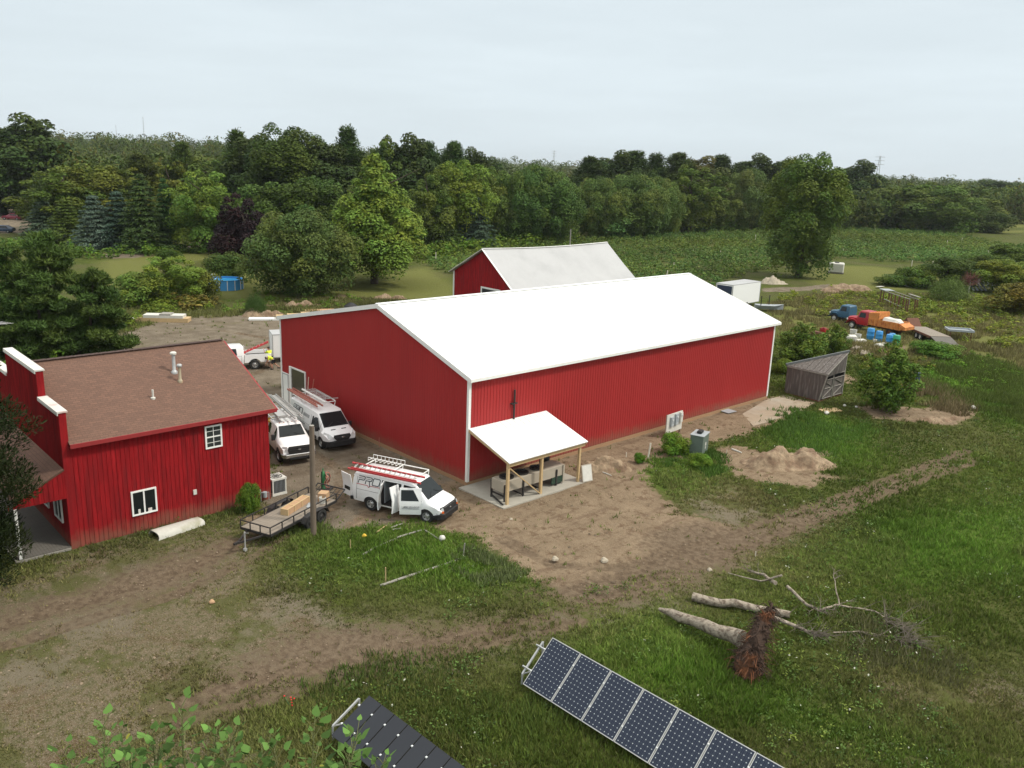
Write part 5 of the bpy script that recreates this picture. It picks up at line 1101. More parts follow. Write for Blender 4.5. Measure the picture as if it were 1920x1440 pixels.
def ladder(L, wd, m, rung='alu', n=None, ext=True, name='ladder', rungs_off=0.0):
    r = thing(name, None, 'ladder'); b = MB()
    for y in (-wd/2, wd/2): b.box((0, y-.03, 0), (L, y+.03, .10))
    o = b.build('rail', m, r); b = MB()
    k = int(L/.305)
    for i in range(1, k): b.cyl((i*.305, -wd/2, .06), (i*.305, wd/2, .06), .026, 6)
    b.build('rung', rung, r)
    if ext:
        b = MB()
        for y in (-wd/2+.045, wd/2-.045): b.box((.2, y-.015, .09), (L-.25, y+.015, .165))
        b.build('fly_rail', m, r); b = MB()
        for i in range(1, k-1): b.cyl((i*.305+.12, -wd/2+.05, .13), (i*.305+.12, wd/2-.05, .13), .018, 6)
        b.build('fly_rung', rung, r)
    return r
def rack(B, par, xs, z, w, rails=True, m='white_paint'):
    b = MB()
    for x in xs:
        b.bar((x, -w, z), (x, w, z), .04)
        for sd in (-1, 1): b.bar((x, sd*w, z), (x, sd*(w-.06), z-.25), .035)
    if rails:
        for sd in (-1, 1): b.bar((xs[0], sd*w, z+.02), (xs[-1], sd*w, z+.02), .04)
    return b.build('ladder_rack', m, par)

# --- cargo van with its doors open
BE = Body([(-2.85, .50, 1.15, 1.90, .88, .95, .76), (-2.72, .42, 1.15, 2.02, .94, 1.0, .83), (-1.0, .38, 1.15, 2.07, .95, 1.01, .85), (.75, .38, 1.15, 2.05, .95, 1.01, .83), (.95, .38, 1.14, 1.97, .95, 1.01, .79),
          (1.72, .38, 1.08, 1.27, .95, 1.01, .88), (2.2, .40, .98, 1.16, .95, 1.0, .84), (2.44, .45, .86, 1.04, .88, .94, .76), (2.54, .5, .78, .9, .78, .84, .68)])
ve = thing('cargo_van', 'white cargo van with side and rear doors open and a red ladder on its roof', 'van', (.78, -4.62, 0), rad(23))
cuts = arches((1.72, -1.68), .45)
cuts.append(cutter(lambda b: b.box((-1.02, -1.3, .48), (.16, .25, 1.86)))); cuts.append(cutter(lambda b: b.prism([(.30, -1.3, .5), (1.42, -1.3, .5), (1.42, -1.3, 1.15), (.95, -1.3, 1.83), (.30, -1.3, 1.86)], (0, 1.0, 0))))
cuts.append(cutter(lambda b: b.box((-3.0, -.82, .62), (-2.2, -.04, 1.78))))
BE.mesh('body', 'car_white', ve, cuts)
wscreen(BE, .97, 1.72, ve); sidewin(BE, (.35, 1.46, 1.0, .35), 1.2, 1.84, 1, 'side_window', 'glass_dark', ve)
b = MB(); b.loft([[(x, -w, .32), (x, w, .32), (x, w, h), (x, -w, h)] for x, w, h in ((2.12, 1.02, .52), (2.42, 1.0, .62), (2.58, .9, .64), (2.68, .72, .62))]); b.build('front_bumper', 'black', ve, bevel=.02)
b = MB(); b.loft([[(x, -w, z0), (x, w, z0), (x-.06, w*.97, z1), (x-.06, -w*.97, z1)] for x, w, z0, z1 in ((2.32, .97, .63, .92), (2.53, .86, .63, .96), (2.59, .72, .63, .95))]); b.build('grille', 'black', ve)
for sd in (-1, 1):
    b = MB(); b.prism([(2.37, sd*.88, .78), (2.59, sd*.70, .78), (2.55, sd*.70, .92), (2.31, sd*.88, .92)], (.035, sd*.03, 0)); h = b.build('headlight', 'lamp_clear', ve)
    b = MB(); b.prism([(2.35, sd*.90, .66), (2.60, sd*.70, .66), (2.60, sd*.70, .765), (2.35, sd*.90, .765)], (.035, sd*.04, 0)); b.build('turn_signal', 'amber', h)
b = MB(); b.prism([(2.612, -.09, .78), (2.612, .0, .74), (2.612, .09, .78), (2.612, .0, .82)], (.02, 0, 0)); b.build('emblem', 'chrome', ve)
b = MB(); b.box((-2.97, -.98, .42), (-2.82, .98, .62)); b.build('rear_bumper', 'black', ve, bevel=.01)
for x in (1.72, -1.68):
    for y in (-.88, .88): wheel(ve, x, y, .385)
strokes(BE, ve, -2.52, 1.46, .40)
mirror(BE, 1.3, 1.18, 1, ve)
def door(par, hx, hy, w, prof, ang, fwd, name, win=None, hz=.95, m='car_white', letter=False):
    """hinged panel; prof = [(inward offset, z)...]; closed it runs from the hinge backwards (fwd=-1) or forwards (fwd=1)"""
    d = bpy.data.objects.new('h', None); b = MB(); n = len(prof); th = .05
    rings = []
    for t, k in ((0, 1), (w*.5, 1), (w, 1)): rings.append([(fwd*t, o, z) for o, z in prof]+[(fwd*t, o+th, z) for o, z in prof[::-1]])
    b.loft(rings); o = b.build(name, m, par, smooth=30); o.location = (hx, hy, 0); o.rotation_euler = (0, 0, ang); bpy.data.objects.remove(d)
    b = MB(); b.box((fwd*w*.93-.04, -.02, hz-.08), (fwd*w*.93+.04, 0.0, hz+.12)); b.build('handle', 'black', o)
    if win:
        x0, x1, z0, z1 = win; f = lambda z: np.interp(z, [p[1] for p in prof], [p[0] for p in prof])
        b = MB(); b.prism([(fwd*x0, f(z0)-.012, z0), (fwd*x1, f(z0)-.012, z0), (fwd*x1, f(z1)-.012, z1), (fwd*(x0+.30 if fwd < 0 and w > 1 else x0), f(z1)-.012, z1)], (0, th+.024, 0)); b.build('window', 'glass_dark', o)
    return o
PRF = [(0, .42), (-.03, .66), (-.03, 1.15), (.10, 1.6), (.15, 1.86)]
fd = door(ve, 1.42, -.985, 1.12, PRF, rad(26), -1, 'front_door', win=(.12, 1.04, 1.2, 1.76))
t = text_mesh('1.800.555.0157', .15, 'phone_number', 'decal_black', fd, Matrix(((1, 0, 0, -.56), (0, 0, -1, -.045), (0, 1, 0, .80), (0, 0, 0, 1))))
b = MB(); b.box((-1.02, -.048, .755), (-.1, -.034, .765)); b.build('underline', 'decal_black', fd)
door(ve, .18, -.985, .66, PRF, rad(80), -1, 'side_door')
door(ve, -1.04, -.985, .62, PRF, rad(-72), 1, 'side_door')
door(ve, -2.88, -.90, .82, [(0, .55), (-.02, .9), (-.02, 1.2), (.05, 1.6), (.10, 1.85)], rad(160), 1, 'rear_door', win=(.18, .66, .86, 1.06))
rack(BE, ve, (-2.5, -.75, .85), 2.26, .78)
ve.scale = (.96, .96, .93)
b = MB()   # wire basket carrier on the left half of the rack
for y in (.2, .72): b.bar((-2.6, y, 2.55), (-.6, y, 2.55), .03)
for i in range(9): b.bar((-2.6+i*.25, .2, 2.36), (-2.6+i*.25, .2, 2.55), .02); b.bar((-2.6+i*.25, .72, 2.36), (-2.6+i*.25, .72, 2.55), .02); b.bar((-2.6+i*.25, .2, 2.37), (-2.6+i*.25, .72, 2.37), .02)
b.build('carrier_basket', 'white_paint', ve)
b = MB(); b.box((-1.0, -.1, .48), (.2, .2, .9)); b.build('floor_bin', 'dark_metal', ve)
b = MB()
for z in (.95, 1.3, 1.62): b.box((-.98, .02, z), (.18, .22, z+.03))
b.box((-1.0, -.72, .5), (-.94, .2, 1.82)); b.build('shelf', 'util_grey', ve)
RV = Matrix.Rotation(rad(23), 4, 'Z') @ Matrix.Diagonal((.96, .96, .93, 1)); VE = Vector((.78, -4.62, 0))
def onv(p, O=VE, R_=RV): return tuple(O+R_ @ Vector(p))
tb = MB(); tb.lathe((0, 0, 0), [(.001, 0), (.16, .01), (.18, .15), (.14, .3), (.001, .32)], 12); tb.bar((-.15, 0, .3), (.15, 0, .36), .04); o = tb.build('tool_bag', 'fibre_red', smooth=50); put(o, onv((-.35, -.62, .48)), rad(23)); tag(o, 'red tool bag just inside the open side door of the van', 'bag')
tb = MB(); tb.box((-.18, -.15, 0), (.18, .15, .3)); tb.bar((-.12, 0, .3), (.12, 0, .34), .03); o = tb.build('tool_case', 'car_red', bevel=.02); put(o, onv((-.25, -.2, .9)), rad(30)); tag(o, 'dark red tool case on the bin inside the open van', 'case')
la = ladder(4.5, .46, 'fibre_red'); put(la, onv((-3.05, -.80, 2.27)), rad(23), rx=rad(24), sc=.95); la['label'] = 'bright red extension ladder lying along the roof edge of the open white van'; la['group'] = 'red ladders on van roofs'

# --- high roof van by the gable wall
BT = Body([(-3.0, .5, 1.12, 1.98, .92, .98, .78), (-2.85, .42, 1.12, 2.10, .97, 1.02, .85), (.95, .40, 1.12, 2.12, .98, 1.03, .85), (1.22, .40, 1.12, 2.03, .98, 1.03, .80), (2.12, .40, 1.08, 1.33, .98, 1.03, .87), (2.66, .42, .98, 1.12, .96, 1.0, .80), (2.90, .5, .80, .95, .84, .88, .66)])
vt = thing('cargo_van', 'white high roof cargo van with ladders on its rack beside the gable wall', 'van', (-12.05, -2.02, 0), rad(-6))
BT.mesh('body', 'car_white', vt, arches((1.98, -1.75), .43, 1.03))
wscreen(BT, 1.25, 2.1, vt, .93)
for sd in (-1, 1):
    sidewin(BT, (.62, 1.86, 1.32, .72), 1.16, 1.78, sd, 'side_window', 'glass_dark', vt); mirror(BT, 1.66, 1.2, sd, vt, s=1.15)
    b = MB(); b.add([(2.35, sd*.99, .98), (2.80, sd*.86, .84), (2.86, sd*.62, .94), (2.70, sd*.78, 1.06), (2.36, sd*.95, 1.12)]+[(2.40, sd*1.03, .98), (2.86, sd*.89, .85), (2.93, sd*.62, .95), (2.74, sd*.79, 1.10), (2.38, sd*.96, 1.16)], [(0, 1, 2, 3, 4), (5, 9, 8, 7, 6), (0, 5, 6, 1), (1, 6, 7, 2), (2, 7, 8, 3), (3, 8, 9, 4), (4, 9, 5, 0)]); b.build('headlight', 'lamp_clear', vt)
    b = MB(); b.prism([(-2.6, sd*1.035, .50), (1.4, sd*1.04, .50), (1.4, sd*1.04, .68), (-2.6, sd*1.035, .68)], (0, sd*.03, 0)); b.build('side_moulding', 'dark_metal', vt)
b = MB(); b.loft([[(x, -w, .34), (x, w, .34), (x, w, h), (x, -w, h)] for x, w, h in ((2.38, 1.05, .62), (2.78, 1.0, .66), (2.96, .86, .68), (3.06, .6, .66))]); b.build('front_bumper', 'black', vt, bevel=.02)
b = MB(); b.prism([(2.97, -.40, .70), (2.97, .40, .70), (2.90, .56, .88), (2.86, .52, 1.02), (2.86, -.52, 1.02), (2.90, -.56, .88)], (.05, 0, 0)); g = b.build('grille', 'black', vt)
b = MB()
for z in (.79, .88): b.box((3.0, -.44, z), (3.035, .44, z+.03))
b.build('grille_bar', 'dark_metal', g)
b = MB(); b.lathe((0, 0, 0), [(.001, 0), (.075, 0), (.07, .02), (.001, .025)], 14); o = b.build('emblem', 'chrome', vt); o.location = (3.03, 0, .9); o.rotation_euler = (0, rad(85), 0); o.scale = (.6, 1.3, 1)
b = MB()
for y in (-.5, .2): b.box((2.36, y, 1.20), (2.42, y+.3, 1.25))
b.build('hood_vent', 'black', vt)
for x in (1.98, -1.75):
    for y in (-.9, .9): wheel(vt, x, y, .36)
strokes(BT, vt, -2.3, 1.42, .42)
b = MB()     # small unreadable line of print beside the wordmark, and a lower strip
for i in range(7): b.bar(BT.side(-.62+i*.13, 1.48, -1, .013), BT.side(-.58+i*.13, 1.68, -1, .013), .035, .01, up=(0, -1, 0))
for i in range(11): b.bar(BT.side(-1.9+i*.15, .98, -1, .013), BT.side(-1.82+i*.15, .98, -1, .013), .01, .06)
b.build('lettering', 'decal_black', vt)
def seams(B, par, xs, z0, z1, sds=(-1, 1)):
    for sd in sds:
        b = MB()
        for x in xs:
            zs = [z0, (z0+z1)/2, z1] if z1 <= B.at(x)[2] else [z0, B.at(x)[2], z1]
            for p, q in zip(zs, zs[1:]): b.bar(B.side(x, p, sd, .002), B.side(x, q, sd, .002), .014, .008, up=(0, 1, 0))
        b.bar(B.side(xs[0], B.at(xs[0])[2]-.02, sd, .003), B.side(xs[-1], B.at(xs[-1])[2]-.02, sd, .003), .012, .008, up=(0, 1, 0)); b.build('panel_gap', 'black', par)
seams(BT, vt, (-2.3, -.95, .5, 1.8), .55, 1.8); seams(BE, ve, (-2.55, -1.12), .55, 1.8, (-1,)); seams(BE, ve, (.30, 1.44), .5, 1.15, (1,))
rack(BT, vt, (-2.6, -1.2, .2), 2.36, .85)
b = MB(); b.cyl((-3.1, .05, 2.45), (.5, .05, 2.45), .065, 12); b.build('conduit_tube', 'white_paint', vt, smooth=50)
b = MB()
for i in range(14): b.bar((-3.0+i*.2, .25, 2.42), (-3.0+i*.2, .85, 2.42), .022)
for y in (.25, .45, .65, .85): b.bar((-3.0, y, 2.44), (-.3, y, 2.44), .025)
b.bar((-.4, .2, 2.43), (.2, 1.05, 2.53), .04); b.build('rack_basket', 'alu', vt)
RT = Matrix.Rotation(rad(-6), 4, 'Z'); VT = Vector((-12.05, -2.02, 0))
la = ladder(4.7, .36, 'fibre_faded', rung='fibre_faded'); put(la, onv((-3.6, -.60, 2.40), VT, RT), rad(-6)); la['label'] = 'faded pinkish red ladder on the rack of the high roof van'; la['group'] = 'red ladders on van roofs'

# --- pickups
def pickup(label, loc, rz, bed='open', wheels='rim_steel', grille=True, hoodk=0.0, armat='car_white', crew=False):
    B = Body([(-.62 if not crew else -.9, .52, 1.22, 1.86, .92, .98, .72), (-.48 if not crew else -.75, .50, 1.22, 1.95, .94, .99, .76), (.85, .48, 1.22, 1.96, .94, .99, .76), (1.05, .48, 1.22, 1.90, .94, .99, .73), (1.62, .48, 1.18, 1.34, .94, .99, .84), (2.6, .50, 1.08, 1.24, .93, .98, .82), (2.86, .54, .98, 1.12, .88, .94, .76)])
    v = thing('pickup_truck', label, 'pickup truck', loc, rz)
    B.mesh('body', 'car_white', v, arches((1.95,), .47, 1.0, z=.42)); wscreen(B, 1.07, 1.60, v, .92)
    for sd in (-1, 1):
        sidewin(B, (-.35, 1.42, 1.08, -.3), 1.27, 1.80, sd, 'side_window', 'glass_dark', v); mirror(B, 1.32, 1.3, sd, v, s=1.25)
        b = MB(); b.prism([(2.72, sd*.93, .92), (2.90, sd*.72, .92), (2.86, sd*.68, 1.16), (2.66, sd*.90, 1.14)], (.04, sd*.03, 0)); b.build('headlight', 'lamp_clear', v)
        b = MB(); b.box((-.3, sd*.985-.01, 1.0), (-.14, sd*.985+.01, 1.05)); b.build('door_handle', 'black', v)
    b = MB(); b.prism([(2.90, -.62, .74), (2.90, .62, .74), (2.90, .68, .95), (2.86, .60, 1.16), (2.86, -.60, 1.16), (2.90, -.68, .95)], (.07, 0, 0)); g = b.build('grille', 'black', v, bevel=.015)
    seams(B, v, (-.40 if not crew else -.7, 1.42), .6, 1.22)
    b = MB()
    for z in (.82, .94, 1.05): b.box((2.965, -.56, z), (2.985, .56, z+.03))
    b.build('grille_bar', 'dark_metal', g); b = MB(); b.lathe((0, 0, 0), [(.001, 0), (.07, 0), (.065, .02), (.001, .025)], 14); o = b.build('emblem', 'chrome', v); o.location = (2.985, 0, .97); o.rotation_euler = (0, rad(88), 0); o.scale = (.5, 1.5, 1)
    b = MB(); b.loft([[(x, -w, .50), (x, w, .50), (x, w, .72), (x, -w, .72)] for x, w in ((2.6, 1.0), (2.92, .98), (3.05, .8))]); fb = b.build('front_bumper', 'chrome', v, bevel=.02)
    b = MB(); b.box((2.7, -.6, .42), (3.07, .6, .55)); b.build('air_dam', 'black', fb)
    b = MB(); x0, x1 = -3.1, (-.66 if not crew else -.94)
    side = [(x0, .6), (-1.75-.5, .6)]+[(-1.75-.5*cos(k*pi/10), .42+.5*sin(k*pi/10)) for k in range(2, 9)]+[(-1.25, .6), (x1, .6), (x1, 1.28), (x0, 1.28)]
    for sd in (-1, 1): b.prism([(x, sd*.89, z) for x, z in side], (0, sd*.08, 0))
    for a, c in (((x0, -.88, .6), (x0+.08, .88, 1.27)), ((x1-.08, -.88, .6), (x1, .88, 1.27)), ((x0+.08, -.88, .90), (x1-.08, .88, .95))): b.box(a, c)
    b.build('bed', 'car_white', v)
    b = MB(); b.box((x0+.09, -.87, .952), (x1-.09, .87, .97)); b.build('bed_liner', 'black', v); b = MB(); b.box((x0-.14, -.95, .5), (x0-.01, .95, .66)); b.build('rear_bumper', 'chrome', v)
    for sd in (-1, 1): b = MB(); b.box((x0-.02, sd*.88-.08, .92), (x0+.03, sd*.88+.08, 1.24)); b.build('tail_light', 'lamp_red', v)
    for x in (1.95, -1.75):
        for y in (-.88, .88): wheel(v, x, y, .41, .25, wheels)
    return v, B
vf, BF = pickup('white pickup truck with black grille and aluminium ladders on its rack', (-11.30, -5.02, 0), rad(-12))
b = MB()
for i in range(5): b.lathe((.72, -.5+i*.25, 1.965), [(.035, 0), (.03, .035), (.001, .04)], 8)
b.build('cab_light', 'fibre_faded', vf)
b = MB()
for a, c in (((-3.08, -.99, 1.285), (-.7, -.62, 1.72)), ((-3.08, .62, 1.285), (-.7, .99, 1.72))): b.box(a, c)
b.build('tool_box', 'car_white', vf, bevel=.01)
b = MB()
for x in (-3.0, -1.9, -.8, .6):
    b.bar((x, -.9, 2.25), (x, .9, 2.25), .06)
    if x < 0:
        for sd in (-1, 1): b.bar((x, sd*.88, 1.3), (x, sd*.88, 2.25), .05)
for sd in (-1, 1): b.bar((-3.1, sd*.9, 2.25), (.8, sd*.9, 2.25), .06)
b.build('ladder_rack', 'alu', vf)
RF = Matrix.Rotation(rad(-12), 4, 'Z'); VF = Vector((-11.30, -5.02, 0))
la = ladder(5.6, .42, 'alu'); put(la, onv((-4.2, .45, 2.3), VF, RF), rad(-12)); la['label'] = 'long aluminium extension ladder on the left side of the pickup rack'
b = MB(); b.box((0, -.25, 0), (4.2, .25, .13)); b.box((0, -.27, -.02), (4.2, -.25, .15)); b.box((0, .25, -.02), (4.2, .27, .15)); o = b.build('work_plank', 'alu'); put(o, onv((-3.4, -.35, 2.3), VF, RF), rad(-12)); tag(o, 'wide grey aluminium work plank on the pickup rack next to the ladder', 'plank')
b = MB(); b.box((0, 0, 0), (.7, .5, .12)); b.cyl((.1, .1, .12), (.6, .4, .2), .06, 8); o = b.build('yellow_bag', 'yellow', bevel=.03); put(o, onv((-1.0, -.92, 1.72), VF, RF), rad(-5)); tag(o, 'yellow bundle on top of the pickup tool box', 'bundle')
vp, BP = pickup('white crew cab pickup beyond the shop roof with a ladder in its open bed', (-32.3, 1.35, 0), rad(252), crew=True)
la = ladder(2.9, .42, 'fibre_red', ext=False); put(la, (-32.0, 1.6, 1.0), rad(62), ry=rad(-24)); la['label'] = 'red and white step ladder slanting out of the far pickup bed'
b = MB(); b.tube([(0, 0, 0), (.1, 0, .8), (.9, 0, .8), (1.0, 0, 0)], .025, 6); b.tube([(0, .4, 0), (.1, .4, .8), (.9, .4, .8), (1.0, .4, 0)], .025, 6); b.bar((.1, 0, .8), (.1, .4, .8), .03); b.bar((.9, 0, .8), (.9, .4, .8), .03); o = b.build('pipe_hoop', 'alu', smooth=50); put(o, (-32.3, 1.5, .98), rad(70)); tag(o, 'bent grey pipe frame standing in the far pickup bed', 'pipe frame')

# --- enclosed trailers
def box_trailer(label, loc, rz, L, Wd, H, dark_end=False):
    t = thing('box_trailer', label, 'trailer', loc, rz)
    MB().box((-L/2, -Wd/2, .5), (L/2, Wd/2, H)).build('body', 'white_metal', t, bevel=.03)
    b = MB(); b.box((-L/2-.01, -Wd/2-.01, H-.06), (L/2+.01, Wd/2+.01, H+.015)); b.build('roof', 'old_white_roof', t)
    b = MB()
    for x in (-L/2, L/2):
        for y in (-Wd/2, Wd/2): b.box((x-.035, y-.035, .48), (x+.035, y+.035, H-.01))
    b.box((-L/2, -Wd/2-.03, .46), (L/2, -Wd/2+.02, .54)); b.box((-L/2, Wd/2-.02, .46), (L/2, Wd/2+.03, .54)); b.build('corner_post', 'galv', t)
    if dark_end: b = MB(); b.box((-L/2-.04, -Wd/2+.15, 1.0), (-L/2-.012, Wd/2-.15, H-.2)); b.build('opening', 'car_navy', t)  # flat dark panel on the closed end, painting the shade inside
    for x in (-.45, .45):
        for y in (-Wd/2+.08, Wd/2-.08): wheel(t, x, y, .34, .2)
    b = MB(); b.bar((L/2, -.5, .45), (L/2+1.2, 0, .45), .09); b.bar((L/2, .5, .45), (L/2+1.2, 0, .45), .09); b.cyl((L/2+1.0, 0, 0), (L/2+1.0, 0, .7), .035, 8); b.build('tongue', 'dark_metal', t); return t
# far one behind the barn: visible near its right rear corner
pA = G(1376, 549, 1.0); pB = G(1424, 566, .55)
box_trailer('white box trailer with dark opening half hidden behind the big barn roof', (-28.2, 70.4, 0), rad(92), 7.0, 2.5, 3.2, True)
box_trailer('white enclosed trailer peeking out behind the left corner of the big barn', (-32.3, 7.3, 0), rad(70), 4.2, 2.1, 2.5)
o = MB().box((0, 0, 0), (1.1, .5, .16)).build('orange_board', 'orange', bevel=.02); put(o, (-32.7, 6.2, 2.52), rad(60)); tag(o, 'orange board on top of the trailer behind the barn corner', 'board')
# ------------------------------------------------------------ people
def skin(name, joints, edges, m, parent, sub=2):
    me = bpy.data.meshes.new(name); me.from_pydata([j[0] for j in joints], edges, []); o = bpy.data.objects.new(name, me); COL.objects.link(o)
    md = o.modifiers.new('s', 'SKIN')
    for i, j in enumerate(joints): me.skin_vertices[0].data[i].radius = (j[1], j[1] if len(j) < 3 else j[2])
    me.skin_vertices[0].data[0].use_root = True
    md.use_smooth_shade = True; s2 = o.modifiers.new('d', 'SUBSURF'); s2.levels = sub; s2.render_levels = sub
    dg = bpy.context.evaluated_depsgraph_get(); n = bpy.data.meshes.new_from_object(o.evaluated_get(dg)); o.modifiers.clear(); o.data = n; n.name = name
    n.materials.clear(); n.materials.append(MT[m]); o.parent = parent; return o
def person(label, loc, rz, hip, chest, head, feet, knees, hands, elbows):
    """pose given by joints in metres: (left, right) pairs for limbs; faces +x"""
    p = thing('person', label, 'person', loc, rz); hip, chest, head = Vector(hip), Vector(chest), Vector(head)
    neck = chest+(head-chest)*.45; J = [(hip, .125, .15), (hip.lerp(chest, .5), .11, .145), (chest, .12, .17), (neck, .055), (head-(head-chest).normalized()*.06, .075), (head+(head-chest).normalized()*.06, .085, .08)]; E = [(0, 1), (1, 2), (2, 3), (3, 4), (4, 5)]
    for s, (f, k, h, e) in zip((1, -1), zip(feet, knees, hands, elbows)):
        i = len(J); f, k, h, e = map(Vector, (f, k, h, e)); sh = chest+Vector((0, s*.19, .03)); hp = hip+Vector((0, s*.10, -.05))
        J += [(hp, .09), (k, .06), (f+Vector((-.02, 0, .08)), .042), (f+Vector((.12, 0, .03)), .035)]; E += [(0, i), (i, i+1), (i+1, i+2), (i+2, i+3)]
        J += [(sh, .06), (e, .043), (h, .028), (h+(h-e).normalized()*.07, .034, .018)]; E += [(2, i+4), (i+4, i+5), (i+5, i+6), (i+6, i+7)]
        d = (h-e).normalized(); side = d.cross(Vector((0, 0, 1))); side = side.normalized() if side.length > .1 else Vector((0, 1, 0)); pm = h+d*.07; n0 = i+7
        for q, L in ((-.028, .07), (-.010, .085), (.010, .08), (.028, .062)):
            j = len(J); J += [(pm+side*q+d*.03, .0095), (pm+side*q*1.15+d*(.03+L*.6)+Vector((0, 0, -.012)), .008), (pm+side*q*1.15+d*(.02+L*.9)+Vector((0, 0, -.035)), .007)]; E += [(n0, j), (j, j+1), (j+1, j+2)]
        j = len(J); J += [(h+side*s*.045+d*.04, .011), (h+side*s*.06+d*.08, .009)]; E += [(i+6, j), (j, j+1)]
    skin('body', J, E, 'skin', p)
    # shirt, shorts, hair and boots follow the body
    T = [(hip.lerp(chest, .12), .15, .175), (hip.lerp(chest, .55), .135, .17), (chest, .14, .19), (chest.lerp(neck, .6), .085)]; ET = [(0, 1), (1, 2), (2, 3)]
    for s, e in zip((1, -1), elbows): i = len(T); sh = chest+Vector((0, s*.19, .03)); T += [(sh, .08), (sh.lerp(Vector(e), .75), .062)]; ET += [(2, i), (i, i+1)]
    skin('shirt', T, ET, 'hivis', p)
    T = [(hip, .15, .18)]; ET = []
    for s, k in zip((1, -1), knees): i = len(T); hp = hip+Vector((0, s*.10, -.06)); T += [(hp, .115), (hp.lerp(Vector(k), .8), .088)]; ET += [(0, i), (i, i+1)]
    skin('shorts', T, ET, 'cloth_black', p)
    hd = (head-chest).normalized()
    b = MB(); b.lathe((0, 0, 0), [(.105, -.02), (.112, .03), (.095, .09), (.05, .125), (.001, .13)], 14); h = b.build('hair', 'hair', p, smooth=60); h.location = head+Vector((-.012, 0, .01)); h.rotation_euler = hd.to_track_quat('Z', 'Y').to_euler()
    b = MB(); b.box((.085, -.02, -.04), (.115, .02, .0)); b.box((.08, -.028, -.075), (.10, .028, -.062))
    n = b.build('nose', 'skin', h, bevel=.008)
    for f in feet: b = MB(); b.box((f[0]-.09, f[1]-.05, f[2]), (f[0]+.18, f[1]+.05, f[2]+.11)); b.build('boot', 'dark_metal', p, bevel=.025)
    return p
person('person in yellow shirt and black shorts standing at the pickup tailgate, reaching for the ladder', (-30.7, 4.0, 0), rad(190), (0, 0, .92), (.10, 0, 1.38), (.16, 0, 1.66), ((0, .12, 0), (-.12, -.12, 0)), ((.04, .12, .48), (-.02, -.12, .48)), ((.52, .2, 1.52), (.5, -.16, 1.5)), ((.32, .26, 1.26), (.30, -.26, 1.26)))
person('person in yellow shirt and black shorts bending low beside the trailer', (-30.1, 4.0, 0), rad(250), (0, 0, .78), (.36, 0, 1.02), (.58, 0, .98), ((.12, .14, 0), (-.5, -.16, 0)), ((.26, .16, .42), (-.14, -.15, .42)), ((.62, .16, .52), (.6, -.12, .5)), ((.48, .26, .76), (.46, -.26, .76)))

# ------------------------------------------------------------ yard things
def at(u, v, z=0): p = G(u, v); return (p.x, p.y, z)
pl = thing('utility_pole', 'short bare wooden utility pole standing beside the flatbed trailer', 'pole', at(588, 1003))
MB().cyl((0, 0, -.3), (.02, .02, 5.45), .145, 14, .115).build('pole', 'pole_wood', pl, smooth=50); MB().cyl((.02, .02, 5.45), (.02, .02, 5.47), .112, 14).build('pole_top', 'pale_wood', pl)
MB().box((-.17, -.03, 1.2), (-.13, .03, 1.5)).build('tag_plate', 'galv', pl)
ft = thing('flatbed_trailer', 'black railed flatbed trailer with weathered plank deck beside the utility pole', 'trailer', (-1.20, -10.15, 0), rad(-69))
LT, WT = 2.42, .86
b = MB()
for i in range(9): y = -WT+i*(2*WT/9)+.004; b.box((-LT, y, .60), (LT, y+2*WT/9-.01, .645))
b.build('deck', 'plank', ft)
b = MB()
for y in (-WT-.03, WT+.03): b.bar((-LT, y, .58), (LT, y, .58), .06, .12); b.bar((-LT, y, .98), (LT, y, .98), .045)
for x in (-LT, LT): b.bar((x, -WT, .58), (x, WT, .58), .06, .12)
b.bar((LT, -WT, .98), (LT, WT, .98), .045); b.build('frame', 'dark_metal', ft)
for i in range(7):
    x = -LT+i*(2*LT/6)
    for y in (-WT-.03, WT+.03): MB().box((x-.022, y-.022, .63), (x+.022, y+.022, .96)).build('rail_post', 'dark_metal', ft)
for y in (-.3, .3): MB().box((LT-.02, y-.022, .63), (LT+.02, y+.022, .96)).build('rail_post', 'dark_metal', ft)
g = thing('x', None, None); bpy.data.objects.remove(g)
b = MB(); b.bar((-LT-.05, -WT, .60), (-LT-.75, -WT, .95), .05); b.bar((-LT-.05, WT, .60), (-LT-.75, WT, .95), .05); b.bar((-LT-.75, -WT, .95), (-LT-.75, WT, .95), .05); b.bar((-LT-.4, -WT, .78), (-LT-.4, WT, .78), .03)
for i in range(8): y = -WT+i*.245; b.bar((-LT-.05, y, .6), (-LT-.75, y, .95), .02)
b.build('ramp_gate', 'dark_metal', ft)
b = MB(); b.bar((LT, -.5, .52), (LT+1.15, 0, .48), .08); b.bar((LT, .5, .52), (LT+1.15, 0, .48), .08); b.box((LT+1.1, -.05, .45), (LT+1.35, .05, .55)); tg = b.build('tongue', 'dark_metal', ft)
b = MB(); b.cyl((LT+.85, .16, .12), (LT+.85, .16, .95), .035, 8); b.cyl((LT+.85, .16, .9), (LT+.85, .4, .95), .015, 6); b.cyl((LT+.85, .11, .09), (LT+.85, .21, .09), .09, 12); b.build('jack', 'alu', tg)
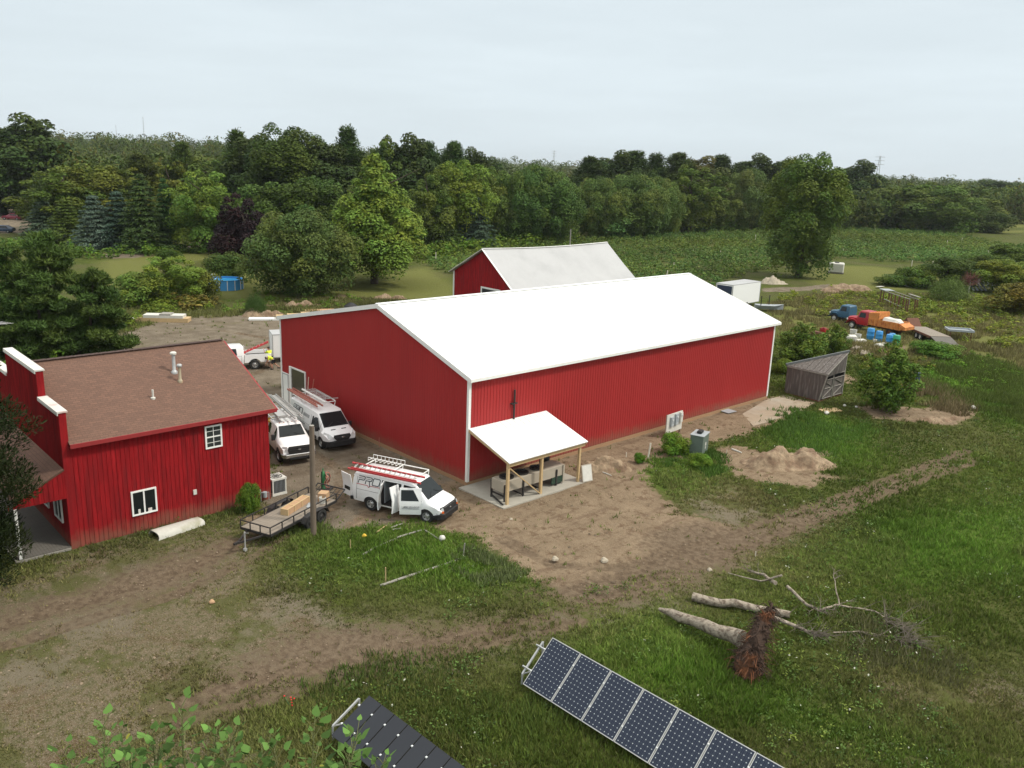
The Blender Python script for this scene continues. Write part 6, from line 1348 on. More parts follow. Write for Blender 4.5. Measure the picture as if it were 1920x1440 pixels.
for sd in (-1, 1):
    for x in (-.95, -.12): wheel(ft, x, sd*1.08, .36, .2, 'dark_metal')
    b = MB()
    pts = [(-1.45, .45), (-1.3, .72), (-1.0, .80), (-.1, .80), (.22, .72), (.38, .45)]
    for p, q in zip(pts, pts[1:]): b.add([(p[0], sd*.95, p[1]), (q[0], sd*.95, q[1]), (q[0], sd*1.22, q[1]), (p[0], sd*1.22, p[1]), (p[0], sd*.95, p[1]-.02), (q[0], sd*.95, q[1]-.02), (q[0], sd*1.22, q[1]-.02), (p[0], sd*1.22, p[1]-.02)], [(0, 1, 2, 3), (7, 6, 5, 4), (0, 4, 5, 1), (2, 6, 7, 3)])
    b.build('fender', 'dark_metal', ft, smooth=40)
MF = Matrix.Translation((-1.20, -10.15, 0)) @ Matrix.Rotation(rad(-69), 4, 'Z')
def onf(x, y, z): return tuple(MF @ Vector((x, y, z)))
t = thing('wooden_crate', 'long pale wooden crate lying on the flatbed trailer', 'crate', onf(-.55, -.15, .645), rad(-62))
MB().box((-.95, -.19, 0), (.95, .19, .30)).build('crate_body', 'cardboard', t); b = MB()
for x in (-.96, -.32, .32, .90): b.box((x, -.21, 0), (x+.06, .21, .32))
b.box((-.95, -.2, .302), (.95, -.14, .322)); b.box((-.95, .14, .302), (.95, .2, .322)); b.build('crate_batten', 'lumber', t)
t = thing('cardboard_box', 'brown cardboard box on the rear end of the flatbed trailer', 'box', onf(-2.1, .35, .645), rad(-50))
MB().box((-.25, -.22, 0), (.25, .22, .42)).build('box', 'cardboard', t); b = MB(); b.box((-.05, -.222, .2), (.05, .222, .4225)); b.build('tape', 'lumber', t)
o = MB().box((-.3, -.2, 0), (.3, .2, .03)).build('sheet', 'util_grey'); put(o, onf(-1.2, .3, .65), rad(-40)); tag(o, 'small pale sheet on the trailer deck beside the crate', 'sheet')
b = MB(); b.lathe((0, 0, 0), [(.001, 0), (.16, 0), (.18, .30), (.17, .31), (.15, .05), (.001, .04)], 14); o = b.build('bucket', 'poly_white', smooth=40); put(o, onf(-1.75, .55, .65)); tag(o, 'white bucket between the cardboard box and the trailer rail', 'bucket')
# hoses on a welding cart
hc = thing('hose_cart', 'green cylinder cart hung with coiled red and dark hoses on the bare yard', 'cart', at(611, 918), .6)
b = MB(); b.lathe((-.15, 0, .05), [(.11, 0), (.12, .8), (.08, .95), (.03, 1.0), (.03, 1.15), (.001, 1.16)], 12); b.build('cylinder', 'green_paint', hc, smooth=50)
b = MB(); b.bar((-.15, -.2, 0), (-.15, -.2, 1.1), .03); b.bar((-.15, .3, 0), (-.15, .3, .9), .03); b.bar((-.15, -.2, 1.05), (-.15, .3, .9), .03); b.box((-.3, -.25, .0), (.3, .35, .05)); b.build('cart_frame', 'dark_metal', hc)
for nm, r0, cc in (('fibre_faded', .34, .55), ('hose', .30, .5), ('fibre_faded', .25, .42)):
    b = MB(); b.tube([(.08+.07*sin(3*a)+.03*cos(5*a), .05+r0*.75*cos(a), cc+r0*1.25*sin(a)) for a in [i*2*pi/28 for i in range(29*2)]], .022, 6); b.build('hose', nm, hc, smooth=60)
# curved white shell on the grass
cv = thing('curved_shell', 'pale curved shell lying on the grass in front of the red shop', 'shell', at(332, 994), rad(97))
b = MB(); n = 10; rr = .48; rings = []
for x in (-1.15, -.3, .5, 1.2):
    k = 1-.06*(x+1.1); rings.append([(x+.04*sin(j), rr*k*cos(j*pi/n)*1.05, rr*k*.72*sin(j*pi/n)) for j in range(n+1)]+[(x+.04*sin(j), (rr*k-.045)*cos(j*pi/n)*1.05, (rr*k-.045)*.72*sin(j*pi/n)) for j in range(n, -1, -1)])
b.loft(rings); b.build('shell', mat('shell_white', (.50, .49, .44), rough=.8, var=.15, scale=3, c2=(.3, .29, .2), c2s=1.6, c2t=.6), cv, smooth=40)
# stakes, rods and poles in the grass
def rod(u0, v0, u1, v1, r, m, label, name='pole', cat='pole', z=.05, n=6, group=None):
    a, c = G(u0, v0), G(u1, v1); o = thing(name, label, cat, (a.x, a.y, z), 0, group); d = c-a; pts = [(0, 0, 0)]+[(d.x*t+RNG.normal()*.02, d.y*t+RNG.normal()*.02, abs(RNG.normal())*.01) for t in (.33, .66)]+[(d.x, d.y, 0)]
    b = MB(); b.tube(pts, [r, r*1.05, r*.9, r*.8], n); s = b.build('shaft', m, o, smooth=40); bpy.data.objects.remove(o); s.location = (a.x, a.y, z); s.name = name; s.data.name = name; tag(s, label, cat, group); return s
rod(713, 1100, 862, 1050, .055, 'pale_wood', 'long pale fallen pole on the grass, nearest the camera of the poles by the van')
rod(680, 1042, 742, 1012, .045, 'pale_wood', 'left half of the broken pale pole lying in the lush grass')
rod(744, 1010, 790, 996, .045, 'pale_wood', 'right half of the broken pale pole lying in the lush grass')
rod(795, 995, 828, 1015, .035, 'pale_wood', 'short rod ending at the white ball in the grass')
rod(706, 1000, 724, 987, .03, 'lumber', 'thin tan stick leaning up in the grass below the van', cat='stick', name='stick')
rod(733, 991, 755, 984, .035, 'pale_wood', 'upper one of the two curved pale offcuts below the van', cat='offcut', name='offcut'); rod(735, 996, 752, 992, .03, 'pale_wood', 'lower one of the two curved pale offcuts below the van', cat='offcut', name='offcut')
rod(1372, 843, 1390, 850, .05, 'poly_white', 'short white curved pipe lying beside the utility cabinet', name='pipe', cat='pipe'); rod(1128, 886, 1146, 893, .03, 'poly_white', 'thin white rod on the small soil heap by the lean-to', name='rod', cat='rod')
b = MB(); b.lathe((0, 0, 0), [(.001, 0), (.12, .03), (.16, .14), (.11, .25), (.001, .29)], 12); o = b.build('ball', 'poly_white', smooth=60); put(o, at(829, 1014)); tag(o, 'white ball lying at the end of a rod in the grass', 'ball')
def stake(u, v, vt, r, m, label, lean=(0, 0), name='stake', cat='stake'):
    p = G(u, v); h = HT(u, v, vt); b = MB(); b.tube([(0, 0, -.1), (lean[0]*h, lean[1]*h, h)], [r, r], 6); o = b.build(name, m, smooth=40); put(o, (p.x, p.y, 0)); return tag(o, label, cat)
stake(657, 1030, 1012, .02, 'lumber', 'thin wooden stake in the lush grass nearest the trailer')
stake(723, 1092, 1064, .025, 'lumber', 'wooden stake beside the near end of the long fallen pole')
stake(868, 1043, 1018, .03, 'pale_wood', 'grey stake leaning at the far end of the long fallen pole', (.1, .06))
stake(711, 838, 820, .018, 'fibre_faded', 'pink survey stake at the foot of the gable wall')
stake(1214, 862, 831, .055, 'pvc', 'white pipe sticking up slanted from the soil by the barn', (.05, .1), 'pipe', 'pipe')
stake(1174, 856, 848, .03, 'pvc', 'stubby white pipe beside the dark hole near the barn wall', (0, 0), 'pipe', 'pipe')
stake(1362, 852, 843, .02, 'pvc', 'short white stake at the left foot of the big soil pile')
stake(1416, 1044+0, 1034, .02, 'pvc', 'tiny pale stub at the edge of the muddy track')
for (u, v, vt, l, s) in ((577, 760, 738, 'straight white stick propped on the gable wall right of the glazed door', .0), (581, 762, 736, 'leaning pinkish stick propped on the gable wall right of the glazed door', .12)):
    b = MB(); b.tube([(0, 0, 0), (s*2.8, .25, 2.7)], .03, 6); o = b.build('stick', 'pvc' if s == 0 else 'fibre_faded'); put(o, (-16.9+s*3, -.42, 0)); tag(o, l, 'stick')
stake(1068, 470, 430, .14, 'pale_wood', 'grey yard light pole rising behind the old barn roof', name='light_pole', cat='pole')
stake(1249, 528, 507, .08, 'pvc', 'white vent pipe showing above the big barn ridge', (.06, 0), 'vent_pipe', 'pipe')
for i, (u, v, vt) in enumerate([(817, 493, 473), (1708, 506, 488), (1748, 500, 489), (1640, 436, 429), (1580, 476, 466), (1803, 454, 446), (1852, 478, 468), (1878, 476, 466), (1775, 461, 451), (1416, 452, 440), (1263, 502, 492), (1300, 470, 462), (1350, 480, 470)]):
    stake(u, v, vt, .07, 'pvc', '%s white post from the left in the berry field' % ORD[[817, 1263, 1300, 1350, 1416, 1580, 1640, 1708, 1748, 1775, 1803, 1852, 1878].index(u)], name='field_post', cat='post')['group'] = 'posts in the berry field'
# utility cabinet, meter board
uc = thing('utility_cabinet', 'green grey metal utility cabinet standing in the weeds', 'utility cabinet', at(1309, 850), rad(18)); b = MB(); b.box((-.42, -.62, 0), (.42, .62, 1.32)); b.build('cabinet', 'util_green', uc, bevel=.02)
b = MB(); b.box((-.46, -.66, 1.32), (.46, .66, 1.37)); b.build('lid', 'util_grey', uc, bevel=.01); b = MB(); b.box((-.14, -.26, 1.372), (.16, .26, 1.55)); b.build('black_cap', 'black', uc, bevel=.03)
b = MB(); b.box((.421, -.12, .62), (.428, .12, .82)); b.box((.421, -.08, .40), (.428, .08, .56)); b.build('warning_label', 'poly_white', uc)
mb_ = thing('meter_board', 'white board carrying grey electric meter boxes near the barn wall', 'meter board', at(1262, 815), rad(4))
b = MB(); b.box((-.03, -.95, .25), (.03, .95, 1.55)); b.build('board', 'poly_white', mb_); b = MB(); b.bar((-.05, -.85, 0), (-.05, -.85, 1.55), .09); mbp = b.build('post', 'pole_wood', mb_); b = MB(); b.bar((-.05, .85, 0), (-.05, .85, 1.55), .09); b.build('post', 'pole_wood', mb_)
for y, w, z0, z1, m in ((-.42, .34, .7, 1.35, 'util_grey'), (.12, .36, .72, 1.48, 'util_grey'), (.68, .26, .8, 1.5, 'poly_white')):
    b = MB(); b.box((.031, y-w/2, z0), (.17, y+w/2, z1)); x = b.build('meter_box', m, mb_, bevel=.012); b = MB(); b.box((.171, y-w*.3, z0+.1), (.178, y+w*.3, z0+.14)); b.cyl((.17, y, z1-.2), (.21, y, z1-.2), .07, 10); b.build('meter', 'lamp_clear', x)
# mounds of soil
def mound(u0, u1, v, hpx, label, m='sand', dep=.6, seed=1, name='dirt_pile', cat='dirt pile', rough=.25, lobes=5, yaw=None):
    a, c = G(u0, v), G(u1, v); cen = (a+c)/2; L = (c-a).length/2; h = hpx*dist(cen)/CF; rg = np.random.default_rng(seed); n = 90
    gx_, gy_ = np.meshgrid(np.linspace(-1.15, 1.15, n), np.linspace(-1.15, 1.15, n)); H = np.zeros_like(gx_)
    for i in range(lobes):
        cx_, cy_ = rg.uniform(-.55, .55), rg.uniform(-.3, .3); s = rg.uniform(.35, .6); H = np.maximum(H, rg.uniform(.5, 1)*np.clip(1-((gx_-cx_)**2+(gy_-cy_)**2)/s**2, 0, 1)**1.6)
    X_ = gx_*L; Y_ = gy_*L*dep; H = H*h*(1+rough*(vnoise(X_, Y_, 1.1, seed)-.5)*1.2)+H.clip(0, .2)/.2*(.16*rough/.3*(vnoise(X_, Y_, 3.1, seed+1)-.5)+.10*(vnoise(X_, Y_, 7.3, seed+2)-.5)+.05*(vnoise(X_, Y_, 15, seed+3)-.5))
    Z_ = np.where(H > .01, H, -.12); I_ = np.arange(n*n).reshape(n, n); F_ = np.stack([I_[:-1, :-1], I_[:-1, 1:], I_[1:, 1:], I_[1:, :-1]], -1).reshape(-1, 4)
    o = npmesh(name, np.stack([X_.ravel(), Y_.ravel(), Z_.ravel()], 1), F_, m, smooth=True); put(o, (cen.x, cen.y, 0), math.atan2(c.y-a.y, c.x-a.x) if yaw is None else yaw); return tag(o, label, cat)
mound(1355, 1565, 872, 31, 'large heap of churned sandy soil on the grass below the utility cabinet', dep=.55, seed=4, lobes=8, rough=.38)
mound(1075, 1200, 882, 26, 'small brown soil heap between the lean-to and the white pipe', dep=.5, seed=5, lobes=5, rough=.35)
mound(455, 535, 592, 13, 'pale soil heap with a bush growing from it', dep=.6, seed=6, lobes=6); mound(520, 590, 575, 11, 'weedy soil heap behind the pale soil heap near the pool', dep=.5, seed=7)
mound(690, 770, 560, 9, 'low sandy spill on the lawn behind the gable', dep=.4, seed=8)
mound(1548, 1640, 546, 12, 'sandy soil heap in front of the white water tank', dep=.5, seed=9, lobes=7); mound(1420, 1475, 532, 13, 'heap of pale broken rubble beside the white box trailer', m='rubble', dep=.5, seed=10, lobes=9, rough=.6, name='rubble_pile', cat='rubble pile')
mound(1700, 1830, 788, 7, 'low sandy bank beyond the large sapling', dep=.35, seed=12)
# solar arrays
def solar(label, o0, az, pitch, L, tilt, n, black, zlow, group):
    r = thing('solar_array', label, 'solar array', (o0[0], o0[1], 0), az); Mt = Matrix.Translation((0, 0, zlow)) @ Matrix.Rotation(tilt, 4, 'X')
    for i in range(n):
        b = MB(); x0 = i*pitch+.012; x1 = (i+1)*pitch-.012; b.box((x0, 0, -.035), (x1, L, 0), Mt); pnl = b.build('panel_frame', 'alu' if not black else 'black', r)
        b = MB(); f = .028 if not black else .012; q = [Mt @ Vector(p) for p in ((x0+f, f, .004), (x1-f, f, .004), (x1-f, L-f, .004), (x0+f, L-f, .004))]; b.add([tuple(p) for p in q], [(0, 1, 2, 3)], [[(0.5, .5), (8.5, .5), (8.5, 12.5), (.5, 12.5)]]); b.build('solar_cells', 'solar_black' if black else 'solar', pnl, fix=False)
    b = MB()
    for i in range(n+1):
        for t in (.28, .74): q = Mt @ Vector((i*pitch, L*t, 0)); b.box((q.x-.028, q.y-.03, q.z-.02), (q.x+.028, q.y+.03, q.z+.018))
    b.build('clamp', 'lamp_clear', r)
    for t in (.28, .74): b = MB(); p = Mt @ Vector((-.45 if not black else -.1, L*t, -.07)); q = Mt @ Vector((n*pitch+.2, L*t, -.07)); b.bar(p, q, .05); b.build('rail', 'galv', r)
    for i in range(0, n, 3):
        b = MB(); x = i*pitch+(.3 if i else -.3); a = Mt @ Vector((x, L*.15, -.11)); c = Mt @ Vector((x, L*.85, -.11)); b.bar(a, c, .06); b.cyl((c.x, c.y, -.1), c, .035, 8); b.cyl((a.x, a.y, -.1), a, .035, 8); b.bar((c.x, c.y, .25), a, .035); b.build('support', 'galv', r)
    return r
solar('silver framed solar array with white dotted cells in the grass', (15.86, -10.72), rad(1.6), 1.325, 1.86, rad(41), 9, False, .34, None)
solar('plain black solar array at the bottom edge of the picture', (14.22, -17.18), rad(2.7), .648, 1.58, rad(27), 11, True, .5, None)
# fallen tree
def limb(b, pts, rs, n=10): b.tube(pts, rs, n)
def wob(p0, p1, n, amp, rg, z=0):
    p0, p1 = Vector(p0), Vector(p1); return [tuple(p0.lerp(p1, i/n)+Vector(rg.normal(size=3))*amp*(0 < i < n)) for i in range(n+1)]
rg = np.random.default_rng(44)
fr = thing('fallen_tree', 'grey fallen log ending in an upturned brown root plate', 'fallen tree', (0, 0, 0))
a = G(1232, 1152); c = G(1392, 1215, .3); rootc = G(1405, 1228, .75); b = MB()
pts = [Vector((a.x, a.y, .25)).lerp(Vector((c.x, c.y, .62)), t)+Vector(rg.normal(size=3))*.05 for t in np.linspace(0, 1, 8)]
limb(b, pts, [.07, .16, .21, .20, .24, .25, .28, .34], 12); b.build('trunk', 'dead_wood', fr, smooth=50)
b = MB(); top = G(1462, 1115, 1.0); bot = G(1405, 1252, .1)
pr_ = [Vector((rootc.x, rootc.y, .05)), Vector((rootc.x, rootc.y, .55)), Vector((rootc.x+.0, rootc.y+.35, 1.1)), Vector((rootc.x-.1, rootc.y+.9, 1.65)), Vector((rootc.x-.15, rootc.y+1.4, 2.15))]
fine = [pr_[int(t)].lerp(pr_[min(int(t)+1, 4)], t-int(t)) for t in np.linspace(0, 3.999, 30)]
limb(b, fine, [np.interp(t, [0, .2, .5, .8, 1], [.45, .50, .30, .16, .04]) for t in np.linspace(0, 1, 30)], 22)
b.v = [(x+.26*(float(vnoise(np.array(z*3.1), np.array(y*3+x*2), 1.3, 5))-.5)+.16*(float(vnoise(np.array(x*9), np.array(z*7+y*5), 1.0, 6))-.5), y+.30*(float(vnoise(np.array(x*3+z*2), np.array(y*2.2), 1.5, 7))-.5), z+.18*(float(vnoise(np.array(x*5), np.array(y*6), 1.1, 8))-.5)) for x, y, z in b.v]
b.build('root_plate', 'root_wood', fr, smooth=30)
b = MB()
for i in range(420):
    t = rg.random()**.9; k = int(t*3.99); q = pr_[k].lerp(pr_[k+1], t*4-k) if k < 4 else pr_[-1]; d = Vector(rg.normal(size=3)); d.z *= .6; d.normalize(); L = rg.uniform(.40, .95)*(1-.40*t)
    q = q+d*np.interp(t, [0, .5, 1], [.42, .28, .04])*.8; e = q+d*L*.5+Vector((0, 0, -.05)); f = e+(d+Vector(rg.normal(size=3))*.6).normalized()*L*.45+Vector((0, 0, -.18)); f.z = max(f.z, .02)
    k_ = rg.uniform(.2, .8); limb(b, [q, e, f], [.045*k_, .028*k_, .006], 5)
b.build('root', 'root_wood', fr, smooth=60)
def fallen(label, pts, r0, m='dead_wood', twigs=0, name='log', cat='log', r1=None, tw=.8):
    q = [Vector((*G(u, v)[:2], z)) for u, v, z in pts]; o = thing(name, label, cat, (0, 0, 0)); b = MB(); full = []
    for s, e in zip(q, q[1:]):
        for t in (0, .34, .67): full.append(s.lerp(e, t)+Vector(rg.normal(size=3))*r0*.25)
    full.append(q[-1]); n = len(full); r1 = r0*.55 if r1 is None else r1; limb(b, full, [r0+(r1-r0)*i/(n-1) for i in range(n)], 10); b.build('stem', m, o, smooth=50)
    if twigs:
        b = MB()
        for i in range(twigs):
            s = full[-1].lerp(full[-3], rg.random()) if i % 3 else full[int(rg.integers(1, n))]; d = (full[-1]-full[-2]).normalized()+Vector(rg.normal(size=3))*.7; d.z = abs(d.z)*.5; d.normalize(); L = rg.uniform(.4, 1.0)*tw
            e = s+d*L*.5; f = e+(d+Vector(rg.normal(size=3))*.4).normalized()*L*.5; f.z = max(.03, f.z); limb(b, [s, e, f], [.018, .011, .004], 4)
            for j in range(2): k = e+(Vector(rg.normal(size=3))*.5+d).normalized()*L*.35; k.z = max(.03, k.z); limb(b, [e, k], [.008, .003], 3)
        b.build('twig', 'twig_grey' if 'twig_grey' in MT else MT.setdefault('twig_grey', mat('twig_grey', (.15, .125, .10), rough=.9, var=.2)), o)
    return o
fallen('straight grey log lying behind the upturned root plate', [(1296, 1128, .22), (1380, 1142, .24), (1480, 1162, .22)], .19, r1=.15)
fallen('forked dead branch running toward the track from the root plate', [(1450, 1112, .45), (1432, 1090, .3), (1402, 1075, .15)], .09, r1=.04, twigs=6, name='dead_branch', cat='branch')
fallen('thin dead branch left of the forked dead branch', [(1462, 1110, .8), (1425, 1102, .3), (1365, 1078, .1)], .05, r1=.02, name='dead_branch', cat='branch')
fallen('long crooked grey branch reaching right with bare twigs at its tip', [(1474, 1118, .5), (1510, 1144, .25), (1536, 1152, .2), (1568, 1145, .25), (1640, 1152, .15), (1690, 1185, .1)], .07, r1=.02, twigs=46, name='dead_branch', cat='branch', tw=1.5)
fallen('twiggy branch rising from the crooked branch', [(1572, 1146, .25), (1562, 1130, .8), (1556, 1120, 1.1)], .035, r1=.01, twigs=5, name='dead_branch', cat='branch', tw=.5)
fallen('low dark limb with a fan of twigs right of the root plate', [(1440, 1170, .35), (1490, 1185, .3), (1532, 1198, .12)], .10, r1=.04, twigs=34, name='dead_branch', cat='branch', tw=1.1)
fallen('thin pale branch lying alone below the crooked branch', [(1562, 1190, .08), (1610, 1188, .1), (1672, 1196, .06), (1700, 1206, .05)], .03, r1=.01, twigs=40, name='dead_branch', cat='branch', tw=1.6)
# junk by the shed
def barrel(u, v, label, m, lay=False, s=1.0, group='plastic drums near the dump truck'):
    o = thing('drum', label, 'drum', at(u, v), RNG.uniform(0, 3)); b = MB(); b.lathe((0, 0, 0), [(.001, 0), (.27*s, 0), (.29*s, .05), (.29*s, .3*s), (.305*s, .33*s), (.29*s, .36*s), (.29*s, .62*s), (.305*s, .65*s), (.29*s, .68*s), (.28*s, .88*s), (.25*s, .92*s), (.001, .92*s)], 18); x = b.build('barrel', m, o, smooth=40)
    b = MB(); b.cyl((.12*s, 0, .92*s), (.12*s, 0, .95*s), .04, 8); b.cyl((-.12*s, 0, .92*s), (-.12*s, 0, .95*s), .04, 8); b.build('bung', 'poly_white', o); o['group'] = group
    if lay: o.rotation_euler = (rad(14), rad(8), 1)
    return o
barrel(1631, 636, 'leftmost blue drum of the group in front of the dump truck', 'barrel_blue', s=1.35); barrel(1647, 640, 'middle blue drum with a white patch in front of the dump truck', 'barrel_blue', s=1.25)
barrel(1666, 646, 'right blue drum beside the green drum', 'barrel_blue', s=1.2); barrel(1671, 643, 'small blue drum squeezed behind the green drum', 'barrel_blue', s=1.15); barrel(1679, 649, 'green drum at the right end of the drum group', 'barrel_green', s=1.3)
def bin_(u, v, s, label, m='poly_white', name='bucket', cat='bucket', rz=0.):
    b = MB(); b.lathe((0, 0, 0), [(.001, 0), (.22*s, 0), (.26*s, .5*s), (.24*s, .5*s), (.2*s, .05), (.001, .05)], 12); o = b.build(name, m, smooth=40); put(o, at(u, v), rz); return tag(o, label, cat)
bin_(1599, 630, 1.5, 'upright white bucket left of the blue drums'); bin_(1608, 637, 1.3, 'white bucket lying low between bush and drums'); bin_(1640, 643, .8, 'small white pail between the first two blue drums')
for i, (u, v, l, w, d, h, m, lab) in enumerate([(1596, 640, 1.1, .6, .7, 0, 'poly_white', 'white tub beside the slim sapling'), (1613, 642, 1.2, .5, .35, 0, 'poly_white', 'low white slab left of the first blue drum'), (1655, 650, 1.6, 1.0, .3, 0, 'poly_white', 'white sheeted board lying in front of the middle blue drum'),
        (1606, 655, 1.6, .7, .25, 0, 'dead_wood', 'pale log chunk in front of the drums'), (1622, 664, 2.2, 1.0, .22, 0, 'dead_wood', 'flat weathered plank stack below the drums'), (1530, 632, 1.0, .9, .7, 0, 'rust', 'rusty box half hidden by the leafy sapling'), (1545, 622, .8, .6, .5, 0, 'car_red', 'small red and white machine between the two saplings'), (1552, 640, .9, .5, .35, 0, 'poly_white', 'white tray beside the red machine')]):
    b = MB(); b.box((-l/2, -w/2, 0), (l/2, w/2, d*.8)); b.prism([(-l/2+.05, -w/2+.05, d*.8), (l/2-.05, -w/2+.05, d*.8), (l/2-.15, w/2-.08, d), (-l/2+.1, w/2-.05, d*.95)], (0, 0, .03)); o = b.build(['tub', 'slab', 'board', 'log_chunk', 'plank_stack', 'rusty_box', 'machine', 'tray'][i], m, bevel=.03); put(o, at(u, v), rad(40+20*i)); tag(o, lab, ['tub', 'slab', 'board', 'log', 'planks', 'box', 'machine', 'tray'][i])
p = thing('lumber_stack', 'new yellow boards on the grass beside the shed door', 'lumber', at(1556, 770), rad(70)); 
for i in range(3): MB().box((-.85+i*.05, -.42+i*.29, 0), (.85+i*.04, -.16+i*.29, .07)).build('board', 'lumber', p)
o = MB().bar((0, 0, .05), (.8, .5, .05), .12, .04).build('board', 'lumber'); put(o, at(1537, 766), .2); tag(o, 'narrow loose board left of the yellow board stack', 'board')
for (u, v, s, l) in ((1549, 776, .2, 'crumpled white scrap on the grass below the boards'), (1583, 762, .15, 'white jug standing in the grass right of the boards'), (1824, 766, .22, 'white lump at the end of the sandy bank'), (1605, 764, .12, 'pale scrap near the foot of the large sapling'), (683, 1006, .12, 'yellow scrap in the grass below the open van'), (1132, 1053, .18, 'pale stone on the bare soil in front of the lean-to'), (1040, 1050, .16, 'stone half buried in the bare soil'), (958, 975, .1, 'pale stone beside the lean-to slab'), (397, 1130, .12, 'orange brown brick bit on the dry grass'), (1330, 1070, .12, 'pale stone at the edge of the rutted track')):
    b = MB(); b.lathe((0, 0, 0), [(.001, 0), (s, .02), (s*.9, s*.6), (s*.4, s*1.1), (.001, s*1.15)], 7); b.v = [(x*(1+.25*math.sin(9*y)), y*(1+.3*math.sin(7*x+z)), z) for x, y, z in b.v]; o = b.build('stone' if 'stone' in l or 'brick' in l else 'scrap', 'yellow' if 'yellow' in l else ('cardboard' if 'brick' in l else 'rubble' if 'stone' in l else 'poly_white'), smooth=30); put(o, at(u, v)); tag(o, l, 'stone' if 'stone' in l else 'scrap')
b = MB(); b.lathe((0, 0, 0), [(.001, 0), (.2, 0), (.2, 1.2), (.001, 1.22)], 10); o = b.build('blue_post', 'car_navy', smooth=40); put(o, at(1718, 724)); tag(o, 'dull blue post with a pale top at the right side of the large sapling', 'post')
# old trucks
def old_truck(label, loc, rz, paint, cab_only=False):
    t = thing('old_truck', label, 'truck', loc, rz); MT_ = paint
    B = Body([(-.1, .75, 1.55, 2.30, .95, 1.0, .80), (.05, .72, 1.55, 2.42, .96, 1.0, .84), (1.15, .72, 1.55, 2.42, .96, 1.0, .84), (1.32, .72, 1.52, 2.30, .96, 1.0, .80), (1.62, .72, 1.45, 1.60, .80, .84, .66), (2.5, .72, 1.38, 1.50, .66, .70, .55), (2.9, .72, 1.3, 1.44, .58, .62, .48), (2.98, .8, 1.2, 1.36, .5, .54, .42)])
    o = MB().loft([B.ring(k) for k in B.st]).build('cab', MT_, t, smooth=35)
    wscreen(B, 1.33, 1.6, t, .88)
    for sd in (-1, 1):
        b = MB(); y = 1.0; b.prism([(.35, sd*(y+.004), 1.62), (1.25, sd*(y+.004), 1.62), (1.15, sd*(.87), 2.2), (.40, sd*(.87), 2.2)], (0, sd*.012, 0)); b.build('side_window', 'glass_dark', t)
        b = MB(); b.loft([[(x, sd*.62, z-.06), (x, sd*1.02, z-.10), (x, sd*1.02, z), (x, sd*.62, z+.06)] for x, z in ((1.35, .78), (1.55, 1.08), (1.95, 1.26), (2.4, 1.22), (2.72, 1.0), (2.88, .72))]); b.build('fender', MT_, t, smooth=40)
        b = MB(); b.cyl((2.86, sd*.78, 1.12), (2.96, sd*.78, 1.12), .11, 12); b.build('headlight', 'lamp_clear', t)
        wheel(t, 2.1, sd*.86, .48, .26, 'poly_white', 6); b = MB(); b.box((.1, sd*1.02-.12, .55), (1.3, sd*1.02+.12, .62)); b.build('running_board', 'black', t)
    b = MB()
    for i in range(6): b.box((2.985, -.42, .86+i*.085), (3.01, .42, .90+i*.085))
    b.build('grille', 'chrome', t); b = MB(); b.box((2.98, -1.0, .55), (3.12, 1.0, .74)); b.build('front_bumper', 'dark_metal', t)
    b = MB()
    for y in (-.4, .4): b.box((-4.2 if not cab_only else -1.5, y-.05, .62), (2.9, y+.05, .78))
    b.build('chassis', 'rust', t); return t
old_truck('blue old truck cab standing behind the red dump truck', (-13.0, 72.0, 0), rad(175), 'car_blue', True)
rt = old_truck('red old dump truck with orange body beside the drums', (-9.0, 68.8, 0), rad(172), 'car_red'); rt.scale = (.95, .95, .95); bpy.data.objects['old_truck'].scale = (.88, .88, .88)
b = MB() # orange dump body, open on top, with ribs
for a, c in (((-4.1, -1.15, .95), (-.2, -1.07, 1.75)), ((-4.1, 1.07, .95), (-.2, 1.15, 1.75)), ((-4.1, -1.07, .90), (-.2, 1.07, 1.0)), ((-4.18, -1.1, .9), (-4.1, 1.1, 1.7))): b.box(a, c)
b.build('dump_body', 'orange', rt)
for i in range(8):
    x = -4.0+i*.53
    for sd in (-1, 1): MB().box((x, sd*1.19-.04, .92), (x+.09, sd*1.19+.04, 1.72)).build('body_rib', 'orange', rt)
b = MB(); b.prism([(-.2, -1.1, 1.0), (-.12, -1.1, 2.35), (-1.5, -1.1, 2.55), (-1.5, -1.1, 1.76), (-.3, -1.1, 1.74)], (0, 2.2, 0)); b.build('headboard', 'orange', rt)
b = MB()
for i in range(4): b.bar((-.25-i*.36, -1.12, 2.40+i*.05), (-.25-i*.36, 1.12, 2.40+i*.05), .07)
b.build('headboard_rib', 'orange', rt)
b = MB(); b.loft([[(x, -w, 1.55), (x, w, 1.55), (x, w*.6, z), (x, -w*.6, z)] for x, w, z in ((-3.9, .5, 1.7), (-3.3, .9, 2.0), (-2.6, .85, 1.95), (-1.8, .9, 2.05), (-1.55, .6, 1.75))]); b.build('load', 'poly_white', rt, smooth=30)
b = MB(); b.cyl((-4.2, .3, 1.2), (-4.2, 1.1, 1.2), .30, 12); b.prism([(-4.1, -1.0, .95), (-4.9, -1.0, 1.0), (-4.9, -1.0, 1.35), (-4.1, -1.0, 1.7)], (0, 2.0, 0)); b.build('spreader', 'orange', rt)
for sd in (-1, 1): wheel(rt, -3.0, sd*.85, .48, .35, 'rust', 6)
MR = Matrix.Translation((-8.75, 70.0, 0)) @ Matrix.Rotation(rad(222), 4, 'Z')
def onr(x, y, z=0): return tuple(MR @ Vector((x, y, z)))
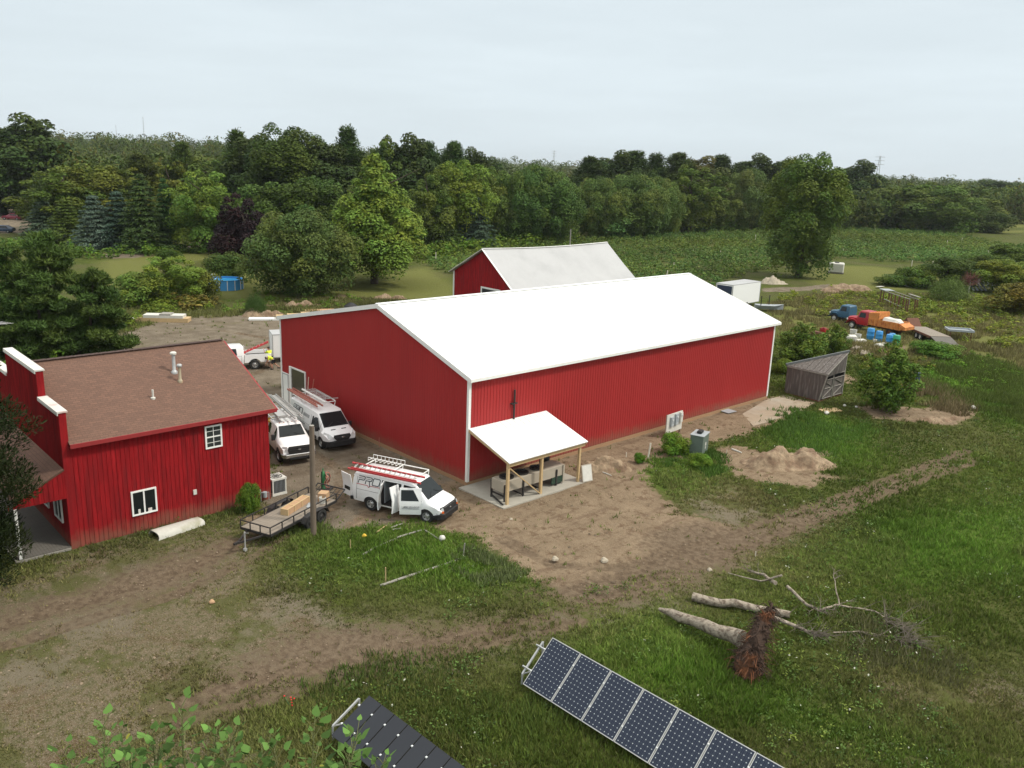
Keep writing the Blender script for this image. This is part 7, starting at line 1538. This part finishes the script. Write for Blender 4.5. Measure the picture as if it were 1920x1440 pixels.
bk = thing('loader_bucket', 'rusty brown loader bucket on the ground behind the dump truck', 'bucket', at(1712, 619), rad(150)); bk.scale = (.8, .8, .8); b = MB(); b.prism([(-1.0, -1, 0), (1.0, -1, .1), (1.1, -1, 1.3), (.5, -1, 1.75), (-.6, -1, .5)], (0, 2.0, 0)); b.build('shell', 'rust', bk); b = MB(); b.box((-1.1, -1.05, 0), (-.95, 1.05, .06)); b.build('cutting_edge', 'dark_metal', bk)
fb = thing('plank_flatbed', 'long low flatbed trailer with grey plank deck behind the dump truck', 'trailer', (-2.9, 69.6, 0), rad(137)); b = MB()
for i in range(8): b.box((-2.9, -1.1+i*.275, .86), (2.9, -.84+i*.275, .92))
b.build('deck', 'plank', fb); b = MB(); b.box((-2.9, -1.15, .7), (2.9, -1.1, .9)); b.box((-2.9, 1.1, .7), (2.9, 1.15, .9)); b.box((-2.9, -.4, .6), (2.9, -.3, .86)); b.box((-2.9, .3, .6), (2.9, .4, .86)); b.build('frame', 'rust', fb)
b = MB(); b.add([(-2.95, -1.1, .88), (-2.95, 1.1, .88), (-4.9, 1.1, .42), (-4.9, -1.1, .42), (-2.95, -1.1, .8), (-2.95, 1.1, .8), (-4.9, 1.1, .34), (-4.9, -1.1, .34)], [(0, 1, 2, 3), (7, 6, 5, 4), (0, 4, 5, 1), (1, 5, 6, 2), (2, 6, 7, 3), (3, 7, 4, 0)]); b.build('ramp', 'deck_wood', fb)
b = MB(); b.box((-5.0, -1.1, .3), (-4.9, 1.1, .42)); b.build('end_beam', 'rust', fb)
for sd in (-1, 1):
    for x in (-.6, .35): wheel(fb, x, sd*1.05, .38, .22, 'poly_white')
wt_ = thing('metal_table', 'grey steel table frame standing in the scrub at the right', 'table', at(1796, 636), rad(35)); wt_.scale = (.9, .9, .9); b = MB()
for a, c in (((-1.5, -1.0, 1.1), (1.5, -.86, 1.34)), ((-1.5, .86, 1.1), (1.5, 1.0, 1.34)), ((-1.5, -.86, 1.1), (-1.36, .86, 1.34)), ((1.36, -.86, 1.1), (1.5, .86, 1.34))): b.box(a, c)
b.box((-1.36, -.86, 1.12), (1.36, .86, 1.16)); b.build('table_top', 'util_grey', wt_)
for x in (-1.2, 1.2):
    for y in (-.8, .8): MB().box((x-.04, y-.04, 0), (x+.04, y+.04, 1.1)).build('leg', 'rust', wt_)
sc_ = thing('steel_rack', 'rusty steel pipe rack with pale bars standing in the weeds beyond the trucks', 'rack', at(1682, 578), rad(-42)); RL = 4.2
for x in (-RL, -RL*.8, -.9, .3, 1.4, RL*.86, RL):
    for y in ((-.6, .6) if abs(x) > 3.5 or abs(x) < 1 else (-.6,)): MB().box((x-.06, y-.06, 0), (x+.06, y+.06, 1.9)).build('upright', 'rust', sc_)
b = MB(); b.bar((-RL-.3, -.6, 1.92), (RL+.2, -.6, 1.92), .09); b.bar((-RL-.3, .6, 1.92), (RL+.2, .6, 1.92), .09); b.bar((-3, -.62, .8), (2.2, -.62, .6), .09); b.build('crossbar', 'pale_wood', sc_)
b = MB(); b.box((-RL-.6, -.7, 1.97), (-RL+1.3, .7, 2.03)); b.build('sheet', 'util_grey', sc_); b = MB(); b.box((1.5, .5, 2.2), (4.6, .8, 2.28)); b.bar((2, .6, 0), (2, .6, 2.2), .06); b.build('board', 'pale_wood', sc_)
# water tank
tk = thing('water_tank', 'white cube shaped water tank standing on the mown grass by the poplar', 'tank', at(1567, 512), rad(25)); MB().box((-1.3, -1.2, .15), (1.3, 1.2, 1.9)).build('tank', 'poly_white', tk, bevel=.16); MB().box((-1.35, -1.25, 0), (1.35, 1.25, .15)).build('pallet', 'grey_wood', tk); MB().cyl((0, 0, 1.9), (0, 0, 2.05), .4, 14).build('lid', 'black', tk)
# leaning boards, pallets, dead shrub
for k, (u, v, l, w, h, ang, m, lab, rz) in enumerate([(1690, 534, 'x', 1.0, 2.6, 58, 'pale_wood', 'pale board leaning in the bushes, left one of the pair', -20), (1700, 538, 'x', .9, 2.2, 62, 'pale_wood', 'pale board leaning in the bushes, right one of the pair', 10), (1655, 538, 'x', .5, 3.4, 86, 'poly_white', 'white board lying flat beside the leaning pair', 60)]):
    b = MB(); b.box((0, -w/2, 0), (.08, w/2, h), Matrix.Rotation(rad(-ang), 4, 'Y')); o = b.build('leaning_board', m); put(o, at(u, v, .05), rad(rz+40)); tag(o, lab, 'board')
for u, v, ang, rz, lab, g in ((1838, 546, 55, -35, 'grey slatted pallet lying tilted under the dead shrub', 'flat'), (1848, 540, 15, -50, 'grey slatted pallet standing upright behind the tilted one', 'up')):
    p = thing('pallet', lab, 'pallet', at(u, v), rad(rz)); R_ = Matrix.Rotation(rad(-ang), 4, 'Y')
    for i in range(4): MB().box((0, -1.3+i*.75, .1), (.08, -1.0+i*.75, 2.3), R_).build('slat', 'util_grey', p)
    b = MB()
    for z in (.2, 1.2, 2.2): b.box((-.1, -1.35, z), (0, 1.3, z+.12), R_)
    b.build('bearer', 'grey_wood', p)
ds = thing('dead_shrub', 'leafless reddish shrub on a pale trunk beside the grey pallets', 'dead shrub', at(1815, 551), 0); b = MB(); b.tube([(0, 0, 0), (.05, 0, 1.2), (0, .05, 2.4)], [.13, .1, .06], 8); b.build('trunk', 'pale_wood', ds, smooth=50)
b = MB(); rg = np.random.default_rng(9)
for i in range(110):
    a = rg.random()*6.28; e = rg.uniform(.1, 1.2); d = Vector((cos(a)*cos(e), sin(a)*cos(e), sin(e))); s = Vector((0, 0, rg.uniform(1.1, 2.4))); m_ = s+d*rg.uniform(.6, 1.1); f = m_+(d+Vector(rg.normal(size=3))*.35)*rg.uniform(.4, .9); b.tube([s, m_, f], [.022, .014, .005], 3)
    for j in range(3): b.tube([m_, m_+(d+Vector(rg.normal(size=3))*.6)*.55], [.010, .004], 3)
b.build('branch', mat('red_twig', (.16, .06, .05), rough=.9, var=.3), ds)
# rowboat frame behind the barn
bt = thing('boat', 'grey upturned boat with posts seen over the barn roof end', 'boat', at(1441, 583), rad(40)); b = MB(); b.loft([[(x, -w, h), (x, w, h), (x, w*.5, .25), (x, -w*.5, .25)] for x, w, h in ((-1.8, .5, .8), (-1, .8, .75), (.6, .75, .78), (1.8, .1, .95))]); b.build('hull', 'util_grey', bt); b = MB(); b.box((-1.2, -.6, .7), (-1.1, -.5, 2.0)); b.box((.0, .5, .7), (.1, .6, 2.0)); b.build('post', 'black', bt)
# pool
pp = thing('swimming_pool', 'round blue above-ground pool with white posts on the lawn', 'pool', at(424, 541)); PR = 2.15; b = MB(); b.lathe((0, 0, 0), [(PR, 0), (PR, 1.3)], 32); b.lathe((0, 0, 0), [(PR-.04, 0), (PR-.04, 1.3)], 32); b.build('pool_wall', 'pool_blue', pp, smooth=40)
b = MB(); b.lathe((0, 0, 1.08), [(.001, 0), (PR-.05, 0)], 32); b.build('water', 'pool_water', pp); b = MB(); b.lathe((0, 0, 1.3), [(PR-.09, .03), (PR+.07, .03), (PR+.07, -.03), (PR-.09, -.03), (PR-.09, .03)], 32); b.build('top_rail', 'barrel_blue', pp)
for i in range(14): a = i*2*pi/14+.1; MB().bar((PR*1.03*cos(a), PR*1.03*sin(a), 0), (PR*1.02*cos(a), PR*1.02*sin(a), 1.3), .075).build('post', 'white_paint', pp)
ld = MB(); 
for y in (-.22, .22): ld.tube([(-PR-.35, y, 0), (-PR-.05, y, 1.75), (-PR+.2, y, 1.75), (-PR+.3, y, 1.0)], .04, 6)
for z in (.4, .8, 1.2): ld.bar((-PR-.35+z*.17, -.22, z), (-PR-.35+z*.17, .22, z), .05)
o = ld.build('pool_ladder', 'white_paint'); pz = G(424, 541); put(o, (pz.x, pz.y, 0), rad(25)); tag(o, 'white ladder hooked over the left rim of the blue pool', 'ladder')
# lumber and panels on the far side of the yard
def stack(u, v, L, W_, lays, rz, label, mats_, name='lumber_stack', cat='lumber'):
    t = thing(name, label, cat, at(u, v), rz); z = 0
    for i, (dl, dx, h, m) in enumerate(lays): MB().box((-L/2*dl+dx, -W_/2, z), (L/2*dl+dx, W_/2, z+h)).build('board', m, t); z += h
    return t
stack(304, 602, 5.6, 1.3, [(1, 0, .25, 'lumber'), (.9, .3, .18, 'lumber'), (.72, .3, .3, 'poly_white'), (.2, .5, .12, 'pale_wood')], rad(52), 'long tan and white building panels stacked across the yard', 0)
stack(242, 598, 1.4, .8, [(1, 0, .12, 'poly_white')], rad(50), 'small white panel left of the long panel stack', 0, 'panel', 'panel')
stack(508, 599, 4.6, 1.1, [(1, 0, .16, 'white_metal'), (.15, .9, .3, 'lumber')], rad(60), 'white metal roofing sheets stacked left of the barn eave', 0, 'sheet_stack', 'metal sheets')
stack(566, 592, 3.2, 1.2, [(1, 0, .2, 'lumber'), (.3, .4, .15, 'lumber')], rad(66), 'open tan timber frames just behind the barn eave', 0); stack(598, 583, 3.6, 1.2, [(1, 0, .14, 'cardboard')], rad(66), 'flat tan board pile beyond the timber frames', 0)
b = MB(); b.lathe((0, 0, 0), [(.001, 0), (.9, 0), (.8, .6), (.3, .95), (.001, 1.0)], 9); o = b.build('black_tarp', 'black', smooth=20); put(o, at(658, 583)); tag(o, 'black tarped lump just beyond the gable roof edge', 'tarp')
# cars far left
def car(label, u, v, rz, m):
    c = thing('parked_car', label, 'car', at(u, v), rz); B = Body([(-2.3, .4, .75, .95, .75, .82, .7), (-2.1, .3, .8, 1.05, .82, .88, .72), (-1.7, .28, .85, 1.12, .84, .9, .70), (-1.2, .28, .88, 1.45, .84, .9, .62), (.2, .28, .88, 1.46, .84, .9, .62), (1.0, .28, .85, 1.02, .84, .9, .74), (2.0, .3, .72, .86, .82, .86, .7), (2.3, .38, .6, .72, .7, .76, .6)])
    MB().loft([B.ring(k) for k in B.st]).build('body', m, c, smooth=35); wscreen(B, .22, .98, c, .9)
    for sd in (-1, 1): sidewin(B, (-1.5, .7, .15, -1.15), .92, 1.36, sd, 'side_window', 'glass_dark', c); b = MB(); b.box((2.18, sd*.6-.12, .58), (2.31, sd*.6+.12, .68)); b.build('headlight', 'lamp_clear', c)
    for x in (-1.45, 1.45):
        for y in (-.8, .8): wheel(c, x, y, .33, .2)
    return c
car('maroon car parked on the pale pavement at the far left', 24, 412, rad(228), 'car_maroon'); car('dark blue car cut by the left edge of the picture', 4, 436, rad(235), 'car_navy')
# masts on the skyline
def mast(u, vt, d, label, w, n, name, cat, zb=0.0, arms=False):
    az = CYAW+math.atan((u-960)/CF); x, y = CP.x+sin(az)*d, CP.y+cos(az)*d; lo, hi = 0, 400
    for _ in range(40):
        m = (lo+hi)/2; dd = Vector((x, y, m))-CP
        if 720-CF*dd.dot(Uv)/dd.dot(Fv) > vt: lo = m
        else: hi = m
    H = lo; b = MB()
    for k in range(n):
        z0, z1 = H*k/n, H*(k+1)/n; w0, w1 = w*(1-.75*k/n), w*(1-.75*(k+1)/n); c0 = [(-w0, -w0), (w0, -w0), (w0, w0), (-w0, w0)]; c1_ = [(-w1, -w1), (w1, -w1), (w1, w1), (-w1, w1)]
        for i in range(4): b.bar((*c0[i], z0), (*c1_[i], z1), w*.13); b.bar((*c0[i], z0), (*c1_[(i+1) % 4], z1), w*.08)
    if arms:
        for z in (.72, .84, .96): b.bar((-w*2.6, 0, H*z), (w*2.6, 0, H*z), w*.2)
    o = b.build(name, 'galv'); put(o, (x, y, 0), .6); return tag(o, label, cat)
mast(278, 219, 1500, 'tall thin lattice mast on the left skyline', .8, 16, 'radio_mast', 'mast'); mast(228, 234, 1500, 'short thin mast left of the tall skyline mast', .5, 8, 'radio_mast', 'mast')
mast(1608, 292, 1700, 'power pylon above the grove on the right skyline', 3.2, 8, 'power_pylon', 'pylon', arms=True); mast(1020, 282, 2400, 'faint pylon on the middle skyline', 2.6, 8, 'power_pylon', 'pylon', arms=True); mast(1252, 286, 2400, 'faint pylon just over the dark pine row', 2.6, 8, 'power_pylon', 'pylon', arms=True)
# red flowers and the leafy tree tops under the drone
fl = thing('red_flowers', 'tiny clump of red flowers in the dry grass left of the black solar array', 'flowers', at(545, 1325)); rg = np.random.default_rng(2); b = MB(); c_ = MB()
for x, y, z in ((-.22, -.1, .32), (.02, .0, .35), (.12, .07, .33), (.03, .03, .15), (-.05, .05, .2), (.1, .0, .1)): b.lathe((x, y, z), [(.001, -.02), (.03, 0), (.027, .02), (.001, .03)], 7); c_.bar((0, 0, 0), (x, y, z-.02), .008)
b.build('petal', 'flower_red', fl, smooth=50); c_.build('stalk', 'green_paint', fl)
def near_top(u, v, z, H, label, seed, shoots):
    """crown top of a young poplar growing right below the drone; its trunk runs down to the ground"""
    p = G(u, v, z); t = thing('poplar_tree', label, 'tree', (p.x, p.y, 0)); rg = np.random.default_rng(seed); b = MB(); Vs, Fs, Cs = [], [], []; o = 0
    b.tube([(0, 0, -.1), (.1, 0, z*.5), (0, 0, z-1.0)], [.13, .09, .03], 8)
    for (dx, dy, top) in shoots:
        base = Vector((0, 0, z-1.6)); tip = Vector((dx, dy, z+top)); pts = [base.lerp(tip, k/5)+Vector(rg.normal(size=3))*.03 for k in range(6)]; b.tube(pts, [.022, .018, .014, .011, .008, .004], 5)
        for k in range(72):
            f = (k+1)/72; q = base.lerp(tip, f); a = k*2.4+rg.uniform(-.3, .3); el = .15+.9*f**2; d = Vector((cos(a)*cos(el), sin(a)*cos(el), sin(el))); pet = q+d*(.10+.06*rg.random()); s = (.062-.024*f)*rg.uniform(.6, 1.3)
            b.tube([q, pet], [.004, .003], 3); lx = (d+Vector((0, 0, -.35))).normalized(); ly = lx.cross(Vector((0, 0, 1)))+Vector(rg.normal(size=3))*.3; ly.normalize(); nn = lx.cross(ly)
            prof = [(0, 0), (.35, .85), (.9, .95), (1.5, .55), (2.2, 0), (1.5, -.55), (.9, -.95), (.35, -.85)]
            vs = [pet+lx*s*x_+ly*s*y_+nn*s*.18*abs(y_) for x_, y_ in prof]; Vs += [tuple(vv) for vv in vs]; Fs.append([o+i for i in range(8)]); o += 8
            cl = np.array([.050, .095, .022])*rg.uniform(.5, 1.4)*(1+1.4*f**4) if rg.random() > .012 else np.array([.30, .30, .05]); Cs += [cl]*8
    me = npmesh('crown', np.array(Vs), np.array(Fs), 'blade', attr=np.array(Cs), parent=t, nper=8); b.build('trunk', 'green_stem' if 'green_stem' in MT else MT.setdefault('green_stem', mat('green_stem', (.13, .14, .05), rough=.7, var=.2)), t, smooth=60); return t
near_top(345, 1400, 12.2, 0, 'leafy poplar top poking up at the bottom left, middle one of three', 1, [(0, 0, .42), (.3, .35, .12), (-.30, -.2, .0), (.1, -.3, -.15), (.45, .0, -.05), (-.1, .35, -.1), (-.45, -.5, -.2), (.5, .6, .05)])
near_top(200, 1430, 12.2, 0, 'leafy poplar top poking up at the bottom left corner, leftmost of three', 2, [(0, 0, .38), (.35, .1, .15), (-.3, .2, .0), (.1, .45, .05), (-.2, -.3, .1), (.3, -.3, -.1)])
near_top(590, 1430, 12.2, 0, 'leafy poplar top touching the black solar array, rightmost of three', 3, [(0, 0, .40), (.32, .25, .36), (-.3, -.25, .1), (.45, .45, .05), (0, -.4, -.1), (.1, .3, .0)])

# hazy summer air over the whole place
hz = MB().box((-7500, -7500, -3), (7500, 7500, 75)).build('haze', 'white_paint'); hz.data.materials.clear()
hm = bpy.data.materials.new('haze'); hm.use_nodes = True; hn = hm.node_tree; hn.nodes.clear(); ho = hn.nodes.new('ShaderNodeOutputMaterial'); hv = hn.nodes.new('ShaderNodeVolumePrincipled')
hv.inputs['Density'].default_value = .00008; hv.inputs['Color'].default_value = (.86, .93, 1, 1); hv.inputs['Anisotropy'].default_value = .2; hn.links.new(hv.outputs[0], ho.inputs['Volume']); hz.data.materials.append(hm)
tag(hz, 'thin pale summer haze over the whole place', 'haze', kind='stuff')
for k, (root, h, r, used) in PROTO.items():
    if not used:
        for c in list(root.children): bpy.data.objects.remove(c, do_unlink=True)
        bpy.data.objects.remove(root, do_unlink=True)
